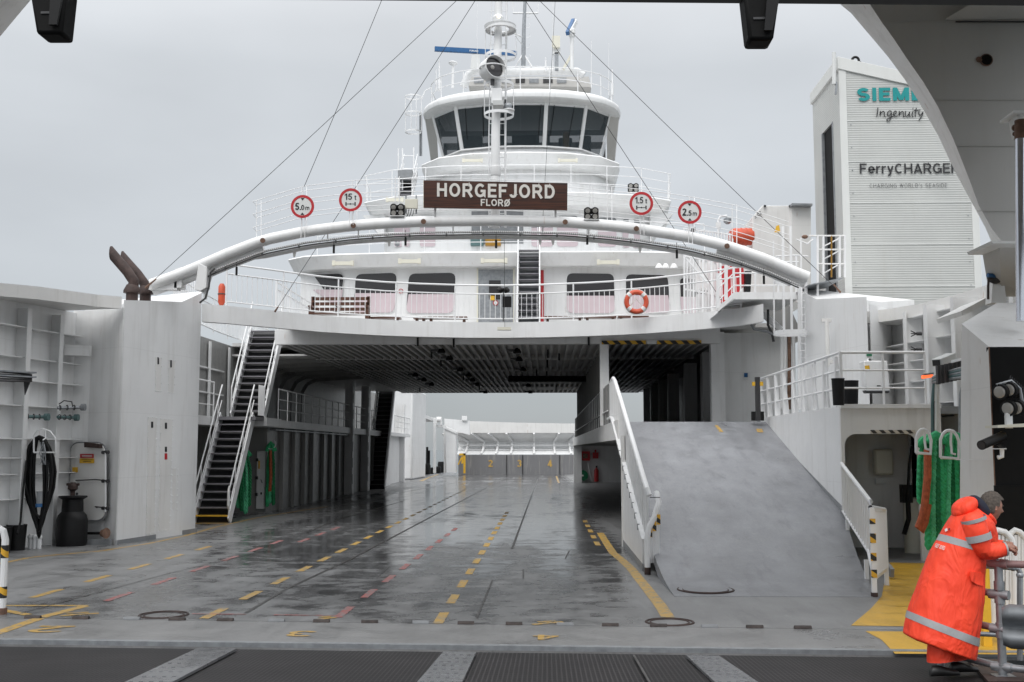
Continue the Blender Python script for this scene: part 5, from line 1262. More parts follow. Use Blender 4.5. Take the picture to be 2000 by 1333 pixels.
for i, (px, y0, y1, r, l) in enumerate(((858, 178, 117, .05, 'thick white whip antenna at the left end of the roof'), (1155, 172, 80, .018, 'thin whip antenna right of the small radar'), (1189, 186, 84, .014, 'thin whip antenna at the right end of the roof'), (1196, 186, 136, .045, 'thick grey post antenna at the right roof edge'), (1080, 140, -8, .018, 'tall thin whip antenna beside the horn'), (932, 135, -8, .012, 'tall thin whip antenna left of the mast'), (1066, 140, 112, .03, 'short antenna with small tip left of the horn'), (852, 178, 136, .03, 'short post beside the left roof railing'))):
    m = MB(); m.cyl(W(px, y0, YR), W(px, y1, YR), r, r * .7, 6); m.cyl(W(px, y0, YR), W(px, y0 - 22, YR), r * 1.6, r * 1.6, 6); tag(m.build('whip_antenna', M['white_rail']), l, 'antenna', 'antennas on the wheelhouse roof')
m = MB(); m.prism([W(1098, 134, YR), W(1114, 106, YR), W(1117, 109, YR), W(1102, 137, YR)], (0, .15, 0)); tag(m.build('wooden_brace', M['cream']), 'small tan slanting brace right of the horn', 'brace')
# ladder cages left of the wheelhouse
lg = thing('ladder_cage', 'white hooped ladder cage left of the wheelhouse', 'ladder', W(808, 300, 55))
for y in (190, 222, 258):
    c = W(807, y, 55); MB().lathe(c, [(.40, -.04), (.415, -.04), (.415, .04), (.40, .04), (.40, -.04)], 22).build('hoop', M['white_rail'], lg)
for px in (792, 803, 813, 823): MB().cyl(W(px, 188, 55 + (-.4 if px in (803, 813) else 0)), W(px, 258, 55 + (-.4 if px in (803, 813) else 0)), .022, seg=5).build('bar', M['white_rail'], lg)
for px in (820, 823): MB().cyl(W(px, 222, 55.3), W(px, 305, 55.3), .04, seg=6).build('rail', M['galv'], lg)
MB().tube([W(823, 195, 55), W(830, 178, 55), W(842, 172, 55)], .03, 6).build('rail', M['white_rail'], lg)
sp = stairs('bridge_stair', 'small grey stair left below the wheelhouse eave', FX(779, 52), FX(806, 52), 51, 13.9, 53, 15.6, 7)
MB().prism([W(777, 332, 51), W(805, 332, 51), W(805, 347, 51), W(777, 347, 51)], (0, 1.2, 0)).build('landing', M['grey'], sp)
for px in (778, 786, 808): MB().cyl(W(px, 290 if px < 800 else 288, 51.5), W(px, 372, 51.5), .035, seg=6).build('post', M['white_rail'], sp)
for y in (305, 330): MB().cyl(W(786, y, 51.5), W(808, y, 51.5), .025, seg=5).build('rail', M['white_rail'], sp)
flood(1237, 367, 44.0, 1.15, 'black four lamp floodlight on the wing deck above the 1.5 t sign')
# ================================================================== COVERED CAR DECK, left side
def wall_box(name, label, boxes, mat='white', cat='ship wall', bevel=0):
    b0 = boxes[0]; root = thing(name, label, cat, ((b0[0] + b0[1]) / 2, (b0[2] + b0[3]) / 2, b0[4]))
    for b in boxes: MB().box(*b).build('panel', M[mat], root, bevel=bevel)
    return root
LW = -8.16
lw = wall_box('inner_side_wall', 'shade-darkened left wall below the covered walkway', [(LW - .1, LW, 37.0, 62.0, 0, 2.83), (-9.7, LW, 36.9, 37.0, 0, 2.83)], 'inner')
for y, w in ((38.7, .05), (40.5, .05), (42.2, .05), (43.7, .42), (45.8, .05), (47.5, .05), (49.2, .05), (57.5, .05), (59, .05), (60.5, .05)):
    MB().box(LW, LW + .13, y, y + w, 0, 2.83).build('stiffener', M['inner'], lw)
ed = MB().box(-8.48, -8.2, 36.82, 36.9, .12, 2.05).build('door', M['white'], lw, bevel=.02)
for z in (.55, 1.1, 1.7): MB().box(-8.5, -8.42, 36.76, 36.83, z, z + .1).build('dog', M['dark'], ed)
MB().box(-8.42, -8.37, 36.80, 36.82, 1.45, 1.72).build('notice', M['yellow'], ed); MB().beam((-8.32, 36.79, 1.1), (-8.27, 36.79, .98), .02, .02).build('handle', M['dark'], ed); MB().box(-8.32, -8.28, 36.78, 36.82, .6, .67).build('lock', M['black'], ed)
wk = thing('side_walkway', 'raised side walkway along the left wall of the car deck', 'walkway', (-8.7, 45, 2.83))
MB().box(-9.8, -7.88, 36.6, 62, 2.83, 3.1).build('slab', M['white'], wk); MB().box(-9.8, -8.95, 28.7, 33.6, 2.83, 3.1).build('slab', M['white'], wk); MB().box(-9.8, -7.7, 33.6, 34.7, 3.0, 3.1).build('landing', M['tread'], wk); MB().box(-9.8, -7.62, 34.65, 36.6, 2.83, 3.1).build('landing', M['white'], wk)
MB().box(-8.25, -7.95, 37.2, 51, 2.74, 2.78).build('pipe_run', M['galv'], wk)
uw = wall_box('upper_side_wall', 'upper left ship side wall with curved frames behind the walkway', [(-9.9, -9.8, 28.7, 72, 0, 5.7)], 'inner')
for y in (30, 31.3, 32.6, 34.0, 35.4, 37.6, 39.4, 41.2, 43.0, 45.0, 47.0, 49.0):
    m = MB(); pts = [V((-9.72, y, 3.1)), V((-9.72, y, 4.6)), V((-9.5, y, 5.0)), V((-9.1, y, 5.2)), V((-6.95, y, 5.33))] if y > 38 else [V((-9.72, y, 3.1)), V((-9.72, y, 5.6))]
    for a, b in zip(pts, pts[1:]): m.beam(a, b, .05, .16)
    m.build('frame', M['white'] if y < 38 else M['inner'], uw)  # same frames, darker tone painted in where the walkway lies in shade
for z in (3.9, 4.7): MB().box(-9.8, -9.7, 28.7, 37, z, z + .04).build('stringer', M['white'], uw)
MB().box(-9.85, -6.95, 38.2, 62, 5.36, 5.42).build('soffit', M['deckhead'], uw)
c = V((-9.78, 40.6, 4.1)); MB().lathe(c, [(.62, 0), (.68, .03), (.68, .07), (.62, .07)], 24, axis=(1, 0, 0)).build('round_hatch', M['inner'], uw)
for y, w, l in ((51.1, .5, 'nearer white pillar at the left of the covered deck'), (55.6, .7, 'farther white pillar at the left of the covered deck')):
    root = thing('deck_pillar', l, 'pillar', (-8.0, y, 0), 'white pillars of the covered deck'); MB().box(-8.16, -7.78, y, y + w, 0, 5.3).build('shaft', M['white'], root, bevel=.03)
    for k in range(6): MB().box(-7.79, -7.77, y + .1, y + .16, .5 + .75 * k, .95 + .75 * k).build('slot', M['dark'], root)
rail('walkway_railing', 'white three bar railing of the left walkway in the dark', [(-7.93, 37.4, 3.1), (-7.93, 51, 3.1)], 1.05, nr=3, post_sp=1.3, rt=.022)
rail('walkway_railing', 'short walkway railing between the two left pillars', [(-7.93, 51.7, 3.1), (-7.93, 55.5, 3.1)], 1.05, nr=3, post_sp=1.3, rt=.022)
rail('walkway_railing', 'short walkway railing beyond the second left pillar', [(-7.93, 56.5, 3.1), (-7.93, 58.8, 3.1)], 1.05, nr=3, post_sp=1.2, rt=.022)
rail('walkway_railing', 'short walkway railing left of the near stairs', [(-8.98, 28.8, 3.1), (-8.98, 33.5, 3.1)], 1.05, nr=3, post_sp=1.5, rt=.024)
# near stairs in two flights
s1 = stairs('deck_stair', 'lower flight of the steep grey stair on the left with yellow first step', -8.86, -7.85, 31.55, 0, 33.95, 3.1, 14, first_yellow=True)
s2 = stairs('deck_stair', 'upper flight of the steep grey stair on the left reaching the upper deck', -8.78, -7.72, 34.75, 3.1, 36.95, 6.1, 13)
MB().box(-8.86, -7.85, 31.3, 31.5, .004, .012).build('yellow_mark', M['mark_yellow'], s1)
m = MB()
for k in range(9): m.beam((-7.72, 34.0 + .09 * k, 3.15), (-7.72, 34.0 + .09 * k, 4.1), .02, .02)
m.build('baluster_panel', M['white_rail'], s2)
MB().tube([(-7.85, 31.5, 1.05), (-7.85, 31.4, .9), (-7.85, 31.4, .5), (-7.85, 31.5, .4)], .03, 7).build('handrail_end', M['white_rust'], s1)
stairs('deck_stair', 'dark far stair on the left near the rear end of the covered deck', -8.3, -7.35, 58.6, 0, 62.2, 5.5, 22)
# rope hanks
def hank(name, label, cx, Y, px_w, y0, y1, n, z_spread=.22, seed=1, rad=.032, group=None, sleeve=None, W_=None):
    random.seed(seed); root = thing(name, label, 'rope', W(cx, y1, Y), group)
    for i in range(n):
        f = (i + .5) / n - .5; x = cx + px_w * f + random.uniform(-1, 1); yb = y1 - random.uniform(0, (y1 - y0) * .16) - abs(f) * (y1 - y0) * .05
        Yd = Y + random.uniform(-z_spread, z_spread) * .3
        pts = []; K = int((y1 - y0) / 2.2)
        top = (cx + px_w * f * .45, y0 + abs(f) * 6)
        for k in range(K + 1):
            t = k / K; px = top[0] + (x - top[0]) * min(1, t * 3.2) + math.sin(t * 6 + i) * px_w * .02; py = top[1] + (yb - top[1]) * t
            pts.append(W(px, py, Yd + .01 * math.sin(k * .9)))
        x2 = x + random.choice((-1, 1)) * px_w * .10
        q = pts[-1]; e = W(x2, yb - 1, Yd); e2 = W(x2, yb - (y1 - y0) * .3, Yd)
        path = pts + [q.lerp(e, .5) + V((0, 0, -.04)), e, e.lerp(e2, .5), e2]
        m = MB(); ph = random.uniform(0, 6)
        dens = [path[0]]
        for p_, q_ in zip(path, path[1:]):
            kk = max(1, int((q_ - p_).length / .03)); dens += [p_.lerp(q_, (j + 1) / kk) for j in range(kk)]
        for s3 in range(3):
            hel = []; acc = 0
            for j, p_ in enumerate(dens):
                a3 = ph + s3 * 2.094 + j * .03 / .30 * 6.283; hel.append(p_ + V((math.cos(a3), math.sin(a3), .25 * math.sin(a3))) * rad * .46)
            m.tube(hel, rad * .56, 7)
        m.build('strand', M[('rope', 'rope_light', 'rope_gap')[i % 3]], root)  # tones alternate so the darkest strands read as shaded gaps
    m = MB(); m.tube([W(cx - px_w * .42, y0 + 14, Y - .05), W(cx - px_w * .2, y0 + 3, Y - .05), W(cx, y0 - 2, Y - .05), W(cx + px_w * .22, y0 + 3, Y - .05), W(cx + px_w * .45, y0 + 14, Y - .05)], rad * 1.6, 8); m.build('top_bight', M['rope'], root)
    return root
h1 = thing('x', 'x', 'x', (0, 0, 0)); bpy.data.objects.remove(h1)
hank('rope_hank', 'bright green rope hank hanging beside the foot of the near stairs', 473, 34.6, 34, 878, 1008, 6, seed=2, rad=.055, group='green mooring rope hanks')
hr = hank('rope_hank', 'dark green rope hank with orange loop on the inner left wall', 529, 36.7, 17, 868, 992, 3, seed=4, rad=.05, group='green mooring rope hanks')
MB().tube([W(528, 880, 36.5), W(529, 930, 36.5), W(527, 960, 36.5)], .05, 7).build('sleeve', M['rope_orange'], hr)
MB().torus(W(529, 868, 36.6), .16, .02, axis=(0, 1, 0), a0=0, a1=180).build('rack', M['white_rail'], hr)
bin_(545, 987, .17, .5, 'black bin against the dark inner left wall')
# beyond the covered deck, left
wall_box('rear_side_wall', 'white side wall panels beyond the covered deck on the left', [(-8.7, -8.1, 63.0, 66.0, 0, 2.9), (-8.8, -8.3, 66.0, 72, 0, 2.9), (-8.8, -7.9, 63, 74, 2.9, 3.1), (-8.6, -8.0, 71.5, 71.9, 0, 5.0)], 'white')
rail('walkway_railing', 'small bright railing above the rear side wall', [(-7.95, 66.5, 3.1), (-7.95, 74, 3.1)], 1.05, nr=3, post_sp=1.5, rt=.03)
def far(px, Y): return FX(px, Y)
fc = thing('side_casing', 'far white casing column at the rear left end of the deck', 'casing', (-8.4, 80, 0))
MB().prism([V((far(792, 76.5), 76.5, 0)), V((far(806, 76.5), 76.5, 0)), V((far(832, 83), 83, 0)), V((-10, 83, 0)), V((-10, 76.5, 0))], (0, 0, 6.3)).build('wall', M['white'], fc, bevel=.12)
# rear bulwark (left) and raised rear gate
rb = thing('bulwark_wall', 'white rear bulwark with sloping top band left of the numbered gate', 'ship wall', (-8.4, 87, 0))
MB().box(-9.4, -9.3, 83, 95, 0, 4.2).build('plating', M['white'], rb)
for y in (85, 87.5, 90): MB().box(-9.3, -8.95, y, y + .05, 0, 4.0).build('rib_web', M['white'], rb)
a, b = W(828, 812, 84), W(895, 850, 90)
MB().hexa([W(829, 817, 84), W(849, 824, 87), W(849, 824, 87) + V((-1, 1, 0)), W(829, 817, 84) + V((-1, 1, 0)), W(829, 810, 84), W(849, 817, 87), W(849, 817, 87) + V((-1, 1, 0)), W(829, 810, 84) + V((-1, 1, 0))]).build('top_band', M['white'], rb)
MB().prism([W(868, 818, 91), W(917, 822, 91), W(917, 850, 91), W(868, 836, 91)], (0, .6, 0)).build('top_band', M['white'], rb)
MB().prism([W(869, 833, 88), W(890, 845, 88), W(890, 923.5, 88), W(872, 923.5, 88)], (0, 1.5, 0)).build('column', M['white'], rb)
MB().prism([W(866, 832, 87.9), W(892, 843, 87.9), W(892, 848, 87.9), W(866, 837, 87.9)], (0, 1.2, 0)).build('column_cap', M['white'], rb)
MB().prism([W(846, 816, 86), W(851, 816, 86), W(851, 924, 86), W(846, 924, 86)], (0, .3, 0)).build('post', M['white'], rb)
MB().prism([W(850, 830, 87), W(870, 830, 87), W(870, 835, 87), W(850, 835, 87)], (0, .5, 0)).build('shelf', M['white'], rb)
wn = thing('winch', 'small white winch drum on the rear left bulwark', 'winch', W(858, 830, 87)); MB().cyl(W(854, 820, 87), W(862, 820, 87), .22).build('drum', M['white'], wn)
for px in (853, 862): MB().box(*[v for a in zip(W(px, 822, 87) - V((.04, .2, .34)), W(px, 822, 87) + V((.04, .2, .3))) for v in a]).build('side_plate', M['white'], wn)
rk2 = MB().box(*[v for a in zip(W(907, 817, 91) - V((.2, .2, .2)), W(907, 817, 91) + V((.22, .2, .18))) for v in a]); tag(rk2.build('vent_box', M['white']), 'small white box on top of the rear left bulwark', 'box')
pp = MB(); pp.cyl(W(869, 925, 88.5), W(869, 840, 88.5), .1); pp.torus(W(868, 843, 88.5), .25, .08, axis=(0, 1, 0), a0=0, a1=180); tag(pp.build('vent_pipe', M['white']), 'white vent pipe beside the rear column', 'pipe')
for i, (px, y1, w_, h_) in enumerate(((833, 927, .35, .9), (841, 926, .3, .55), (855, 925, .3, .6), (861, 924, .3, 1.0))):
    c = G(px, y1); m = MB(); m.lathe(c, [(w_ * .9, 0), (w_, h_ * .8), (w_ * .8, h_)], 10); tag(m.build('bollard', M['black']), ['tall black bollard right beside the far casing column', 'second small black bollard from the far casing column', 'third black bollard, left of the rear column', 'fourth black bollard, touching the rear column'][i], 'bollard', 'small black bollards far astern')
m = MB(); m.cyl(G(834, 926), G(834, 926) + V((0, 0, 2.3)), .10); m.cyl(G(838, 926), G(838, 926) + V((0, 0, 2)), .08); tag(m.build('hanging_hose', M['black']), 'black hose hanging beside the far casing column', 'hose')
og = thing('orange_gate', 'orange swing gate beside the rear numbered gate', 'gate', G(900, 925))
Yg = 91.5
MB().prism([W(897, 886, Yg), W(909, 886, Yg), W(909, 890, Yg), W(897, 890, Yg)], (0, .2, 0)).build('top_beam', M['yellow'], og); MB().prism([W(905, 886, Yg), W(909, 886, Yg), W(909, 925, Yg), W(905, 925, Yg)], (0, .2, 0)).build('post', M['yellow'], og); MB().beam(W(895, 908, Yg), W(901, 895, Yg), .2, .1).build('brace', M['yellow'], og); MB().beam(W(903, 906, Yg), W(903, 892, Yg), .15, .1).build('brace', M['yellow'], og)
YG = 93.0
gt = thing('rear_gate', 'grey raised rear gate plate painted with numbers 2, 3 and 4', 'gate', (0, YG, 0))
z1 = W(1010, 889, YG).z
MB().box(FX(896, YG), FX(1124, YG), YG, YG + .3, 0, z1).build('plate', M['panel_far'], gt)
for px in (989, 1092, 1020): MB().box(FX(px, YG), FX(px + 2, YG), YG - .04, YG, 0, z1).build('joint', M['dark'], gt)
for t_, px in (('2', 958), ('3', 1014), ('4', 1074)):
    m = MB(); stroke_text(m, t_, W(px, 905.5, YG - .02), (1, 0, 0), (0, 0, 1), height=.60, width=.38, t=.2, th=.01, center=True); m.build('number', M['mark_yellow'], gt)
vs = thing('rear_visor', 'white closed rear visor with curved ribs above the numbered gate', 'visor', (0, YG + 1, z1))
prof = [(93.4, 888), (94.6, 872), (94.4, 862), (93.2, 846)]
zp = [(93.35, W(1010, 888, 93.35).z), (94.8, W(1010, 874, 94.8).z), (94.8, W(1010, 864, 94.8).z), (93.3, W(1010, 846, 93.3).z)]
x0, x1 = FX(893, YG), FX(1135, YG)
m = MB(); m.loft([[V((x, y + .02 * 0 + (.0 if True else 0), z)) for y, z in zp] + [V((x, y + .15, z)) for y, z in zp[::-1]] for x in [x0 + (x1 - x0) * i / 8 for i in range(9)]]); m.build('shell', M['white'], vs)
for px in (913, 945, 972, 1000, 1043, 1082, 1112):
    x = FX(px, YG); c = 1010; dx = (x - FX(1043, YG)) * .10; pts = [V((x, y - .1, z)) for y, z in zp]; pts[0].x -= dx * -.5; pts[3].x -= dx * -2.5; m = MB()
    pts2 = [pts[0], pts[0].lerp(pts[1], .55) + V((0, -.12, 0)), pts[2] + V((0, -.25, 0)), pts[3]]
    for a, b in zip(pts2, pts2[1:]): m.beam(a, b, .16, .2)
    m.build('rib', M['white'], vs)
for z in (zp[0][1] + .35, zp[0][1] + .75): MB().box(x0, x1, 94.0, 94.1, z, z + .06).build('stringer', M['white'], vs)
m = MB(); m.prism([V((x0, 93.2, zp[3][1])), V((x1, 93.2, zp[3][1])), V((x1, 93.2, W(1010, 828, 93.2).z)), V(((x0 + x1) / 2, 93.2, W(1010, 826, 93.2).z)), V((x0, 93.2, W(1010, 822, 93.2).z))], (0, 2.5, 0)); m.build('cap_band', M['white_rust'], vs)
# ================================================================== RIGHT: side deck, partition, ramp
PX = 2.95
pt = thing('partition_wall', 'dark partition wall between main deck and raised side deck', 'ship wall', (PX, 47, 2.8))
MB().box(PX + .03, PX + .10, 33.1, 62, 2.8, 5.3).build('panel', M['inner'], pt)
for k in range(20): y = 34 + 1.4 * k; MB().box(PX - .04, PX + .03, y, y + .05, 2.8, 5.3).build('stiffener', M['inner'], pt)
MB().box(PX - .12, PX + .14, 32.8, 33.1, 2.8, 5.4).build('end_post', M['white'], pt)
sdk = thing('side_deck', 'raised side car deck with its white edge beam', 'deck', (5, 48, 2.35))
MB().box(PX, 7.6, 28.5, 70.5, 2.6, 2.795).build('plate', M['ramp'], sdk); MB().box(PX - .04, PX + .02, 26.2, 70.5, 2.33, 2.80).build('edge_beam', M['white_rust'], sdk); MB().box(PX + .03, 7.0, 28.4, 70.5, 2.45, 2.59).build('underside', M['deckhead'], sdk)
for k in range(7): MB().box(PX + .03, 7.0, 30 + 6 * k, 30.1 + 6 * k, 2.30, 2.45).build('beam', M['deckhead'], sdk)
RY0, RY1, RZ = 18.0, 28.5, 2.8
RS = RZ / (RY1 - RY0)
zr = lambda y: 0.0 if y < 16 else (RS * (y - 16) ** 2 / 8 if y < 20 else (y - RY0) * RS)   # eased at the foot
sp_ = thing('side_deck_parapet', 'long white parapet along the edge of the raised side deck', 'parapet', (PX, 48, 2.8))
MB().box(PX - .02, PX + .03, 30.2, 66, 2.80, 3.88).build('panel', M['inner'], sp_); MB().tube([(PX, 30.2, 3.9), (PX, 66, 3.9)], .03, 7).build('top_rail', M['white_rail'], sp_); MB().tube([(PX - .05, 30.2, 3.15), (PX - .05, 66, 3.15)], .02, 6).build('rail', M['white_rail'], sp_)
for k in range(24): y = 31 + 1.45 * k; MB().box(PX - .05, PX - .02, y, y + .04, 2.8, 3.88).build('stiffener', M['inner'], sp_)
# space under the side deck
bw = wall_box('under_deck_wall', 'white end wall with fire equipment under the side deck', [(PX, 6.9, 70.4, 70.6, 0, 2.45), (PX, PX + .5, 70.0, 70.4, 0, 2.45), (6.9, 7.0, 24, 70.5, 0, 2.6)], 'white')
def at70(px, py): return W(px, py, 70.3)
def bx(c, w, h, d=.2): return MB().box(c.x - w / 2, c.x + w / 2, c.y - d, c.y, c.z - h / 2, c.z + h / 2)
r_ = thing('fire_cabinet', 'larger red fire cabinet on the wall under the side deck', 'cabinet', at70(1144, 900)); bx(at70(1144, 891), .52, .58).build('box', M['red'], r_); bx(at70(1143, 891) + V((0, -.2, 0)), .3, .3, .02).build('label', M['rust_light'], r_)
r_ = thing('fire_cabinet', 'smaller red alarm box beside the fire cabinet under the side deck', 'cabinet', at70(1163, 895)); bx(at70(1163, 890), .36, .38).build('box', M['red'], r_); bx(at70(1163, 882), .1, .2).build('bell', M['red'], r_)
r_ = thing('hose_reel', 'green round hose reel under the side deck', 'hose reel', at70(1138, 943)); MB().lathe(at70(1138, 929), [(.33, 0), (.33, .25), (.06, .27)], 24, axis=(0, -1, 0)).build('drum', M['hose_green'], r_); MB().cyl(at70(1138, 929) + V((0, -.2, 0)), at70(1138, 929) + V((0, -.33, 0)), .06).build('hub', M['signgrey'], r_)
r_ = thing('fire_extinguisher', 'red fire extinguisher standing under the side deck', 'extinguisher', at70(1165, 942)); MB().lathe(at70(1165, 941), [(.14, 0), (.14, .7), (.05, .85), (.05, .95)], 14).build('cylinder', M['red'], r_); MB().cyl(at70(1165, 914), at70(1165, 910), .06).build('valve', M['dark'], r_)
m = MB(); m.tube([at70(1149, 905), at70(1152, 925), at70(1157, 942)], .06, 7); tag(m.build('fire_hose', M['white_rail']), 'white hose hanging between hose reel and extinguisher', 'hose')
# the ramp itself
rm = MB(); n = 26
for i in range(n):
    ya, yb = 16.15 + (RY1 - 16.15) * i / n, 16.15 + (RY1 - 16.15) * (i + 1) / n
    rx = lambda y: 6.85 if y > 21.2 else 6.85 - (21.2 - y) * .176
    rm.hexa([(PX + .1, ya, zr(ya) - .18), (rx(ya), ya, zr(ya) - .18), (rx(yb), yb, zr(yb) - .18), (PX + .1, yb, zr(yb) - .18), (PX + .1, ya, zr(ya) + .004), (rx(ya), ya, zr(ya) + .004), (rx(yb), yb, zr(yb) + .004), (PX + .1, yb, zr(yb) + .004)])
bmesh.ops.remove_doubles(rm.bm, verts=rm.bm.verts[:], dist=.001)
struct(rm.build('side_ramp', M['ramp']), 'pale grey ramp rising to the side deck')
stripe_line('ramp_mark', [(1399, 826), (1408, 842)], .0, 'mark_yellow') if False else None
def on_ramp(px, py): return PLN(px, py, (4, RY0, .012), V((0, -RZ / (RY1 - RY0), 1)))
m = MB(); m.face([on_ramp(1396, 831), on_ramp(1402, 831), on_ramp(1413, 844), on_ramp(1405, 844)]); m.face([on_ramp(1477, 838), on_ramp(1488, 838), on_ramp(1491, 845), on_ramp(1479, 844)]); struct(m.build('ramp_mark', M['mark_yellow']))
# ramp parapet, left
rp_ = thing('ramp_parapet', 'white parapet wall rising along the left side of the ramp', 'parapet', (PX, 23, 0))
zt_ = lambda y: zr(y) + .98 + .12 * min(1, max(0, (y - 20) / 6))
ys = [19.45 + (30.2 - 19.45) * i / 16 for i in range(17)]
zrr = lambda y: min(zr(y), 2.8)
def prof_top(y): return min(zt_(y), 3.93) if y < 29.2 else 3.93 - (y - 29.2) * .05
m = MB(); m.loft([[V((PX, y, max(.02, zrr(y) + .12))), V((PX, y, prof_top(y))), V((PX + .05, y, prof_top(y))), V((PX + .05, y, max(.02, zrr(y) + .12)))] for y in ys]); m.build('panel', M['white'], rp_)
m = MB()
for k in range(30):
    y = 19.7 + .35 * k; m.box(PX - .016, PX, y, y + .025, zrr(y) + .2, prof_top(y) - .02)
o = m.build('batten', M['white'], rp_); o['kind'] = 'stuff'
MB().tube([V((PX + .06, 19.4, 1.30))] + [V((PX + .03, y, prof_top(y) + .02)) for y in ys], .05, 9).build('top_rail', M['white_rail'], rp_)
m = MB()
for a, b in zip(ys, ys[1:]): m.beam((PX - .03, a, zrr(a) + .13), (PX - .03, b, zrr(b) + .13), .10, .05)
m.build('kerb', M['white_rail'], rp_)
for k in range(9): y = 20.2 + .62 * k; MB().box(PX - .09, PX - .05, y, y + .05, zr(y) + .06, zr(y) + .17).build('kerb_bracket', M['grey'], rp_)
m = MB(); m.prism([V((PX - .06, 19.5, 0)), V((PX - .06, 24.3, 0)), V((PX - .06, 24.3, zr(24.3) + .1)), V((PX - .06, 19.5, zr(19.5) + .1))], (.05, 0, 0)); m.build('lower_panel', M['white'], rp_)
MB().box(PX - .09, PX + .02, 24.25, 24.42, 0, 2.4).build('post', M['white_rust'], rp_)
m = MB(); m.prism([V((PX - .07, 19.4, 0)), V((PX - .07, 24.3, 0)), V((PX - .07, 24.3, .14)), V((PX - .07, 19.4, .12))], (.008, 0, 0)); m.build('skirting', M['grey'], rp_)
MB().tube([(PX + .17, 19.25, 1.36), (PX + .19, 19.1, 1.2), (PX + .10, 18.95, .95), (PX, 18.9, .78), (PX - .03, 18.9, .6), (PX - .03, 18.9, 0.0)], .05, 9).build('end_rail', M['white_rail'], rp_)
MB().cyl((PX - .03, 18.9, 0), (PX - .03, 18.9, .12), .054, seg=10).build('end_foot', M['rust'], rp_)
m = MB()
for k in range(5): m.beam((PX + .0 + .045 * k, 19.0 + .03 * k, .18), (PX + .0 + .045 * k, 19.0 + .03 * k, .85 + .09 * k), .035, .02)
m.build('end_panel', M['white_rail'], rp_)
for k, (dx, z) in enumerate(((0.0, .62), (.07, .72), (.14, .83))): MB().box(PX + dx, PX + dx + .06, 18.93, 18.97, z, z + .17).build('hazard_plate', M['hazard_post'], rp_)
for z in (1.28, 1.18, .93, .8): MB().box(PX + .03, PX + .2, 18.93, 19.0, z, z + .012).build('mark', M['dark'], rp_) if z > 1.2 else None
# right ramp wall, room and platform
RX = 6.85
rw = thing('ramp_side_wall', 'tall white wall along the right side of the ramp with a dark doorway', 'ship wall', (RX, 25, 0))
MB().box(RX, RX + .08, 21.385, 29.6, 0, 2.92).build('side_panel', M['white'], rw)
def FW(px, py): return W(px, py, 21.3)
zT = 2.93
q = lambda px, py: (lambda p: (p.x, p.z))(FW(px, py))
dx0, dz1 = q(1649, 848); dx1, _ = q(1792, 848)
outl = [(RX, 0), (RX, zT), (8.75, zT), (8.75, 0), (dx1, 0)]
def arc(cx, cz, r, a0, a1, n=6): return [(cx + r * math.cos(R(a0 + (a1 - a0) * k / n)), cz + r * math.sin(R(a0 + (a1 - a0) * k / n))) for k in range(n + 1)]
rr_ = .22
outl += arc(dx1 - rr_, dz1 - rr_, rr_, 0, 90) + arc(dx0 + rr_, dz1 - rr_, rr_, 90, 180) + [(dx0, 0)]
m = MB(); m.prism([V((x, 21.3, z)) for x, z in outl], (0, .08, 0)); m.build('front_panel', M['white_rust'], rw)
MB().box(FW(1700, 845).x, FW(1787, 845).x, 21.28, 21.3, dz1 + .01, dz1 + .075).build('hazard_strip', M['hazard_white'], rw)
MB().box(RX + .08, 9.6, 21.4, 28.6, 2.78, 2.92).build('platform', M['grey'], rw)
MB().box(RX - .003, 8.75, 21.25, 21.297, 2.88, 2.96).build('edge', M['white'], rw)
m = MB()
for a, b in ((21.3, 29.6),): m.hexa([(RX - .012, a, zr(a) + .0), (RX, a, zr(a)), (RX, b, zr(28.5)), (RX - .012, b, zr(28.5)), (RX - .012, a, zr(a) + .13), (RX, a, zr(a) + .13), (RX, b, zr(28.5) + .13), (RX - .012, b, zr(28.5) + .13)])
m.build('skirting', M['grey'], rw)
MB().beam((RX - .03, 18.3, .1), (RX - .03, 21.3, zr(21.3) + .05), .06, .14).build('kerb', M['grey'], rw)
rmw = wall_box('store_room', 'dim inner walls of the room behind the doorway beside the ramp', [(RX + .09, 9.6, 24.2, 24.3, 0, 2.75), (9.3, 9.4, 21.4, 24.2, 0, 2.75)], 'white_rust')
c = W(1722, 905, 24.1); m = MB(); m.box(c.x - .2, c.x + .2, c.y - .2, c.y, c.z - .25, c.z + .3); tag(m.build('wall_box', M['cream'], bevel=.05), 'cream box on the dim room wall behind the doorway', 'box')
c = W(1780, 1000, 23); m = MB(); m.lathe(V((c.x, c.y, 0)), [(.16, 0), (.16, 1.0), (.1, 1.12)], 14); tag(m.build('gas_bottle', M['cream']), 'pale cylinder just inside the doorway', 'cylinder')
c = W(1773, 965, 22.4); m = MB(); m.box(c.x - .1, c.x + .1, c.y, c.y + .2, c.z - .18, c.z + .18); m.tube([c, c + V((.05, 0, .6)), c + V((.12, 0, .95))], .03, 6); m.tube([c, c + V((0, 0, -.5)), c + V((-.1, 0, -.8))], .05, 6); tag(m.build('breathing_set', M['black']), 'black box and hose hanging inside the doorway', 'hose')
c = W(1720, 940, 24.1); m = MB(); m.box(c.x - .11, c.x + .11, c.y - .02, c.y, c.z - .06, c.z + .06); tag(m.build('room_sign', M['signgrey']), 'small pale sign on the dim room wall', 'sign')
rail('platform_railing', 'white three bar railing along the platform above the ramp wall', [(RX + .04, 29.4, 2.93), (RX + .04, 21.36, 2.93)], 1.03, nr=3, post_sp=1.0, rt=.03)
for k in range(9): y = 21.6 + .95 * k; MB().hexa([(RX + .0, y, 2.92), (RX + .14, y, 2.92), (RX + .14, y + .1, 2.92), (RX, y + .1, 2.92), (RX + .01, y, 3.9), (RX + .06, y, 3.9), (RX + .06, y + .1, 3.9), (RX + .01, y + .1, 3.9)]).build('flat_post', M['white_rail'], bpy.data.objects['platform_railing'])
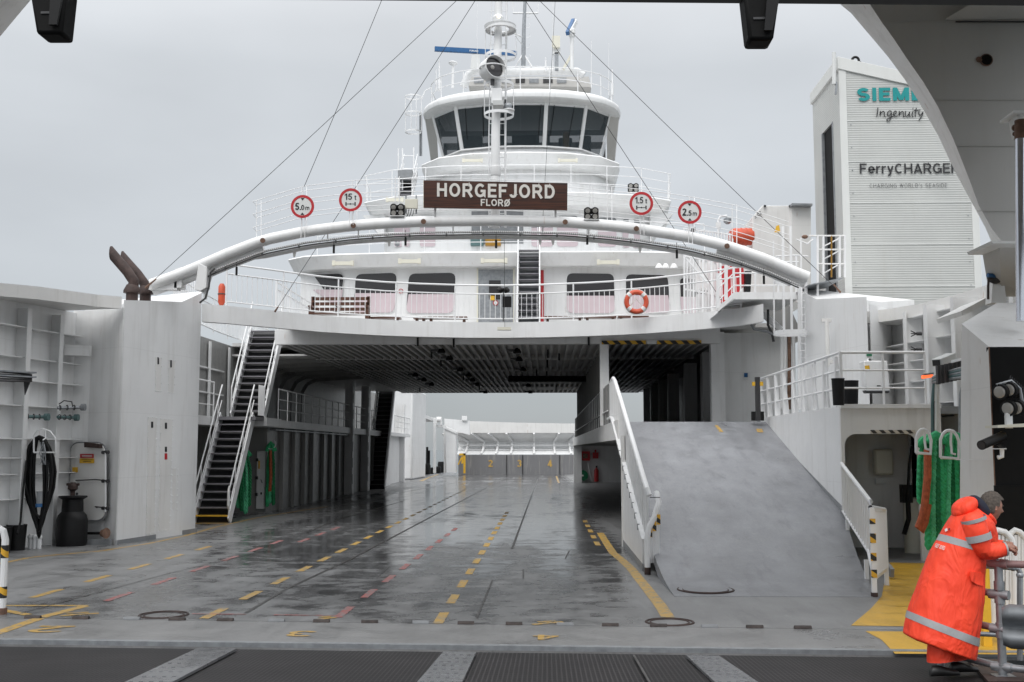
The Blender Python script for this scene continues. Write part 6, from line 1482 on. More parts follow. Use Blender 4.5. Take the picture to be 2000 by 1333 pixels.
rail('platform_railing', 'white three bar railing in front of the white cabinet', [(RX + .06, 21.36, 2.93), (8.5, 21.36, 2.93)], 1.03, nr=3, posts=3, rt=.028)
c = W(1638, 795, 22.3); b1 = bin_(1638, 792, .12, .5, 'smaller black bin on the platform beside the white cabinet', z=2.93)
b2 = bin_(1661, 796, .17, .52, 'larger black bin on the platform beside the white cabinet', z=2.93)
wc = thing('white_cabinet', 'white tilted equipment cabinet with yellow sticker on the platform', 'cabinet', W(1714, 775, 23.4))
MB().hexa([W(1692, 764, 23.3), W(1739, 764, 23.3), W(1739, 764, 23.3) + V((0, .35, 0)), W(1692, 764, 23.3) + V((0, .35, 0)), W(1687, 705, 23.3), W(1733, 705, 23.3), W(1733, 705, 23.3) + V((0, .35, 0)), W(1687, 705, 23.3) + V((0, .35, 0))]).build('body', M['white'], wc, bevel=.02)
MB().prism([W(1689, 715, 23.28), W(1698, 714, 23.28), W(1699, 722, 23.28), W(1690, 723, 23.28)], (0, .01, 0)).build('sticker', M['yellow'], wc); MB().prism([W(1713, 753, 23.28), W(1720, 753, 23.28), W(1720, 755, 23.28), W(1713, 755, 23.28)], (0, .01, 0)).build('plate', M['dark'], wc)
m = MB(); m.prism([W(1690, 763, 23.35), W(1738, 763, 23.35), W(1736, 768, 23.35), W(1692, 768, 23.35)], (0, .2, 0)); m.build('vent', M['dark'], wc)
for px in (1695, 1725): MB().cyl(W(px, 706, 23.4), W(px, 700, 23.4), .02).build('lug', M['white_rail'], wc)
es = thing('exit_sign', 'small green emergency exit sign above the white cabinet', 'sign', W(1698, 701, 24)); MB().prism([W(1691, 689, 24.0), W(1705, 689, 24.0), W(1705, 701, 24.0), W(1691, 701, 24.0)], (0, .02, 0)).build('plate', M['signgrey'], es); MB().prism([W(1693, 691, 23.98), W(1703, 691, 23.98), W(1703, 696, 23.98), W(1693, 696, 23.98)], (0, .02, 0)).build('symbol', M['hose_green'], es)
bR = bulwark(1, 'bulwark_wall', 'white ribbed bulwark wall at the right behind the white cabinet',
    [(11.4, 16.0), (10.5, 19.5), (9.95, 21.6), (9.6, 23.3), (9.4, 24.6), (9.2, 25.6)],
    [(9.45, 9.07, 24.2), (9.62, 9.11, 23.0), (9.85, 9.27, 21.9), (10.2, 9.8, 20.4)],
    [W(2080, 536, 20), W(1932, 556, 21.6), W(1870, 575, 22.6), W(1790, 595, 23.9), W(1740, 603, 24.6), W(1676, 611, 25.0)], 5.3,
    [(8.4, 24.45, 0), (8.8, 24.9, 0), (9.25, 25.6, 0)],
    [(5.0, .3), (4.45, .34), (4.05, .3), (3.6, .3), (3.1, .3), (2.3, .3), (1.7, .3), (1.1, .3)])
for i, py in enumerate((652, 683)):
    c = W(1798, py, 23.0); m = MB(); m.cyl(c + V((.02, 0, 0)), c + V((-.08, 0, 0)), .04, seg=8)
    for k in (-1, 0, 1): m.cyl(c + V((-.08, 0, 0)), c + V((-.2, 0, .06 * k)), .012, seg=5)
    tag(m.build('rope_hook', M['dark']), ['upper dark pronged hook on the right bulwark rib', 'lower dark pronged hook on the right bulwark rib'][i], 'hook', 'hooks on the right rib')
m = MB(); c = W(1613, 640, 25.8); m.tube([c + V((0, -.1, .2)), c + V((0, -.1, -.9))], .05, 7); m.box(c.x - .12, c.x + .1, c.y - .12, c.y, c.z + .12, c.z + .2); m.box(c.x - .12, c.x + .12, c.y - .12, c.y, c.z - .85, c.z - .78); tag(m.build('pipe_bracket', M['white_rust']), 'rust stained pipe bracket on the right casing', 'bracket')
# pillars and back wall at the right of the side deck
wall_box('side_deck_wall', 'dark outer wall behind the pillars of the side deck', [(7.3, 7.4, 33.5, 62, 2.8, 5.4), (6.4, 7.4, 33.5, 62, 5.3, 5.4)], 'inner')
for i, (y, w) in enumerate(((36.4, .9), (41.2, .7), (46.8, .6), (50.7, .5), (54.6, .7), (58.6, .5))):
    root = thing('deck_pillar', ['first', 'second', 'third', 'fourth', 'fifth', 'sixth'][i] + ' grey pillar from the front along the right of the side deck', 'pillar', (6.6, y, 2.8), 'pillars of the side deck'); MB().box(6.42, 6.85, y, y + w, 2.8, 5.3).build('shaft', M['white'], root); MB().box(6.38, 6.42, y + .05, y + .12, 2.8, 5.3).build('flange', M['white'], root)
ew = wall_box('side_deck_end_wall', 'broad pale wall at the top right of the ramp with a blue sign', [(6.2, 8.6, 33.3, 33.45, 2.0, 5.6), (6.15, 6.55, 32.95, 33.3, 2.8, 5.6)], 'white')
sg = thing('notice_sign', 'small blue and white notice on the pale wall above the ramp', 'sign', W(1457, 742, 33.2)); MB().prism([W(1453, 728, 33.26), W(1461, 728, 33.26), W(1461, 742, 33.26), W(1453, 742, 33.26)], (0, .02, 0)).build('plate', M['signgrey'], sg); MB().prism([W(1453.5, 729, 33.24), W(1460.5, 729, 33.24), W(1460.5, 737, 33.24), W(1453.5, 737, 33.24)], (0, .02, 0)).build('symbol', M['blue'], sg)
cb = thing('pipe_cluster', 'rusty pipes and cables in the corner below the right platform', 'pipes', W(1535, 740, 29.5))
for i, px in enumerate((1527, 1533, 1541, 1549)): MB().tube([W(px, 800, 29.6), W(px + 1, 700, 29.6), W(px, 655, 29.6)], .05, 7).build('pipe', M['rust_light'] if i == 2 else M['white'], cb)
MB().tube([W(1452, 612, 29.5), W(1463, 628, 29.4), W(1473, 643, 29.4), W(1500, 648, 29.4), W(1512, 655, 29.4)], .04, 6).build('cable', M['grey'], cb); MB().tube([W(1500, 605, 29.4), W(1500, 635, 29.4), W(1508, 652, 29.4), W(1511, 668, 29.4)], .035, 6).build('cable', M['dark'], cb)
m = MB(); m.box(*[v for a in zip(G(1484, 826, 2.9) - V((.05, .05, .1)), G(1484, 826, 2.9) + V((.05, .05, .65))) for v in a]); tag(m.build('marker_post', M['yellow']), 'short yellow marker post at the top right of the ramp', 'post')
ck = thing('tool_rack', 'dark rack with yellow tops at the top right corner of the ramp', 'rack', G(1481, 822, 2.8))
for k in range(3): c = G(1478 + 3 * k, 822, 2.82); MB().cyl(c, c + V((0, 0, 1.1)), .03).build('post', M['dark'], ck)
c = G(1481, 822, 2.82); MB().box(c.x - .15, c.x + .15, c.y, c.y + .15, 2.82, 3.05).build('base', M['black'], ck); MB().box(c.x - .12, c.x + .14, c.y - .02, c.y + .1, 3.7, 3.8).build('top', M['yellow'], ck)
# gate railing at the lower right of the ramp
gp0, gp1, gp2 = V((RX + .02, 21.2, zr(21.2) + .05)), V((6.02, 16.3, .0)), V((6.42, 16.75, 0))
p1 = G(1708, 1166); p2 = G(1732, 1144)
rg = thing('ramp_gate_railing', 'white slatted railing with striped end post at the lower right of the ramp', 'railing', p1)
tA, tB = WX(1637, 906, RX - .03), V((p1.x + .02, p1.y + .25, 1.02)); tC = V((p1.x, p1.y, .96)); tD = V((p2.x, p2.y, .98))
tA = V((RX - .03, 21.2, W(1637, 906, 21.2).z))
tM = W(1700, 980, 17.0)
MB().tube([tA, tM, V((p1.x + .01, p1.y + .1, W(1715, 992, p1.y).z)), V((p2.x, p2.y, W(1727, 996, p2.y).z))], .035, 9).build('top_rail', M['white_rail'], rg)
bA = V((RX - .03, 21.2, W(1640, 998, 21.2).z)); bM = W(1697, 1078, 17.0)
MB().tube([bA, bM, V((p1.x, p1.y, .3))], .03, 8).build('rail', M['white_rail'], rg)
m = MB()
for k in range(14):
    f = (k + .5) / 14; m.beam(bA.lerp(bM, f), tA.lerp(tM, f), .05, .02)
m.build('slat_panel', M['white_rail'], rg)
zp1, zp2 = W(1707, 992, p1.y).z, W(1729, 996, p2.y).z
MB().beam(p1, V((p1.x, p1.y, zp1)), .07, .05).build('post', M['white_rail'], rg); MB().beam(p2, V((p2.x, p2.y, zp2)), .06, .05).build('post', M['white_rail'], rg)
for y0, y1 in ((1010, 1020), (1038, 1056), (1075, 1090), (1107, 1122)): MB().box(p1.x - .045, p1.x + .035, p1.y - .045, p1.y - .026, W(0, y1, p1.y).z, W(0, y0, p1.y).z).build('hazard_plate', M['hazard_post'], rg)
m = MB()
for k in range(6): f = (k + .7) / 6.4; a = p1.lerp(p2, f); m.beam(a + V((0, 0, .27)), a + V((0, 0, zp1 + (zp2 - zp1) * f - .02)), .045, .02)
m.build('slat_panel', M['white_rail'], rg); MB().beam(p1 + V((0, 0, .25)), p2 + V((0, 0, .25)), .03, .05).build('rail', M['white_rail'], rg); MB().beam(p1 + V((0, 0, zp1 - .02)), p2 + V((0, 0, zp2 - .02)), .04, .05).build('rail', M['white_rail'], rg)
MB().cyl(p1, p1 + V((0, 0, .06)), .05).build('foot', M['rust'], rg)
for y in (20.4, 17.6): MB().beam((RX - .03 - (21.2 - y) * .17, y, zr(y)), (RX - .03 - (21.2 - y) * .17, y, zr(y) + .3), .06, .05).build('post', M['white_rail'], rg)
# green rope hanks on two racks, right
def rack_(cx, w, y0, y1, Y, label):
    root = thing('rope_rack', label, 'rack', W(cx, y1, Y), 'white rope racks'); a, b = cx - w / 2, cx + w / 2
    MB().tube([W(a, y1, Y), W(a, y0 + 18, Y), W(a + w * .12, y0 + 7, Y), W(cx - w * .2, y0 + 1, Y), W(cx, y0, Y), W(cx + w * .2, y0 + 2, Y), W(b - w * .12, y0 + 10, Y), W(b, y0 + 22, Y), W(b - 1, y1 + 2, Y), W(a, y1, Y)], .026, 8).build('frame', M['white_rail'], root)
    MB().tube([W(cx + 3, y0, Y), W(cx + 2, y0 + 22, Y + .05), W(cx + 4, y1 - 8, Y + .02), W(cx + 12, y1 - 6, Y)], .02, 7).build('hook', M['white_rail'], root)
YRK = 18.6
rack_(1804, 29, 839, 885, YRK - .45, 'left white arched rope rack beside the doorway')
rack_(1855, 36, 841, 894, YRK - .45, 'right white arched rope rack next to the tall white column')
ha = hank('rope_hank', 'left green mooring rope hank with orange sleeve beside the doorway', 1812, YRK, 44, 858, 1000, 4, seed=6, rad=.046, group='green mooring rope hanks')
hb = hank('rope_hank', 'middle green mooring rope hank hanging lowest beside the doorway', 1828, YRK - .12, 34, 852, 1112, 4, seed=8, rad=.048, group='green mooring rope hanks')
hc = hank('rope_hank', 'right green mooring rope hank against the tall white column', 1862, YRK - .05, 46, 852, 1060, 5, seed=9, rad=.046, group='green mooring rope hanks')
MB().tube([W(1812, 878, YRK - .35), W(1812, 930, YRK - .35), W(1806, 990, YRK - .35), W(1800, 1015, YRK - .35), W(1794, 1030, YRK - .35), W(1799, 1037, YRK - .35), W(1806, 1020, YRK - .35), W(1812, 985, YRK - .32)], .062, 9).build('sleeve', M['rope_orange'], ha)
# ================================================================== upper right: ladder, platform, container, raft, bar screen
ld = thing('ladder_cage', 'white ladder with hooped cage at the right casing corner', 'ladder', W(1545, 655, 27.4))
c0, c1 = W(1544, 548, 27.3), W(1544, 651, 27.3); r = .40
for c in (c0, c1): MB().lathe(c, [(r, -.05), (r + .012, -.05), (r + .012, .05), (r, .05), (r, -.05)], 26).build('hoop', M['white_rail'], ld)
for a in (180, 235, 262, 300): MB().beam(c1 + V((r * math.cos(R(a)), r * math.sin(R(a)), 0)), c0 + V((r * math.cos(R(a)), r * math.sin(R(a)), 1.3 if a in (235, 262) else 1.0)), .06 if a in (235, 262) else .035, .02).build('bar', M['white_rail'], ld)
for px in (1561, 1574): MB().beam(W(px, 800, 27.6), W(px, 548, 27.6), .07, .04).build('stringer', M['white_rail'], ld)
for k in range(18): MB().cyl(W(1561, 560 + 14 * k, 27.6), W(1574, 560 + 14 * k, 27.6), .016, seg=5).build('rung', M['white_rail'], ld)
for y in (501, 540): MB().tube([W(1515, y, 27.3), W(1555, y - 2, 27.3), W(1578, y, 27.6)], .02, 6).build('rail', M['white_rail'], ld)
MB().cyl(W(1515, 500, 27.3), W(1515, 548, 27.3), .02, seg=6).build('bar', M['white_rail'], ld)
gw = thing('gangway', 'white raised gangway with sloping end beside the ladder cage', 'gangway', W(1480, 585, 28.7))
def pr(pts, Y, d, nm, mat='white', root=None): return MB().prism([W(*p, Y) for p in pts], (0, d, 0)).build(nm, M[mat], root)
pr([(1401, 603), (1433, 571), (1560, 571), (1560, 585), (1433, 585), (1402, 612)], 28.6, .08, 'side_beam', 'white', gw)
MB().hexa([W(1402, 612, 28.6), W(1433, 586, 28.6), W(1433, 586, 28.6) + V((0, 2.2, 0)), W(1402, 612, 28.6) + V((0, 2.2, 0))] + [p + V((0, 0, .03)) for p in (W(1402, 612, 28.6), W(1433, 586, 28.6), W(1433, 586, 28.6) + V((0, 2.2, 0)), W(1402, 612, 28.6) + V((0, 2.2, 0)))]).build('sloping_plate', 'white' and M['white'], gw)
a, b = W(1433, 585, 28.6), W(1560, 585, 28.6); MB().box(a.x, b.x, 28.68, 31, a.z, a.z + .05).build('plate', M['white'], gw)
for px in (1402, 1418, 1433): 
    y = 603 - max(0, min(32, (px - 1401))); MB().beam(W(px, y, 28.65), W(px, y - 68, 28.65), .09 if px < 1430 else .06, .03).build('post', M['white_rail'], gw)
for px in (1475, 1520, 1555): MB().beam(W(px, 571, 28.65), W(px, 500, 28.65), .045, .045).build('post', M['white_rail'], gw)
for d in (0, 24, 46): MB().tube([W(1401, 590 - d, 28.65), W(1433, 558 - d, 28.65), W(1560, 558 - d, 28.65)], .02, 6).build('rail', M['white_rail'], gw)
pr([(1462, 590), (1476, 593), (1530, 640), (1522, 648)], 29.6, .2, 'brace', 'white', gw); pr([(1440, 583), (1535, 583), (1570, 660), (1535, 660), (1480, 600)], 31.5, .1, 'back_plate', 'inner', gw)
# bar screen of tall flat posts
bs = thing('bar_screen', 'tall white screen of flat vertical bars beside the right deckhouse corner', 'screen', W(1372, 620, 31.4))
random.seed(4)
for k in range(14):
    px = 1337 + 5.9 * k; MB().beam(W(px, 618, 31.4 + .25 * (k % 3)), W(px + random.uniform(-1, 1), 498 + 1.2 * k, 31.4 + .25 * (k % 3)), .055, .03).build('bar', M['white_rail'], bs)
for y in (500, 565): MB().beam(W(1337, y, 31.6), W(1416, y + 14, 31.6), .03, .05).build('rail', M['white_rail'], bs)
MB().beam(W(1340, 505, 31.2), W(1384, 555, 31.2), .06, .05).build('brace', M['white_rail'], bs); pr([(1362, 575), (1390, 574), (1390, 616), (1362, 616)], 32.0, .1, 'panel', 'white', bs)
pr([(1362, 520), (1378, 503), (1398, 500), (1398, 560), (1362, 565)], 33, .6, 'locker', 'white_rust', bs)
b2 = thing('bar_screen', 'row of short white bars above the right end of the arch', 'screen', W(1370, 480, 33))
for k in range(18): MB().beam(W(1336 + 5.6 * k, 475, 33), W(1336 + 5.6 * k, 446 + k * .6, 33), .035, .03).build('bar', M['white_rail'], b2)
MB().tube([W(1334, 447, 33), W(1436, 460, 33)], .02, 6).build('rail', M['white_rail'], b2)
cs = thing('deck_camera', 'small grey dome camera on a hooked pole right of the 2.5 m sign', 'camera', W(1403, 470, 33))
MB().tube([W(1403, 472, 33), W(1403, 430, 33), W(1407, 423, 33), W(1420, 422, 33)], .035, 7).build('pole', M['white_rail'], cs); MB().lathe(W(1421, 433, 33), [(.05, -.08), (.12, -.02), (.12, .08), (.04, .13)], 14).build('dome', M['galv'], cs); MB().box(*[v for a in zip(W(1403, 440, 33) - V((.07, .05, .08)), W(1403, 440, 33) + V((.07, .05, .08))) for v in a]).build('box', M['white'], cs)
bb = thing('small_black_lamp', 'small black lamp above the arch below the 2.5 m sign', 'lamp', W(1355, 452, 32)); MB().prism([W(1351, 446, 32), W(1358, 444, 32), W(1358, 452, 32), W(1351, 453, 32)], (0, .2, 0)).build('body', M['black'], bb)
lr = thing('liferaft_canister', 'orange ribbed liferaft canister behind the railing above the arch', 'liferaft', W(1448, 475, 33.5))
m = MB(); a, b = W(1424, 463, 33.2), W(1471, 463, 33.2); m.tube([a, a.lerp(b, .06), a.lerp(b, .2), a.lerp(b, .9), b], [.14, .22, .26, .26, .24], 18); m.build('shell', M['orange'], lr)
for f in (.3, .5, .7): MB().lathe(a.lerp(b, f), [(.26, -.02), (.275, -.02), (.275, .02), (.26, .02), (.26, -.02)], 18, axis=(1, 0, 0)).build('band', M['orange'], lr)
rr2 = thing('rescue_frame', 'red rescue equipment frame behind the white gangway rails', 'frame', W(1430, 582, 31.3))
pr([(1408, 520), (1452, 518), (1454, 560), (1405, 562)], 31.4, .8, 'body', 'red', rr2); pr([(1415, 555), (1448, 555), (1440, 585), (1410, 590)], 31.2, .4, 'leg', 'red', rr2); pr([(1455, 530), (1468, 530), (1466, 570), (1456, 572)], 31.2, .3, 'bag', 'black', rr2)
kc = thing('white_container', 'plain white equipment container between orange raft and ribbed tower', 'container', W(1530, 590, 33))
MB().prism([W(1470, 590, 33), W(1470, 424, 33), W(1489, 402, 33), W(1545, 402, 33), W(1545, 590, 33)], (0, 2.4, 0)).build('body', M['white_rust'], kc, bevel=.02)
MB().prism([W(1545, 590, 32.9), W(1545, 400, 32.9), W(1584, 400, 32.9), W(1584, 590, 32.9)], (0, 2.4, 0)).build('door', M['white_rust'], kc, bevel=.01)
MB().prism([W(1547, 397, 32.6), W(1587, 398, 32.6), W(1587, 402, 32.6), W(1547, 401, 32.6)], (0, 1.5, 0)).build('rain_cover', M['galv'], kc)
for p in ((1494, 403), (1543, 403)): MB().cyl(W(p[0], p[1], 32.98), W(p[0], p[1], 32.9), .04, seg=8).build('lug', M['dark'], kc)
m = MB(); stroke_text(m, '3902', W(1475, 428, 32.93), (.8, 0, .6), (-.6, 0, .8), height=.11, t=.15, th=.003); m.build('stencil', M['dark'], kc)
# landing with rails between ladder and tower
tl = thing('tower_landing', 'small rust stained landing with railings at the tower door', 'landing', W(1615, 548, 28))
MB().hexa([W(1580, 558, 27.2), W(1645, 545, 27.2), W(1645, 545, 27.2) + V((0, 1.6, 0)), W(1580, 558, 27.2) + V((0, 1.6, 0)), W(1580, 556, 27.2), W(1645, 543, 27.2), W(1645, 543, 27.2) + V((0, 1.6, 0)), W(1580, 556, 27.2) + V((0, 1.6, 0))]).build('plate', M['galv'], tl)
for px, y0 in ((1597, 592), (1608, 542), (1624, 542), (1640, 542), (1650, 542)): MB().cyl(W(px, y0, 27.4), W(px, 460, 27.4), .03 if px != 1624 else .022, seg=6).build('post', M['white_rail'] if px != 1624 else M['brass'], tl)
for y in (461, 488, 516): MB().cyl(W(1580 if y < 470 else 1596, y, 27.4), W(1650, y, 27.4), .022, seg=6).build('rail', M['white_rust'], tl)
for (x0, y0, x1, y1) in ((1608, 482, 1640, 466), (1608, 507, 1640, 490), (1575, 478, 1588, 468), (1555, 468, 1580, 478), (1608, 535, 1640, 516)): MB().cyl(W(x0, y0, 27.6), W(x1, y1, 27.6), .018, seg=5).build('brace', M['white_rail'], tl)
m = MB(); m.ball(W(1572, 463, 27.4), .08, .06, .05); m.build('rusty_joint', M['rust_light'], tl)
# ================================================================== TOWER on the quay
def mk_tower():
    m, t, b = newmat('ribbed_cladding')
    g = t.nodes.new('ShaderNodeNewGeometry'); sp = t.nodes.new('ShaderNodeSeparateXYZ'); t.links.new(g.outputs['Position'], sp.inputs[0])
    s = math2(t, 'SINE', math2(t, 'MULTIPLY', sp.outputs['Z'], 2 * math.pi / .125), 0); s = math2(t, 'POWER', math2(t, 'ABSOLUTE', s, 0), 1.6)
    n1 = mrange(t, noise(t, .8, 4), .3, .7, 0, 1); c = mixc(t, n1, (.46, .47, .455), (.52, .53, .51))
    st = mrange(t, noise(t, 4, 4, .6, (1, 1, .1)), .55, .8, 0, .3); c = mixc(t, st, c, (.42, .41, .37))
    t.links.new(c, b.inputs['Base Color']); b.inputs['Roughness'].default_value = .5
    bump(t, b, s, .03, .24); return m
M['ribbed'] = mk_tower()
YT = 29.0
tx0, tx1 = W(1640, 150, YT).x, W(1916, 560, YT).x
ztop = W(1640, 120, YT).z; sl_ = -.255
zt1 = ztop + sl_ * (tx1 - tx0)
tw = thing('charging_tower', 'tall white ribbed charging tower with teal and dark lettering', 'tower', ((tx0 + tx1) / 2, YT + 1.5, 0))
dY = 3.0
m = MB()
m.prism([V((tx0, YT, -1)), V((tx1, YT, -1)), V((tx1, YT, zt1)), V((tx0, YT, ztop))], (0, .06, 0)); m.build('front_wall', M['ribbed'], tw)
zd0, zd1 = 5.2, WX(1625, 240, tx0).z
yd0, yd1 = WX(1628, 300, tx0).y, WX(1607, 300, tx0).y
for (ya, yb, za, zb) in ((YT + .06, yd0, -1, ztop), (yd1, YT + dY, -1, ztop), (yd0, yd1, -1, zd0), (yd0, yd1, zd1, ztop)): MB().box(tx0, tx0 + .06, ya, yb, za, zb).build('side_wall', M['ribbed'], tw)
MB().box(tx1 - .06, tx1, YT + .06, YT + dY, -1, zt1).build('side_wall', M['ribbed'], tw); MB().box(tx0 + .06, tx1 - .06, YT + dY - .06, YT + dY, -1, zt1).build('back_wall', M['ribbed'], tw)
for dxx in (.12, .3, .45): MB().box(tx0 + .1 + dxx, tx0 + .14 + dxx, yd0, yd0 + (yd1 - yd0) * (.9 - dxx), zd0, zd1).build('door_leaf', M['galv'] if dxx < .2 else M['black_paint'], tw)
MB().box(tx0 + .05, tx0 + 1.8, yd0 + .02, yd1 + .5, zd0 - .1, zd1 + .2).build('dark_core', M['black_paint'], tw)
for ya in (yd0, yd1): MB().box(tx0 - .02, tx0 + .05, ya - .04, ya + .04, zd0, zd1).build('door_frame', M['galv'], tw)
m = MB(); d = V((0, 0, .08)); a, b = V((tx0 - .06, YT - .05, ztop)), V((tx1 + .06, YT - .05, zt1))
m.hexa([a - V((0, 0, .22)), b - V((0, 0, .22)), b - V((0, 0, .22)) + V((0, dY + .1, 0)), a - V((0, 0, .22)) + V((0, dY + .1, 0)), a + V((0, 0, .12)), b + V((0, 0, .12)), b + V((0, dY + .1, .12)), a + V((0, dY + .1, .12))]); m.build('roof', M['tower'], tw, bevel=.01)
for x in (tx0, tx1): MB().box(x - .03, x + .16 if x == tx0 else x + .02, YT - .02, YT, -1, (ztop if x == tx0 else zt1) - .2).build('corner_trim', M['tower'], tw)
MB().box(tx1 - .16, tx1, YT - .018, YT, -1, zt1 - .2).build('corner_trim', M['tower'], tw)
for k in range(9): z = 3.0 + 1.12 * k; (MB().box(tx0 + .16, tx1 - .16, YT - .012, YT, z, z + .03).build('panel_joint', M['tower'], tw) if z < zt1 - .3 else None)
for k in range(14):
    z = 3.3 + .62 * k
    for x in (tx0 + .26, tx1 - .26):
        if z < zt1 - .4: MB().cyl((x, YT, z), (x, YT - .022, z), .014, seg=6).build('screw', M['galv'], tw)
lo = V((W(1677, 115, YT).x, YT, ztop + sl_ * (W(1677, 115, YT).x - tx0) + .12)); MB().torus(lo + V((0, .3, .14)), .09, .035, axis=(0, 1, 0)).build('lifting_eye', M['black'], tw); MB().box(lo.x - .12, lo.x + .12, YT + .2, YT + .4, lo.z - .02, lo.z + .08).build('eye_base', M['black'], tw)
MB().cyl(W(1629, 165, YT - .1), W(1629, 103, YT - .1), .055, seg=8).build('antenna', M['signgrey'], tw); MB().tube([W(1633, 160, YT - .1), W(1634, 170, YT - .1), W(1632, 185, YT - .1)], .03, 6).build('antenna_cable', M['galv'], tw)
tt = lambda px, py: V((W(px, py, YT).x, YT - .03, W(px, py, YT).z)); ppx = YT / FPX
m = MB(); stroke_text(m, 'SIEMENS', tt(1674, 198.5), (1, 0, 0), (0, 0, 1), width=190 * ppx, height=26.5 * ppx, t=.225, gap=.14, th=.006); m.build('lettering', M['teal'], tw)
# brush script line under the teal word, drawn as pen strokes
pen = [[(1714, 211), (1712, 229)], [(1719, 218), (1718, 229), (1719, 222), (1724, 218), (1727, 220), (1726, 228), (1729, 229)], [(1741, 219), (1736, 217), (1732, 222), (1733, 228), (1738, 226), (1741, 219), (1740, 231), (1736, 238), (1731, 237), (1732, 233), (1744, 228)],
       [(1744, 225), (1750, 222), (1750, 218), (1746, 218), (1744, 224), (1747, 229), (1753, 227)], [(1756, 218), (1755, 229), (1757, 222), (1762, 218), (1764, 221), (1763, 228), (1766, 229)], [(1768, 218), (1767, 226), (1770, 229), (1775, 224), (1776, 218), (1775, 227), (1778, 229)], [(1782, 219), (1780, 228), (1783, 229)], [(1789, 212), (1786, 226), (1788, 229)], [(1784, 217), (1797, 216)], [(1794, 219), (1794, 226), (1798, 226), (1803, 218), (1800, 228), (1794, 236)]]
m = MB()
for s_ in pen:
    p = [V((tt(*q).x, YT - .032, tt(*q).z)) for q in s_]
    # smooth the stroke
    for _ in range(2):
        p = [p[0]] + [w for a_, b_ in zip(p, p[1:]) for w in (a_.lerp(b_, .25), a_.lerp(b_, .75))] + [p[-1]]
    m.tube(p, .0125, 6)
m.tube([tt(1782, 213) + V((0, 0, .012)), tt(1783, 213)], .016, 6); m.build('script_lettering', M['ink'], tw)
m = MB(); stroke_text(m, 'Ferry', tt(1679, 340), (1, 0, 0), (0, 0, 1), width=66 * ppx, height=20 * ppx, t=.15, gap=.12, th=.006); stroke_text(m, 'CHARGER', tt(1747, 340), (1, 0, 0), (0, 0, 1), width=126 * ppx, height=20 * ppx, t=.15, gap=.12, th=.006); m.build('lettering', M['ink'], tw)
m = MB(); stroke_text(m, "CHARGING WORLD's SEASIDE", tt(1698, 367.5), (1, 0, 0), (0, 0, 1), width=151 * ppx, height=7.6 * ppx, t=.085, gap=.28, th=.004); m.build('lettering', M['dark'], tw)
q = MB(); q.box(8.9, 40, 29, 60, -6, -1); struct(q.build('quay', M['quay']))
# ================================================================== RAISED BOW VISOR over the linkspan
bv = thing('bow_visor', 'huge grey raised bow visor curving down at the right edge', 'visor', W(1945, 470, 17.5))
Lp = [(1572, -70), (1612, -22), (1639, 7), (1662, 26), (1679, 46), (1708, 80), (1735, 112), (1766, 154), (1795, 200), (1832, 264), (1865, 335), (1896, 392), (1925, 446), (1936, 472)]
Rp = [(1640, -70), (1676, -22), (1698, 7), (1709, 24), (1721, 42), (1747, 78), (1772, 116), (1803, 160), (1832, 209), (1862, 272), (1891, 345), (1912, 402), (1938, 448), (1956, 471)]
Yf, Yb = 17.0, 18.0
fl = [W(*p, Yf) for p in Rp]; bl = [W(*p, Yb) for p in Lp]
m = MB(); m.loft([[a, b] for a, b in zip(fl, bl)], cap=False, closed=False); m.build('flange', M['white_rust'], bv, recalc=False)
xr = 11.5
m = MB()
for Yq, arr in ((Yf, fl), (Yb, bl)):
    pts = arr + [V((xr, Yq, arr[-1].z)), V((xr, Yq, arr[0].z))]
    m.face(pts)
m.face([fl[-1], bl[-1], V((xr, Yb, bl[-1].z)), V((xr, Yf, fl[-1].z))]); m.build('side_plate', M['visor'], bv)
zc = fl[0].z
def vstrip(x0, y0, x1, y1, mat, th=.012, nm='seam', off=.01):
    m = MB(); m.prism([W(x0, y0, Yf - off), W(x1, y0, Yf - off), W(x1, y1, Yf - off), W(x0, y1, Yf - off)], (0, -th, 0)); return m.build(nm, M[mat], bv)
vstrip(1722, 42, 2100, 43.5, 'visor'); vstrip(1826, 195, 2100, 196, 'visor'); vstrip(1870, 285, 2100, 286, 'visor'); vstrip(1908, 412, 1990, 413, 'visor')
vstrip(1866, 42, 2100, 44.5, 'dark', .015, 'gap', .03)
m = MB(); m.prism([W(1845, 40, Yf - .02), W(1888, 15, Yf - .3), W(2100, 12, Yf - .3), W(2100, 38, Yf - .02)], (0, -.1, 0)); m.build('stiffener', M['visor'], bv)
m = MB(); m.cyl(W(1926, 118, Yf - .03), W(1926, 118, Yf + .1), .085); MB().lathe(W(1926, 118, Yf - .005), [(.084, 0), (.1, 0), (.1, .02), (.084, .02), (.084, 0)], 22, axis=(0, -1, 0)).build('drain_ring', M['rust_light'], bv); m.build('drain_hole', M['black_paint'], bv)
MB().lathe(W(1912, 117, Yf - .008), [(.035, 0), (.05, .006), (.01, .008)], 9, axis=(0, -1, 0)).build('rust_spot', M['rust_light'], bv)
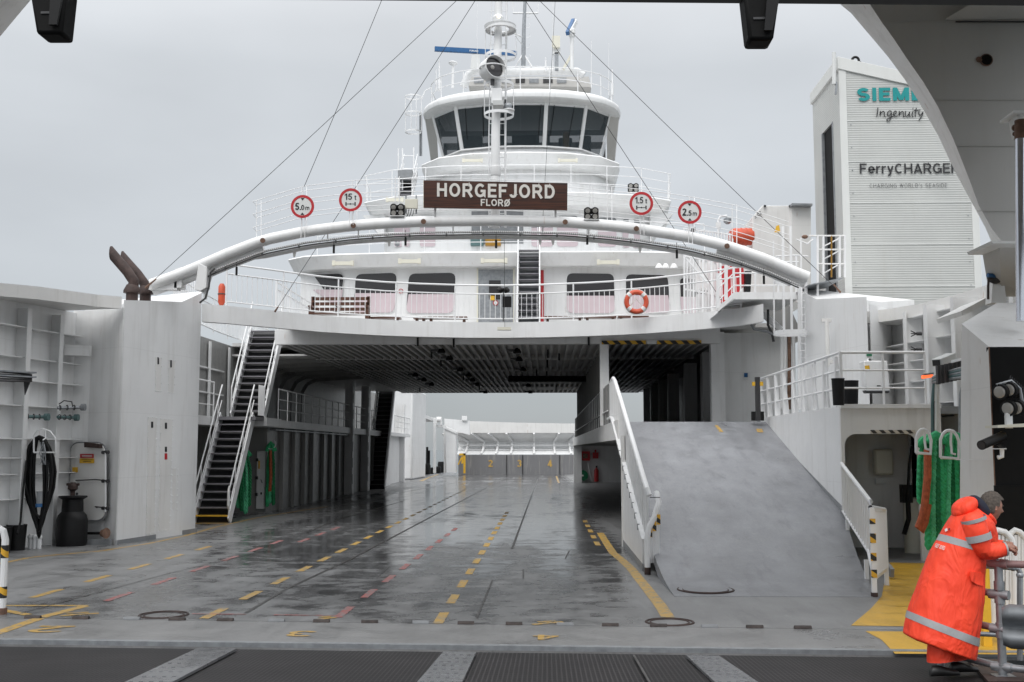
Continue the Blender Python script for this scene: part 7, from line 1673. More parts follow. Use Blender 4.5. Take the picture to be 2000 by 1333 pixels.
# left leg of the visor at the top left corner, top plate and front lip
m = MB(); b = [W(-90, 180, Yb), W(-30, 108, Yb), W(0, 72, Yb), (W(30, 36, Yb)), W(62, -2, Yb), W(90, -34, Yb), W(118, -72, Yb)]; a = [W(-150, 168, Yf), W(-86, 92, Yf), W(-48, 46, Yf), W(-12, 2, Yf), W(26, -44, Yf), W(60, -80, Yf), W(90, -120, Yf)]
m.loft([[p, q] for p, q in zip(a, b)], cap=False, closed=False); m.build('flange', M['white_rust'], bv, recalc=False)
m = MB(); m.face(a[::-1] + [V((-13, Yf, a[0].z)), V((-13, Yf, a[-1].z))]); m.face(b + [V((-13, Yb, b[-1].z)), V((-13, Yb, b[0].z))]); m.build('side_plate', M['visor'], bv)
m = MB(); A, B = W(560, 0, 9.5), W(2000, 11.5, 9.5); k_ = (B.z - A.z) / (B.x - A.x); zz_ = lambda x: A.z + k_ * (x - A.x)
m.hexa([(-16, 9.5, zz_(-3)), (16, 9.5, zz_(12)), (16, 9.9, zz_(12) + .06), (-16, 9.9, zz_(-3) + .06), (-16, 9.5, zz_(-3) + .5), (16, 9.5, zz_(12) + .5), (16, 9.9, zz_(12) + .5), (-16, 9.9, zz_(-3) + .5)])
# keep the lip level with the picture: a straight bar
m.bm.clear(); xa, xb = -9.0, 12.0
m.hexa([(xa, 9.5, zz_(xa)), (xb, 9.5, zz_(xb)), (xb, 9.85, zz_(xb) + .2), (xa, 9.85, zz_(xa) + .2), (xa, 9.5, zz_(xa) + .45), (xb, 9.5, zz_(xb) + .45), (xb, 9.85, zz_(xb) + .45), (xa, 9.85, zz_(xa) + .45)]); m.build('lip_beam', M['black_paint'], bv)
m = MB(); m.hexa([(-7.5, 9.6, 6.4), (8.2, 9.6, 6.55), (11, 18, zc + .35), (-11, 18, zc + .35), (-7.5, 9.6, 6.52), (8.2, 9.6, 6.67), (11, 18, zc + .5), (-11, 18, zc + .5)]); m.build('top_plate', M['visor'], bv)
def vhook(tx0_, tx1_, ty, bx0, bx1, by, label):
    root = thing('locking_hook', label, 'hook', W((bx0 + bx1) / 2, by, 9.5), 'visor locking hooks')
    a, b, c, d = W(bx0, by, 9.35), W(bx1, by, 9.35), W(tx1_, ty - 26, 9.35), W(tx0_, ty - 26, 9.35); dv = V((0, .26, 0))
    MB().hexa([a, b, b + dv, a + dv, d, c, c + dv, d + dv]).build('body', M['black_paint'], root, bevel=.03)
    MB().prism([b.lerp(c, .15) + V((-.03, -.02, 0)), b.lerp(c, .95) + V((-.0, -.02, 0)), b.lerp(c, .95) + V((-.12, -.02, 0)), b.lerp(c, .15) + V((-.10, -.02, 0))], (0, -.03, 0)).build('cheek', M['black'], root)
    MB().box(a.x + .04, b.x - .04, 9.34, 9.36, a.z + .18, a.z + .20).build('groove', M['dark'], root)
vhook(55, 130, 0, 70, 120, 66, 'tapered black locking hook hanging at the top left'); vhook(1452, 1525, 6, 1463, 1511, 78, 'tapered black locking hook hanging at the top right')
# hinge leg, hinge plate and hydraulic ram
m = MB(); m.hexa([W(1956, 572, 18.6), W(2010, 572, 18.6), W(2010, 572, 18.6) + V((0, .5, 0)), W(1956, 572, 18.6) + V((0, .5, 0)), W(1952, 472, 17.2), W(2050, 472, 17.2), W(2050, 472, 17.2) + V((0, .7, 0)), W(1952, 472, 17.2) + V((0, .7, 0))]); m.build('hinge_leg', M['visor'], bv)
m = MB(); m.prism([W(1936, 471, 17.0), W(2060, 471, 17.0), W(2060, 476, 17.0), W(1940, 476, 17.0)], (0, 1, 0)); m.build('foot_flange', M['white_rust'], bv)
hp = thing('visor_hinge', 'white round topped hinge plate with dark disc and blue pin', 'hinge', W(1950, 592, 18.5))
pts = [(1936, 592), (1940, 540), (1942, 525), (1948, 516), (1954, 517), (1959, 530), (1966, 592)]; MB().prism([W(*p, 18.4) for p in pts], (0, .25, 0)).build('plate', M['white_rust'], hp)
MB().prism([W(x + 7, y + 3, 18.2) for x, y in ((1942, 526), (1951, 515), (1961, 540), (1960, 560))], (0, .15, 0)).build('seal', M['rust'], hp) if False else None
c = W(1945, 540, 18.38); MB().lathe(c, [(.13, 0), (.13, .05), (.08, .08), (.02, .08)], 20, axis=(-.6, -.8, 0)).build('disc', M['dark'], hp)
m = MB(); c2 = c + V((-.02, -.06, 0)); m.cyl(c2, c2 + V((-.16, -.05, 0)), .035); m.build('pin', M['blue'], hp)
MB().tube([W(1938, 545, 18.3), W(1931, 546, 18.3), W(1930, 560, 18.3), W(1930, 585, 18.3)], .02, 7).build('pipe', M['rust'], hp)
hr_ = thing('hydraulic_ram', 'thick steel hydraulic ram rising at the right picture edge', 'ram', W(1994, 632, 15.6)); MB().cyl(W(1997, 628, 15.6), W(1995, 268, 15.6), .085, seg=18).build('rod', M['chrome'], hr_); MB().cyl(W(1996, 272, 15.6), W(1996, 236, 15.6), .10).build('eye', M['rust_light'], hr_)
m = MB(); m.prism([W(1980, 216, 15.7), W(2040, 216, 15.7), W(2040, 221, 15.7), W(1980, 221, 15.7)], (0, .5, 0)); m.prism([W(1986, 221, 15.8), W(1992, 221, 15.8), W(1998, 262, 15.8), W(1993, 262, 15.8)], (0, .3, 0)); m.build('ram_bracket', M['white_rust'], bv)
m = MB(); m.ball(W(1983, 250, 15.7), .05); m.ball(W(1982, 262, 15.7), .035); m.build('rusty_bolt', M['rust_light'], bv)
# bulwark continuing behind the column, top bracket
m = MB(); m.prism([W(1877, 608, 19), W(1930, 580, 19), W(1942, 588, 19), W(1880, 617, 19)], (0, 1.2, 0)); tag(m.build('support_bracket', M['white_rust']), 'slanting white bracket above the tall white column', 'bracket')
# tall white column with black front
col = thing('deck_column', 'tall white column with black front face and sloping white top', 'column', W(1935, 1180, 15))
Yc = 15.0
fx0 = W(1932, 760, Yc).x
k0 = V((W(1932, 678, Yc).x, Yc, W(1932, 678, Yc).z)); k1 = V((k0.x + 2.6, Yc, k0.z)); kl = W(1878, 633, 16.1); kp = W(1947, 592, 17.6); kb = W(2030, 592, 17.6)
MB().prism([V((k0.x, Yc, 0)), V((k1.x, Yc, 0)), V((k1.x, Yc, k0.z)), k0], (0, .1, 0)).build('front_face', M['black_paint'], col)
m = MB(); xb_ = W(1868, 960, 15.9).x
m.hexa([V((k0.x, Yc + .0, 0)), V((k0.x + .02, Yc + .1, 0)), V((W(1866, 990, 16.1).x + .05, 16.2, 0)), V((W(1866, 990, 16.1).x, 16.1, 0)), k0, k0 + V((.02, .1, 0)), kl + V((.05, .1, 0)), kl]); m.build('left_face', M['white_rust'], col)
m = MB(); m.hexa([k0, k1, kb + V((1.6, 0, 0)), kl] + [p for p in (k0 + V((0, 0, .001)), k1 + V((0, 0, .001)), kb + V((1.6, 0, .1)), kp)]) if False else m.face([k0, k1, kb + V((1.5, 0, 0)), kp, kl]); m.build('top_face', M['white'], col)
m = MB(); m.face([kl, kp, V((kp.x, kp.y, 0)), V((kl.x - .05, kl.y, 0))]); m.build('back_face', M['white'], col)
MB().beam(k0 - V((.005, .005, 0)), V((k0.x, Yc, 0)) - V((.005, .005, 0)), .012, .012).build('edge_rust', M['rust_light'], col)
MB().lathe(W(1988, 663, 15.4), [(.1, 0), (.1, .012), (.01, .014)], 16, axis=(0, -.35, 1)).build('vent', M['rust_light'], col)
MB().prism([W(1868, 897, 15.75), W(1932, 897.5, 14.98), W(1932, 899.5, 14.98), W(1868, 899, 15.75)], (0, .03, 0)).build('weld_seam', M['white'], col)
MB().box(k0.x + .02, k0.x + .9, 14.97, 15.0, 0, 1.55).build('black_door', M['dark'], col) if False else MB().box(k0.x - .02, k0.x + .55, 14.96, 15.0, .2, 1.62).build('black_hatch', M['black_paint'], col)
# floodlight cluster, camera and bracket on the black face
fl4 = thing('floodlight', 'four round lamps on a bracket before the black column face', 'floodlight', W(1972, 830, 14.5), 'four lamp floodlights')
axl = V((-.75, -.65, -.12)).normalized()
for px, py in ((1954, 766), (1972, 762), (1970, 798), (1987, 797)):
    c = W(px, py, 14.5); MB().lathe(c, [(.07, -.12), (.105, -.04), (.105, .03), (.09, .03)], 20, axis=axl).build('lamp_body', M['black'], fl4); MB().lathe(c, [(.09, .02), (.06, .045), (.005, .05)], 20, axis=axl).build('lens', M['lens'], fl4)
m = MB()
for k in range(9): c = W(1975 + 3.4 * k, 745 + 3 * k, 14.6); m.beam(c, c + V((.05, .2, -.05)), .008, .16)
m.build('heat_sink', M['dark'], fl4); MB().tube([W(1946, 752, 14.5), W(1975, 744, 14.5), W(1992, 760, 14.5), W(1998, 790, 14.5)], .02, 6).build('bail', M['galv'], fl4)
MB().prism([W(1948, 836, 14.4), W(1948, 831, 14.4), W(2010, 827, 14.4), W(2010, 834, 14.4)], (0, .4, 0)).build('shelf', M['cream'], fl4); MB().box(*[v for a in zip(W(1970, 822, 14.5) - V((.04, .03, .1)), W(1970, 822, 14.5) + V((.04, .03, .1))) for v in a]).build('stem', M['white'], fl4)
cmr = thing('black_camera', 'black tube camera pointing left on the column face', 'camera', W(1935, 890, 14.4)); a, b = W(1917, 870, 14.2), W(1958, 852, 14.6); MB().cyl(a, b, .062, seg=18).build('tube', M['black'], cmr); MB().cyl(a + (a - b).normalized() * .005, a, .05, seg=16).build('glass', M['glass'], cmr); MB().cyl(W(1950, 866, 14.6), W(1962, 878, 14.9), .03).build('arm', M['black'], cmr)
MB().prism([W(1949, 876, 14.7), W(1966, 876, 14.7), W(1966, 878, 14.7), W(1949, 878, 14.7)], (0, .2, 0)).build('bracket_plate', M['white'], cmr); MB().tube([W(1957, 878, 14.75), W(1957, 892, 14.75), W(1949, 894, 14.75)], .03, 8).build('bracket', M['white'], cmr)
# camera housing, cable tray and orange lamp on the right bulwark
gc = thing('camera_housing', 'grey boxy surveillance camera on the right bulwark', 'camera', W(1843, 715, 19.5)); a, b = W(1829, 709, 19.4), W(1858, 697, 19.9); MB().beam(a, b, .17, .13).build('housing', M['signgrey'], gc, bevel=.01); MB().beam(a + (a - b).normalized() * .01, a, .13, .10).build('glass', M['dark'], gc); MB().cyl(W(1844, 708, 19.7), W(1845, 724, 19.7), .04).build('stand', M['rust_light'], gc); MB().tube([W(1856, 702, 19.8), W(1862, 710, 19.8), W(1864, 718, 19.8)], .015, 6).build('cable', M['black'], gc)
tr = thing('cable_tray', 'cable tray bundled with grey cables running to the white column', 'cable tray', W(1850, 735, 19))
for k in range(5): MB().tube([W(1822, 742 + 2.5 * k - 4, 19.8), W(1850, 727 + 3.5 * k, 19.3), W(1890, 716 + 5 * k, 18.3)], .028, 7).build('cable', M['greenish'] if k % 2 else M['galv'], tr)
for k in range(7):
    px = 1832 + 8 * k; MB().box(*[v for a in zip(W(px, 733 - k * 1.7, 19.2) - V((.02, .05, .16)), W(px, 733 - k * 1.7, 19.2) + V((.02, .05, .16))) for v in a]).build('clamp', M['dark'], tr)
for k, mt in enumerate(('greenish', 'dark', 'white_rust')): MB().tube([W(1824 + 3 * k, 745, 19.8), W(1821 + 4 * k, 790, 19.8), W(1821 + 4 * k, 850, 19.8), W(1821 + 4 * k, 880, 19.8)], .026 if k < 2 else .05, 7).build('cable', M[mt], tr)
MB().prism([W(1866, 702, 19), W(1888, 698, 18.4), W(1888, 702, 18.4), W(1866, 708, 19)], (0, .2, 0)).build('shelf', M['white'], tr)
for k in range(3): MB().tube([W(1890, 751 + 3 * k, 19), W(1879 + 3 * k, 756 + 3 * k, 19), W(1875 + 3 * k, 772 + 3 * k, 19), W(1874 + 3 * k, 850, 19)], .022, 7).build('conduit', M['galv'], tr)
ol = thing('orange_lamp', 'small lit orange lamp on the rib beside the camera housing', 'lamp', W(1812, 740, 20)); MB().beam(W(1801, 737, 20), W(1821, 734, 20), .08, .06).build('lens', M['lit_orange'], ol); MB().beam(W(1803, 732.5, 20), W(1822, 730, 20), .1, .03).build('cap', M['galv'], ol)
# ================================================================== PIPE RAILING at the edge of the linkspan
pb = LS(1959, 1322); pz = lambda py: 2.1 - (py - VPY) * pb.y / FPX
pr_ = thing('pipe_railing', 'galvanised pipe railing with worn reddish rails the man leans on', 'railing', pb)
ru, lu = V((pb.x + .42, pb.y - .62, 0)), V((W(1909, 1265, 10.48).x, 10.48, 0))
lu2 = lu + (lu - V((pb.x, pb.y, 0))) * 1.6
MB().cyl(V((pb.x, pb.y, lsz(pb.y))), V((pb.x, pb.y, pz(1086))), .037, seg=14).build('post', M['galv'], pr_)
for y in (1135, 1160, 1212, 1224, 1288): MB().cyl(V((pb.x, pb.y, pz(y + 8))), V((pb.x, pb.y, pz(y - 8))), .046, seg=14).build('fitting', M['galv'], pr_)
MB().box(pb.x - .09, pb.x + .09, pb.y - .07, pb.y + .07, lsz(pb.y), lsz(pb.y) + .015).build('base_plate', M['galv'], pr_)
for yp, mt in ((1094, 'galv_red'), (1152, 'galv_red'), (1216, 'galv_red'), (1286, 'galv')):
    z = pz(yp); MB().cyl(V((pb.x, pb.y, z)), V((lu2.x, lu2.y, z + .045)), .033, seg=12).build('rail', M[mt], pr_)
    if yp in (1094, 1286): MB().cyl(V((pb.x, pb.y, z)), V((pb.x + 1.2, pb.y - 1.1, z + .05)), .033, seg=12).build('rail', M['galv_red' if yp == 1094 else 'galv'], pr_)
    MB().cyl(V((pb.x - .07, pb.y + .06, z + .002)), V((pb.x + .06, pb.y - .06, z)), .043, seg=12).build('fitting', M['galv_red'] if yp == 1094 else M['galv'], pr_)
lp2 = lu2 + (lu - lu2) * .1; MB().cyl(V((lu2.x, lu2.y, lsz(lu2.y))), V((lu2.x, lu2.y, pz(1086) + .04)), .037, seg=12).build('post', M['galv'], pr_)
r2_ = thing('pipe_handrail', 'shiny bent galvanised handrail just behind the pipe railing', 'railing', V((4.9, 11.3, lsz(11.3))))
Yh = 11.2
MB().tube([W(1900, 1104, Yh), W(1980, 1109, Yh), W(1988, 1111, Yh), W(1992, 1118, Yh), W(1992, 1290, Yh)], .028, 10).build('tube', M['galv'], r2_); MB().cyl(W(1900, 1238, Yh), W(1992, 1242, Yh), .024).build('tube', M['galv'], r2_)
for px, py in ((1978, 1109), (1992, 1124)): MB().ball(W(px, py, Yh), .036).build('fitting', M['galv'], r2_)
gr = thing('guard_rail', 'grey corrugated guard rail beam at the right picture edge', 'guard rail', W(1985, 1260, 9.4))
prof = [(1172, .0), (1168, .05), (1172, .10), (1182, .14), (1194, .12), (1205, .03), (1213, .03), (1222, .12), (1232, .14), (1244, .10), (1250, .04)]
st = V((W(1957, 1200, 9.75).x, 9.75, 0)); dr_ = V((1.0, -.42, 0)).normalized(); nr_ = V((-.42, -1.0, 0)).normalized()
rings = []
for t in (0, .06, 2.5):
    sc = .75 if t == 0 else 1
    rings.append([st + dr_ * t + nr_ * (o * sc) + V((0, 0, 2.1 - ((y - 1211) * (.86 if t == 0 else 1) + 1211 - VPY) * 9.75 / FPX)) for y, o in prof] + [st + dr_ * t + nr_ * (o * sc - .02) + V((0, 0, 2.1 - ((y - 1211) * (.86 if t == 0 else 1) + 1211 - VPY) * 9.75 / FPX)) for y, o in prof[::-1]])
MB().loft(rings).build('beam', M['guard'], gr, ang=60)
MB().beam(st + dr_ * .9 + V((0, 0, .1)), st + dr_ * .9 + V((0, 0, .8)), .1, .08).build('post', M['galv'], gr)
for (cx, Yb_, l, gx) in (((1938, 1981), 12.4, 'white rounded barrier of slats behind the pipe railing, nearer the man', 0), ((1972, 2010), 12.9, 'rust stained white slatted barrier at the picture edge behind the pipes', 1)):
    bt = thing('slat_barrier', l, 'barrier', W(cx[0], 1245, Yb_), 'white slatted barriers')
    x0, x1 = cx; MB().tube([W(x0, 1243, Yb_), W(x0, 1060, Yb_), W(x0 + 2, 1042, Yb_), W(x0 + 10, 1036, Yb_), W(x1 - 18, 1040, Yb_), W(x1 - 6, 1052, Yb_), W(x1, 1075, Yb_), W(x1 + 2, 1243, Yb_)], .035, 10).build('frame', M['white_rust'], bt)
    m = MB()
    for k in range(5): px = x0 + (x1 - x0) * (k + .8) / 5.6; m.prism([W(px - 2.6, 1045, Yb_), W(px + 2.6, 1045, Yb_), W(px + 2.6, 1240, Yb_), W(px - 2.6, 1240, Yb_)], (0, .02, 0))
    m.build('slat_panel', M['white_rust'], bt); MB().cyl(W(x0, 1238, Yb_), W(x1, 1240, Yb_), .03).build('bottom_rail', M['white_rail'], bt)
yp_ = MB(); a = W(1928, 1240, 12.2); yp_.box(a.x - .045, a.x + .045, 12.18, 12.26, 0, W(1928, 1080, 12.2).z); tag(yp_.build('yellow_post', M['yellow']), 'yellow post behind the man and the pipe railing', 'post')
# ================================================================== MAN in a long hi-vis coat leaning on the rail
YP = 10.38; S = YP / FPX
pman = thing('person', 'man in long orange hi-vis coat leaning forward over the railing', 'person', LS(1850, 1302))
N = 32
def ring_(Lq, Rq, dep, yo=0.0, fold=0.0, ph=0.0, rot=0.0):
    a, b = W(*Lq, YP), W(*Rq, YP); c = (a + b) / 2 + V((0, yo, 0)); ex = (b - a) / 2; out = []
    for k in range(N):
        t = 2 * math.pi * k / N; f = 1 + fold * (math.sin(5 * t + ph) + .6 * math.sin(8 * t - ph * 1.7))
        out.append(c + ex * (math.cos(t) * f) + V((0, dep, 0)) * (math.sin(t) * f) + V((0, 0, 0)))
    return out
RG = [((1767, 1243), (1904, 1292), .30, 0, .034, 0.2), ((1770, 1226), (1907, 1278), .295, 0, .033, .3), ((1774, 1205), (1910, 1259), .29, 0, .031, .4), ((1781, 1182), (1914, 1230), .28, 0, .028, .6), ((1788, 1160), (1917, 1200), .27, 0, .024, .8), ((1796, 1136), (1920, 1170), .26, 0, .018, 1.0), ((1804, 1112), (1922, 1142), .25, 0, .012, 1.2),
      ((1813, 1088), (1923, 1112), .24, 0, .012, 1.4), ((1821, 1070), (1922, 1094), .235, 0, .012, 1.7), ((1833, 1050), (1923, 1078), .235, 0, .01, 2.0), ((1842, 1034), (1928, 1064), .24, 0, .01, 2.2), ((1851, 1020), (1934, 1050), .24, 0, .008, 2.4), ((1861, 1005), (1940, 1036), .225, 0, .006, 2.6), ((1872, 994), (1941, 1024), .19, 0, .004, 2.8), ((1885, 985), (1938, 1015), .13, 0, .0, 0), ((1896, 984), (1932, 1008), .09, 0, 0, 0)]
def rings_at(i0, i1, n, grow=1.012):
    out = []
    for k in range(n + 1):
        t = i0 + (i1 - i0) * k / n; a = min(int(t), len(RG) - 2); f = t - a
        A, B = ring_(*RG[a]), ring_(*RG[a + 1]); c = sum(A, V()) / N * (1 - f) + sum(B, V()) / N * f
        out.append([c + (p.lerp(q, f) - c) * grow for p, q in zip(A, B)])
    return out
m = MB(); full = rings_at(0, len(RG) - 1, 45, 1.0)
random.seed(21)
m.loft(full, cap=True); coat = m.build('coat', M['hivis'], pman, ang=70)
sb = coat.modifiers.new('smooth', 'SUBSURF'); sb.levels = 1; sb.render_levels = 1
tx = bpy.data.textures.new('cloth_folds', 'CLOUDS'); tx.noise_scale = .22; tx.noise_depth = 2
dm = coat.modifiers.new('folds', 'DISPLACE'); dm.texture = tx; dm.strength = .022; dm.mid_level = .5; dm.texture_coords = 'LOCAL'
def band(i0, i1, nm='reflective_stripe'):
    o = MB().loft(rings_at(i0, i1, 4, 1.012), cap=False).build(nm, M['reflective'], pman, ang=70)
    s_ = o.modifiers.new('smooth', 'SUBSURF'); s_.levels = 1; s_.render_levels = 1
    d_ = o.modifiers.new('folds', 'DISPLACE'); d_.texture = tx; d_.strength = .022; d_.mid_level = .5; d_.texture_coords = 'LOCAL'
    return o
band(1.85, 2.45); band(8.75, 9.45)
# sleeves
def sleeve(path, rad, nm='sleeve'):
    o = MB().tube(path, rad, 18).build(nm, M['hivis'], pman, ang=80)
    s_ = o.modifiers.new('smooth', 'SUBSURF'); s_.levels = 1; s_.render_levels = 2
    d_ = o.modifiers.new('folds', 'DISPLACE'); d_.texture = tx; d_.strength = .03; d_.mid_level = .5; d_.texture_coords = 'LOCAL'
    return o
yn = YP - .20
ap = [(1896, 1006), (1900, 1014), (1905, 1030), (1909, 1048), (1913, 1064), (1921, 1076), (1935, 1078), (1949, 1075), (1960, 1073), (1967, 1072)]
arad = [.075, .10, .108, .108, .102, .092, .080, .070, .062, .056]
sleeve([W(x, y, yn + (.04 if i == 0 else 0)) for i, (x, y) in enumerate(ap)], arad)
sleeve([W(x, y, YP + .26) for x, y in [(1920, 1012), (1928, 1040), (1932, 1064), (1942, 1071), (1955, 1068), (1965, 1067)]], [.08, .10, .095, .08, .065, .055])
def armband(a, b, r):
    A, B = V((*a, 0)), V((*b, 0)); o = MB().tube([W(*a, yn), W((a[0] + b[0]) / 2, (a[1] + b[1]) / 2, yn), W(*b, yn)], [r, r, r * .99], 20, caps=False).build('reflective_stripe', M['reflective'], pman, ang=80)
armband((1907.5, 1043), (1911.5, 1056), .120); armband((1900.5, 1012), (1903, 1019), .112); armband((1961, 1073), (1964.5, 1072.5), .066)
# hood, collar, neck
rot = Matrix.Rotation(R(-24), 3, 'Y')
m = MB(); m.ball(W(1884, 990, YP - .02), .125, .145, .082, 24, 14, Matrix.Rotation(R(-34), 3, 'Y')); m.ball(W(1872, 998, YP - .02), .07, .11, .05, 20, 12, Matrix.Rotation(R(-48), 3, 'Y')); hd_ = m.build('hood', M['hivis'], pman, ang=80)
d_ = hd_.modifiers.new('folds', 'DISPLACE'); d_.texture = tx; d_.strength = .03; d_.texture_coords = 'LOCAL'
axn = V((.86, .15, .42)).normalized()
MB().torus(W(1911, 995, YP - .0), .098, .042, axis=axn, seg=30, s2=12).build('collar', M['navy'], pman, ang=80)
MB().torus(W(1922, 1008, YP - .0), .10, .026, axis=V((.7, .1, .72)).normalized(), seg=30, s2=10).build('coat_collar', M['hivis'], pman, ang=80)
m = MB(); m.tube([W(1895, 1003, YP), W(1918, 998, YP), W(1930, 995, YP)], [.075, .066, .062], 16)
# head with face: one surface grown from a sphere, continuous with the neck mesh
hm = MB(); HC = W(1935.5, 990.5, YP); hs = 1.02
hrot = (Matrix.Rotation(R(14), 3, 'Z') @ Matrix.Rotation(R(13), 3, 'Y'))
bmesh.ops.create_uvsphere(hm.bm, u_segments=40, v_segments=28, radius=1)
g = lambda v_, s_: math.exp(-(v_ / s_) ** 2)
def headshape(p, hair=False):
    x, y, z = p
    X, Y_, Z = x * .100, y * .077, z * .122
    if z < 0: Y_ *= 1 - .30 * (-z) ** 1.6; 
    if z < -.2 and x < 0: X *= 1 - .35 * (-z - .2)
    if x > 0:
        X += .031 * g(y, .17) * g(z + .14, .15) + .012 * g(y, .12) * g(z - .02, .2)
        X += .007 * g(z - .26, .12) * g(y, .6) - .010 * (g(y - .36, .18) + g(y + .36, .18)) * g(z - .08, .13)
        X += .010 * g(y, .3) * g(z + .47, .08) + .008 * g(y, .3) * g(z + .60, .07) - .006 * g(y, .3) * g(z + .535, .03) + .016 * g(y, .32) * g(z + .82, .16)
        X -= .004 * g(z + .32, .08) * g(y, .3)
    return V((X, Y_, Z)) * hs
for v_ in hm.bm.verts: v_.co = HC + hrot @ headshape(v_.co)
t_ = bpy.data.meshes.new('t'); m.bm.to_mesh(t_); m.bm.free(); hm.bm.from_mesh(t_); bpy.data.meshes.remove(t_)
for s_ in (-1, 1):
    q = HC + hrot @ V((-.008, s_ * .079, -.002)); hm.ball(q, .018, .009, .031, 12, 9, hrot @ Matrix.Rotation(R(-12), 3, 'Y')); hm.ball(q + hrot @ V((.004, s_ * .005, -.022)), .010, .008, .010, 8, 6)
hm.build('head', M['skin'], pman, ang=80)
for s_ in (-1, 1): MB().ball(HC + hrot @ V((.084, s_ * .030, .012)), .010, .012, .007, 10, 8).build('eye', M['shoe'], pman); MB().ball(HC + hrot @ V((.096, s_ * .030, .032)), .010, .020, .005, 10, 6).build('eyebrow', M['hair'], pman)
hb_ = MB(); bmesh.ops.create_uvsphere(hb_.bm, u_segments=56, v_segments=40, radius=1)
kill = []
random.seed(2)
for v_ in hb_.bm.verts:
    x, y, z = v_.co; keep = (z > .47 + .10 * max(0, x)) or (x < .30 and z > .05) or (x < -.08 and z > -.52) 
    if not keep: kill.append(v_)
    else:
        p = headshape(v_.co); e = .010 + .012 * max(0, z) + random.uniform(-.0025, .0045)
        n_ = V((x, y, z)).normalized(); p = p + n_ * e
        if x > .55 and z > .3: p += V((.024, 0, .004)) * (x - .4)
        v_.co = HC + hrot @ p
bmesh.ops.delete(hb_.bm, geom=kill, context='VERTS'); hb_.build('hair', M['hair'], pman, ang=80)
# hands: palm, four fingers and a thumb, loosely clasped over the rail
def hand(c, fwd, down, side, s=1.0):
    c, f, d, w = V(c), V(fwd).normalized(), V(down).normalized(), V(side).normalized(); m = MB()
    m.tube([c - f * .045, c - f * .01, c + f * .03, c + f * .048], [.026, .030, .031, .026], 12)
    for k, (o, L) in enumerate(((-.030, .062), (-.010, .072), (.010, .068), (.029, .054))):
        b = c + f * .042 + w * o; j1 = b + (f * .8 + d * .35).normalized() * L * .45; j2 = j1 + (f * .25 + d).normalized() * L * .35; j3 = j2 + (d - f * .35).normalized() * L * .28
        m.tube([b, j1, j2, j3], [.0105, .0098, .009, .0075], 8)
    b = c - w * .026 - f * .005; m.tube([b, b - w * .018 + f * .028 + d * .006, b - w * .014 + f * .055 + d * .018], [.012, .0105, .008], 8)
    m.build('hand', M['skin'], pman, ang=80)
hand(W(1970.5, 1070, yn + .02), (1, .35, -.25), (-.1, 0, -1), (0, 1, .2)); hand(W(1968, 1064, YP + .20), (1, -.5, -.15), (0, 0, -1), (.2, 1, 0))
# trousers and shoes
def leg(px, y0, px1, y1, Y, lab='trouser_leg'):
    o = MB().tube([W(px, y0, Y), W((px + px1) / 2, (y0 + y1) / 2, Y), W(px1 - 1, y1 - 6, Y), W(px1, y1, Y)], [.12, .115, .118, .122], 16).build(lab, M['hivis'], pman, ang=80)
    d_ = o.modifiers.new('folds', 'DISPLACE'); d_.texture = tx; d_.strength = .04; d_.texture_coords = 'LOCAL'
leg(1838, 1225, 1838, 1291, YP - .06); leg(1866, 1225, 1866, 1286, YP + .17)
def shoe(px, py, Y, ln):
    c = W(px, py, Y); m = MB(); z0 = lsz(Y)
    rings = []
    for t, w_, h_ in ((-.13, .030, .06), (-.11, .042, .095), (-.05, .045, .10), (.02, .046, .08), (.08, .050, .06), (.13, .045, .048), (.16, .024, .03)):
        cc_ = V((c.x + t * ln, Y + t * .25, z0)); rings.append([cc_ + V((-.25 * w_ * math.cos(a) * 0, 0, 0)) + V((0, w_ * math.cos(a), max(0.002, h_ * .5 + h_ * .5 * math.sin(a)))) for a in [2 * math.pi * k / 12 for k in range(12)]])
    m.loft(rings); m.build('shoe', M['shoe'], pman, ang=60)
shoe(1842, 1305, YP - .09, 1.0); shoe(1880, 1300, YP + .14, 1.0)
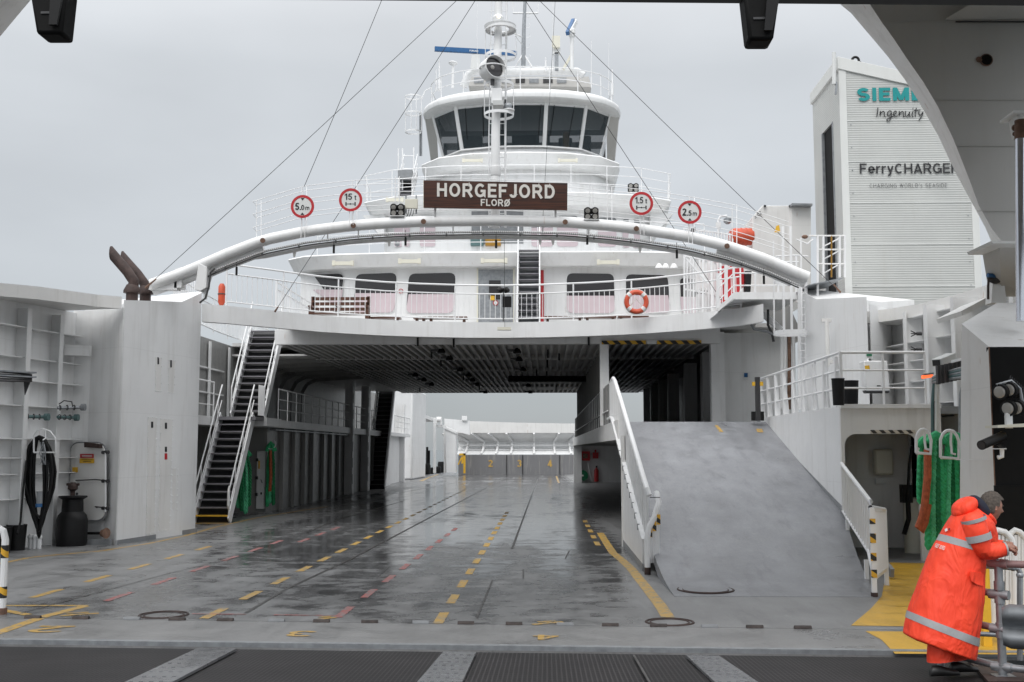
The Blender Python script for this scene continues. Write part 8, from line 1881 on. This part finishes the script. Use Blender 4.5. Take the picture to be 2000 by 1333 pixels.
# pocket flap and lettering on the back
def on_coat(px, py, off=.012):
    d = ray(px, py); best = None
    # nearest ray hit on the coat surface (plain ellipse rings)
    from mathutils.geometry import intersect_ray_tri
    for A, B in zip(full, full[1:]):
        for k in range(N):
            for tri in ((A[k], A[(k + 1) % N], B[k]), (B[k], A[(k + 1) % N], B[(k + 1) % N])):
                h = intersect_ray_tri(tri[0], tri[1], tri[2], d, CAM, True)
                if h is not None:
                    t = (h - CAM).dot(d)
                    if best is None or t < best[0]: best = (t, h)
    return (best[1] if best else W(px, py, YP - .2)) - d.normalized() * off
fp = [(1895, 1116), (1920, 1120), (1920, 1145), (1908, 1142), (1898, 1136), (1894, 1126)]
m = MB(); m.prism([on_coat(*p, .03) for p in fp], ray(1908, 1130) * .02); pk = m.build('pocket_flap', M['hivis'], pman)
def coat_text(body, px0, py0, px1, py1, h, mat):
    a = V((px0, py0, 0)); b = V((px1, py1, 0)); ux = (b - a); L = ux.length; ux.normalize(); uy = V((ux.y, -ux.x, 0))
    tmp = MB(); stroke_text(tmp, body, (0, 0, 0), (1, 0, 0), (0, 1, 0), height=1.0, t=.16, th=.0001); me = bpy.data.meshes.new('t'); tmp.bm.to_mesh(me); tmp.bm.free(); xs = [v.co.x for v in me.vertices]; ys = [v.co.y for v in me.vertices]; x0, x1, y0, y1 = min(xs), max(xs), min(ys), max(ys)
    b2 = bmesh.new(); b2.from_mesh(me)
    cache = {}
    for v_ in b2.verts:
        u = (v_.co.x - x0) / (x1 - x0) * L; w = (v_.co.y - y0) / (y1 - y0) * h; q = a + ux * u + uy * w
        v_.co = on_coat(q.x, q.y, .028)
    t = bpy.data.meshes.new('t'); b2.to_mesh(t); b2.free(); mm = MB(); mm.bm.from_mesh(t); bpy.data.meshes.remove(t); bpy.data.meshes.remove(me)
    mm.build('back_lettering', M[mat], pman)
coat_text('GEFJORD', 1825, 1069, 1844, 1075.5, 9, 'signgrey')
m = MB(); q = [on_coat(x, y, .03) for x, y in ((1845, 1034), (1850, 1031.5), (1851, 1037), (1846, 1039))]; m.face(q); m.build('back_badge', M['signgrey'], pman); m = MB(); m.face([on_coat(x, y, .03) for x, y in ((1853, 1031.5), (1856, 1032.5), (1854.5, 1036), (1852, 1036))]); m.build('back_badge', M['navy'], pman)
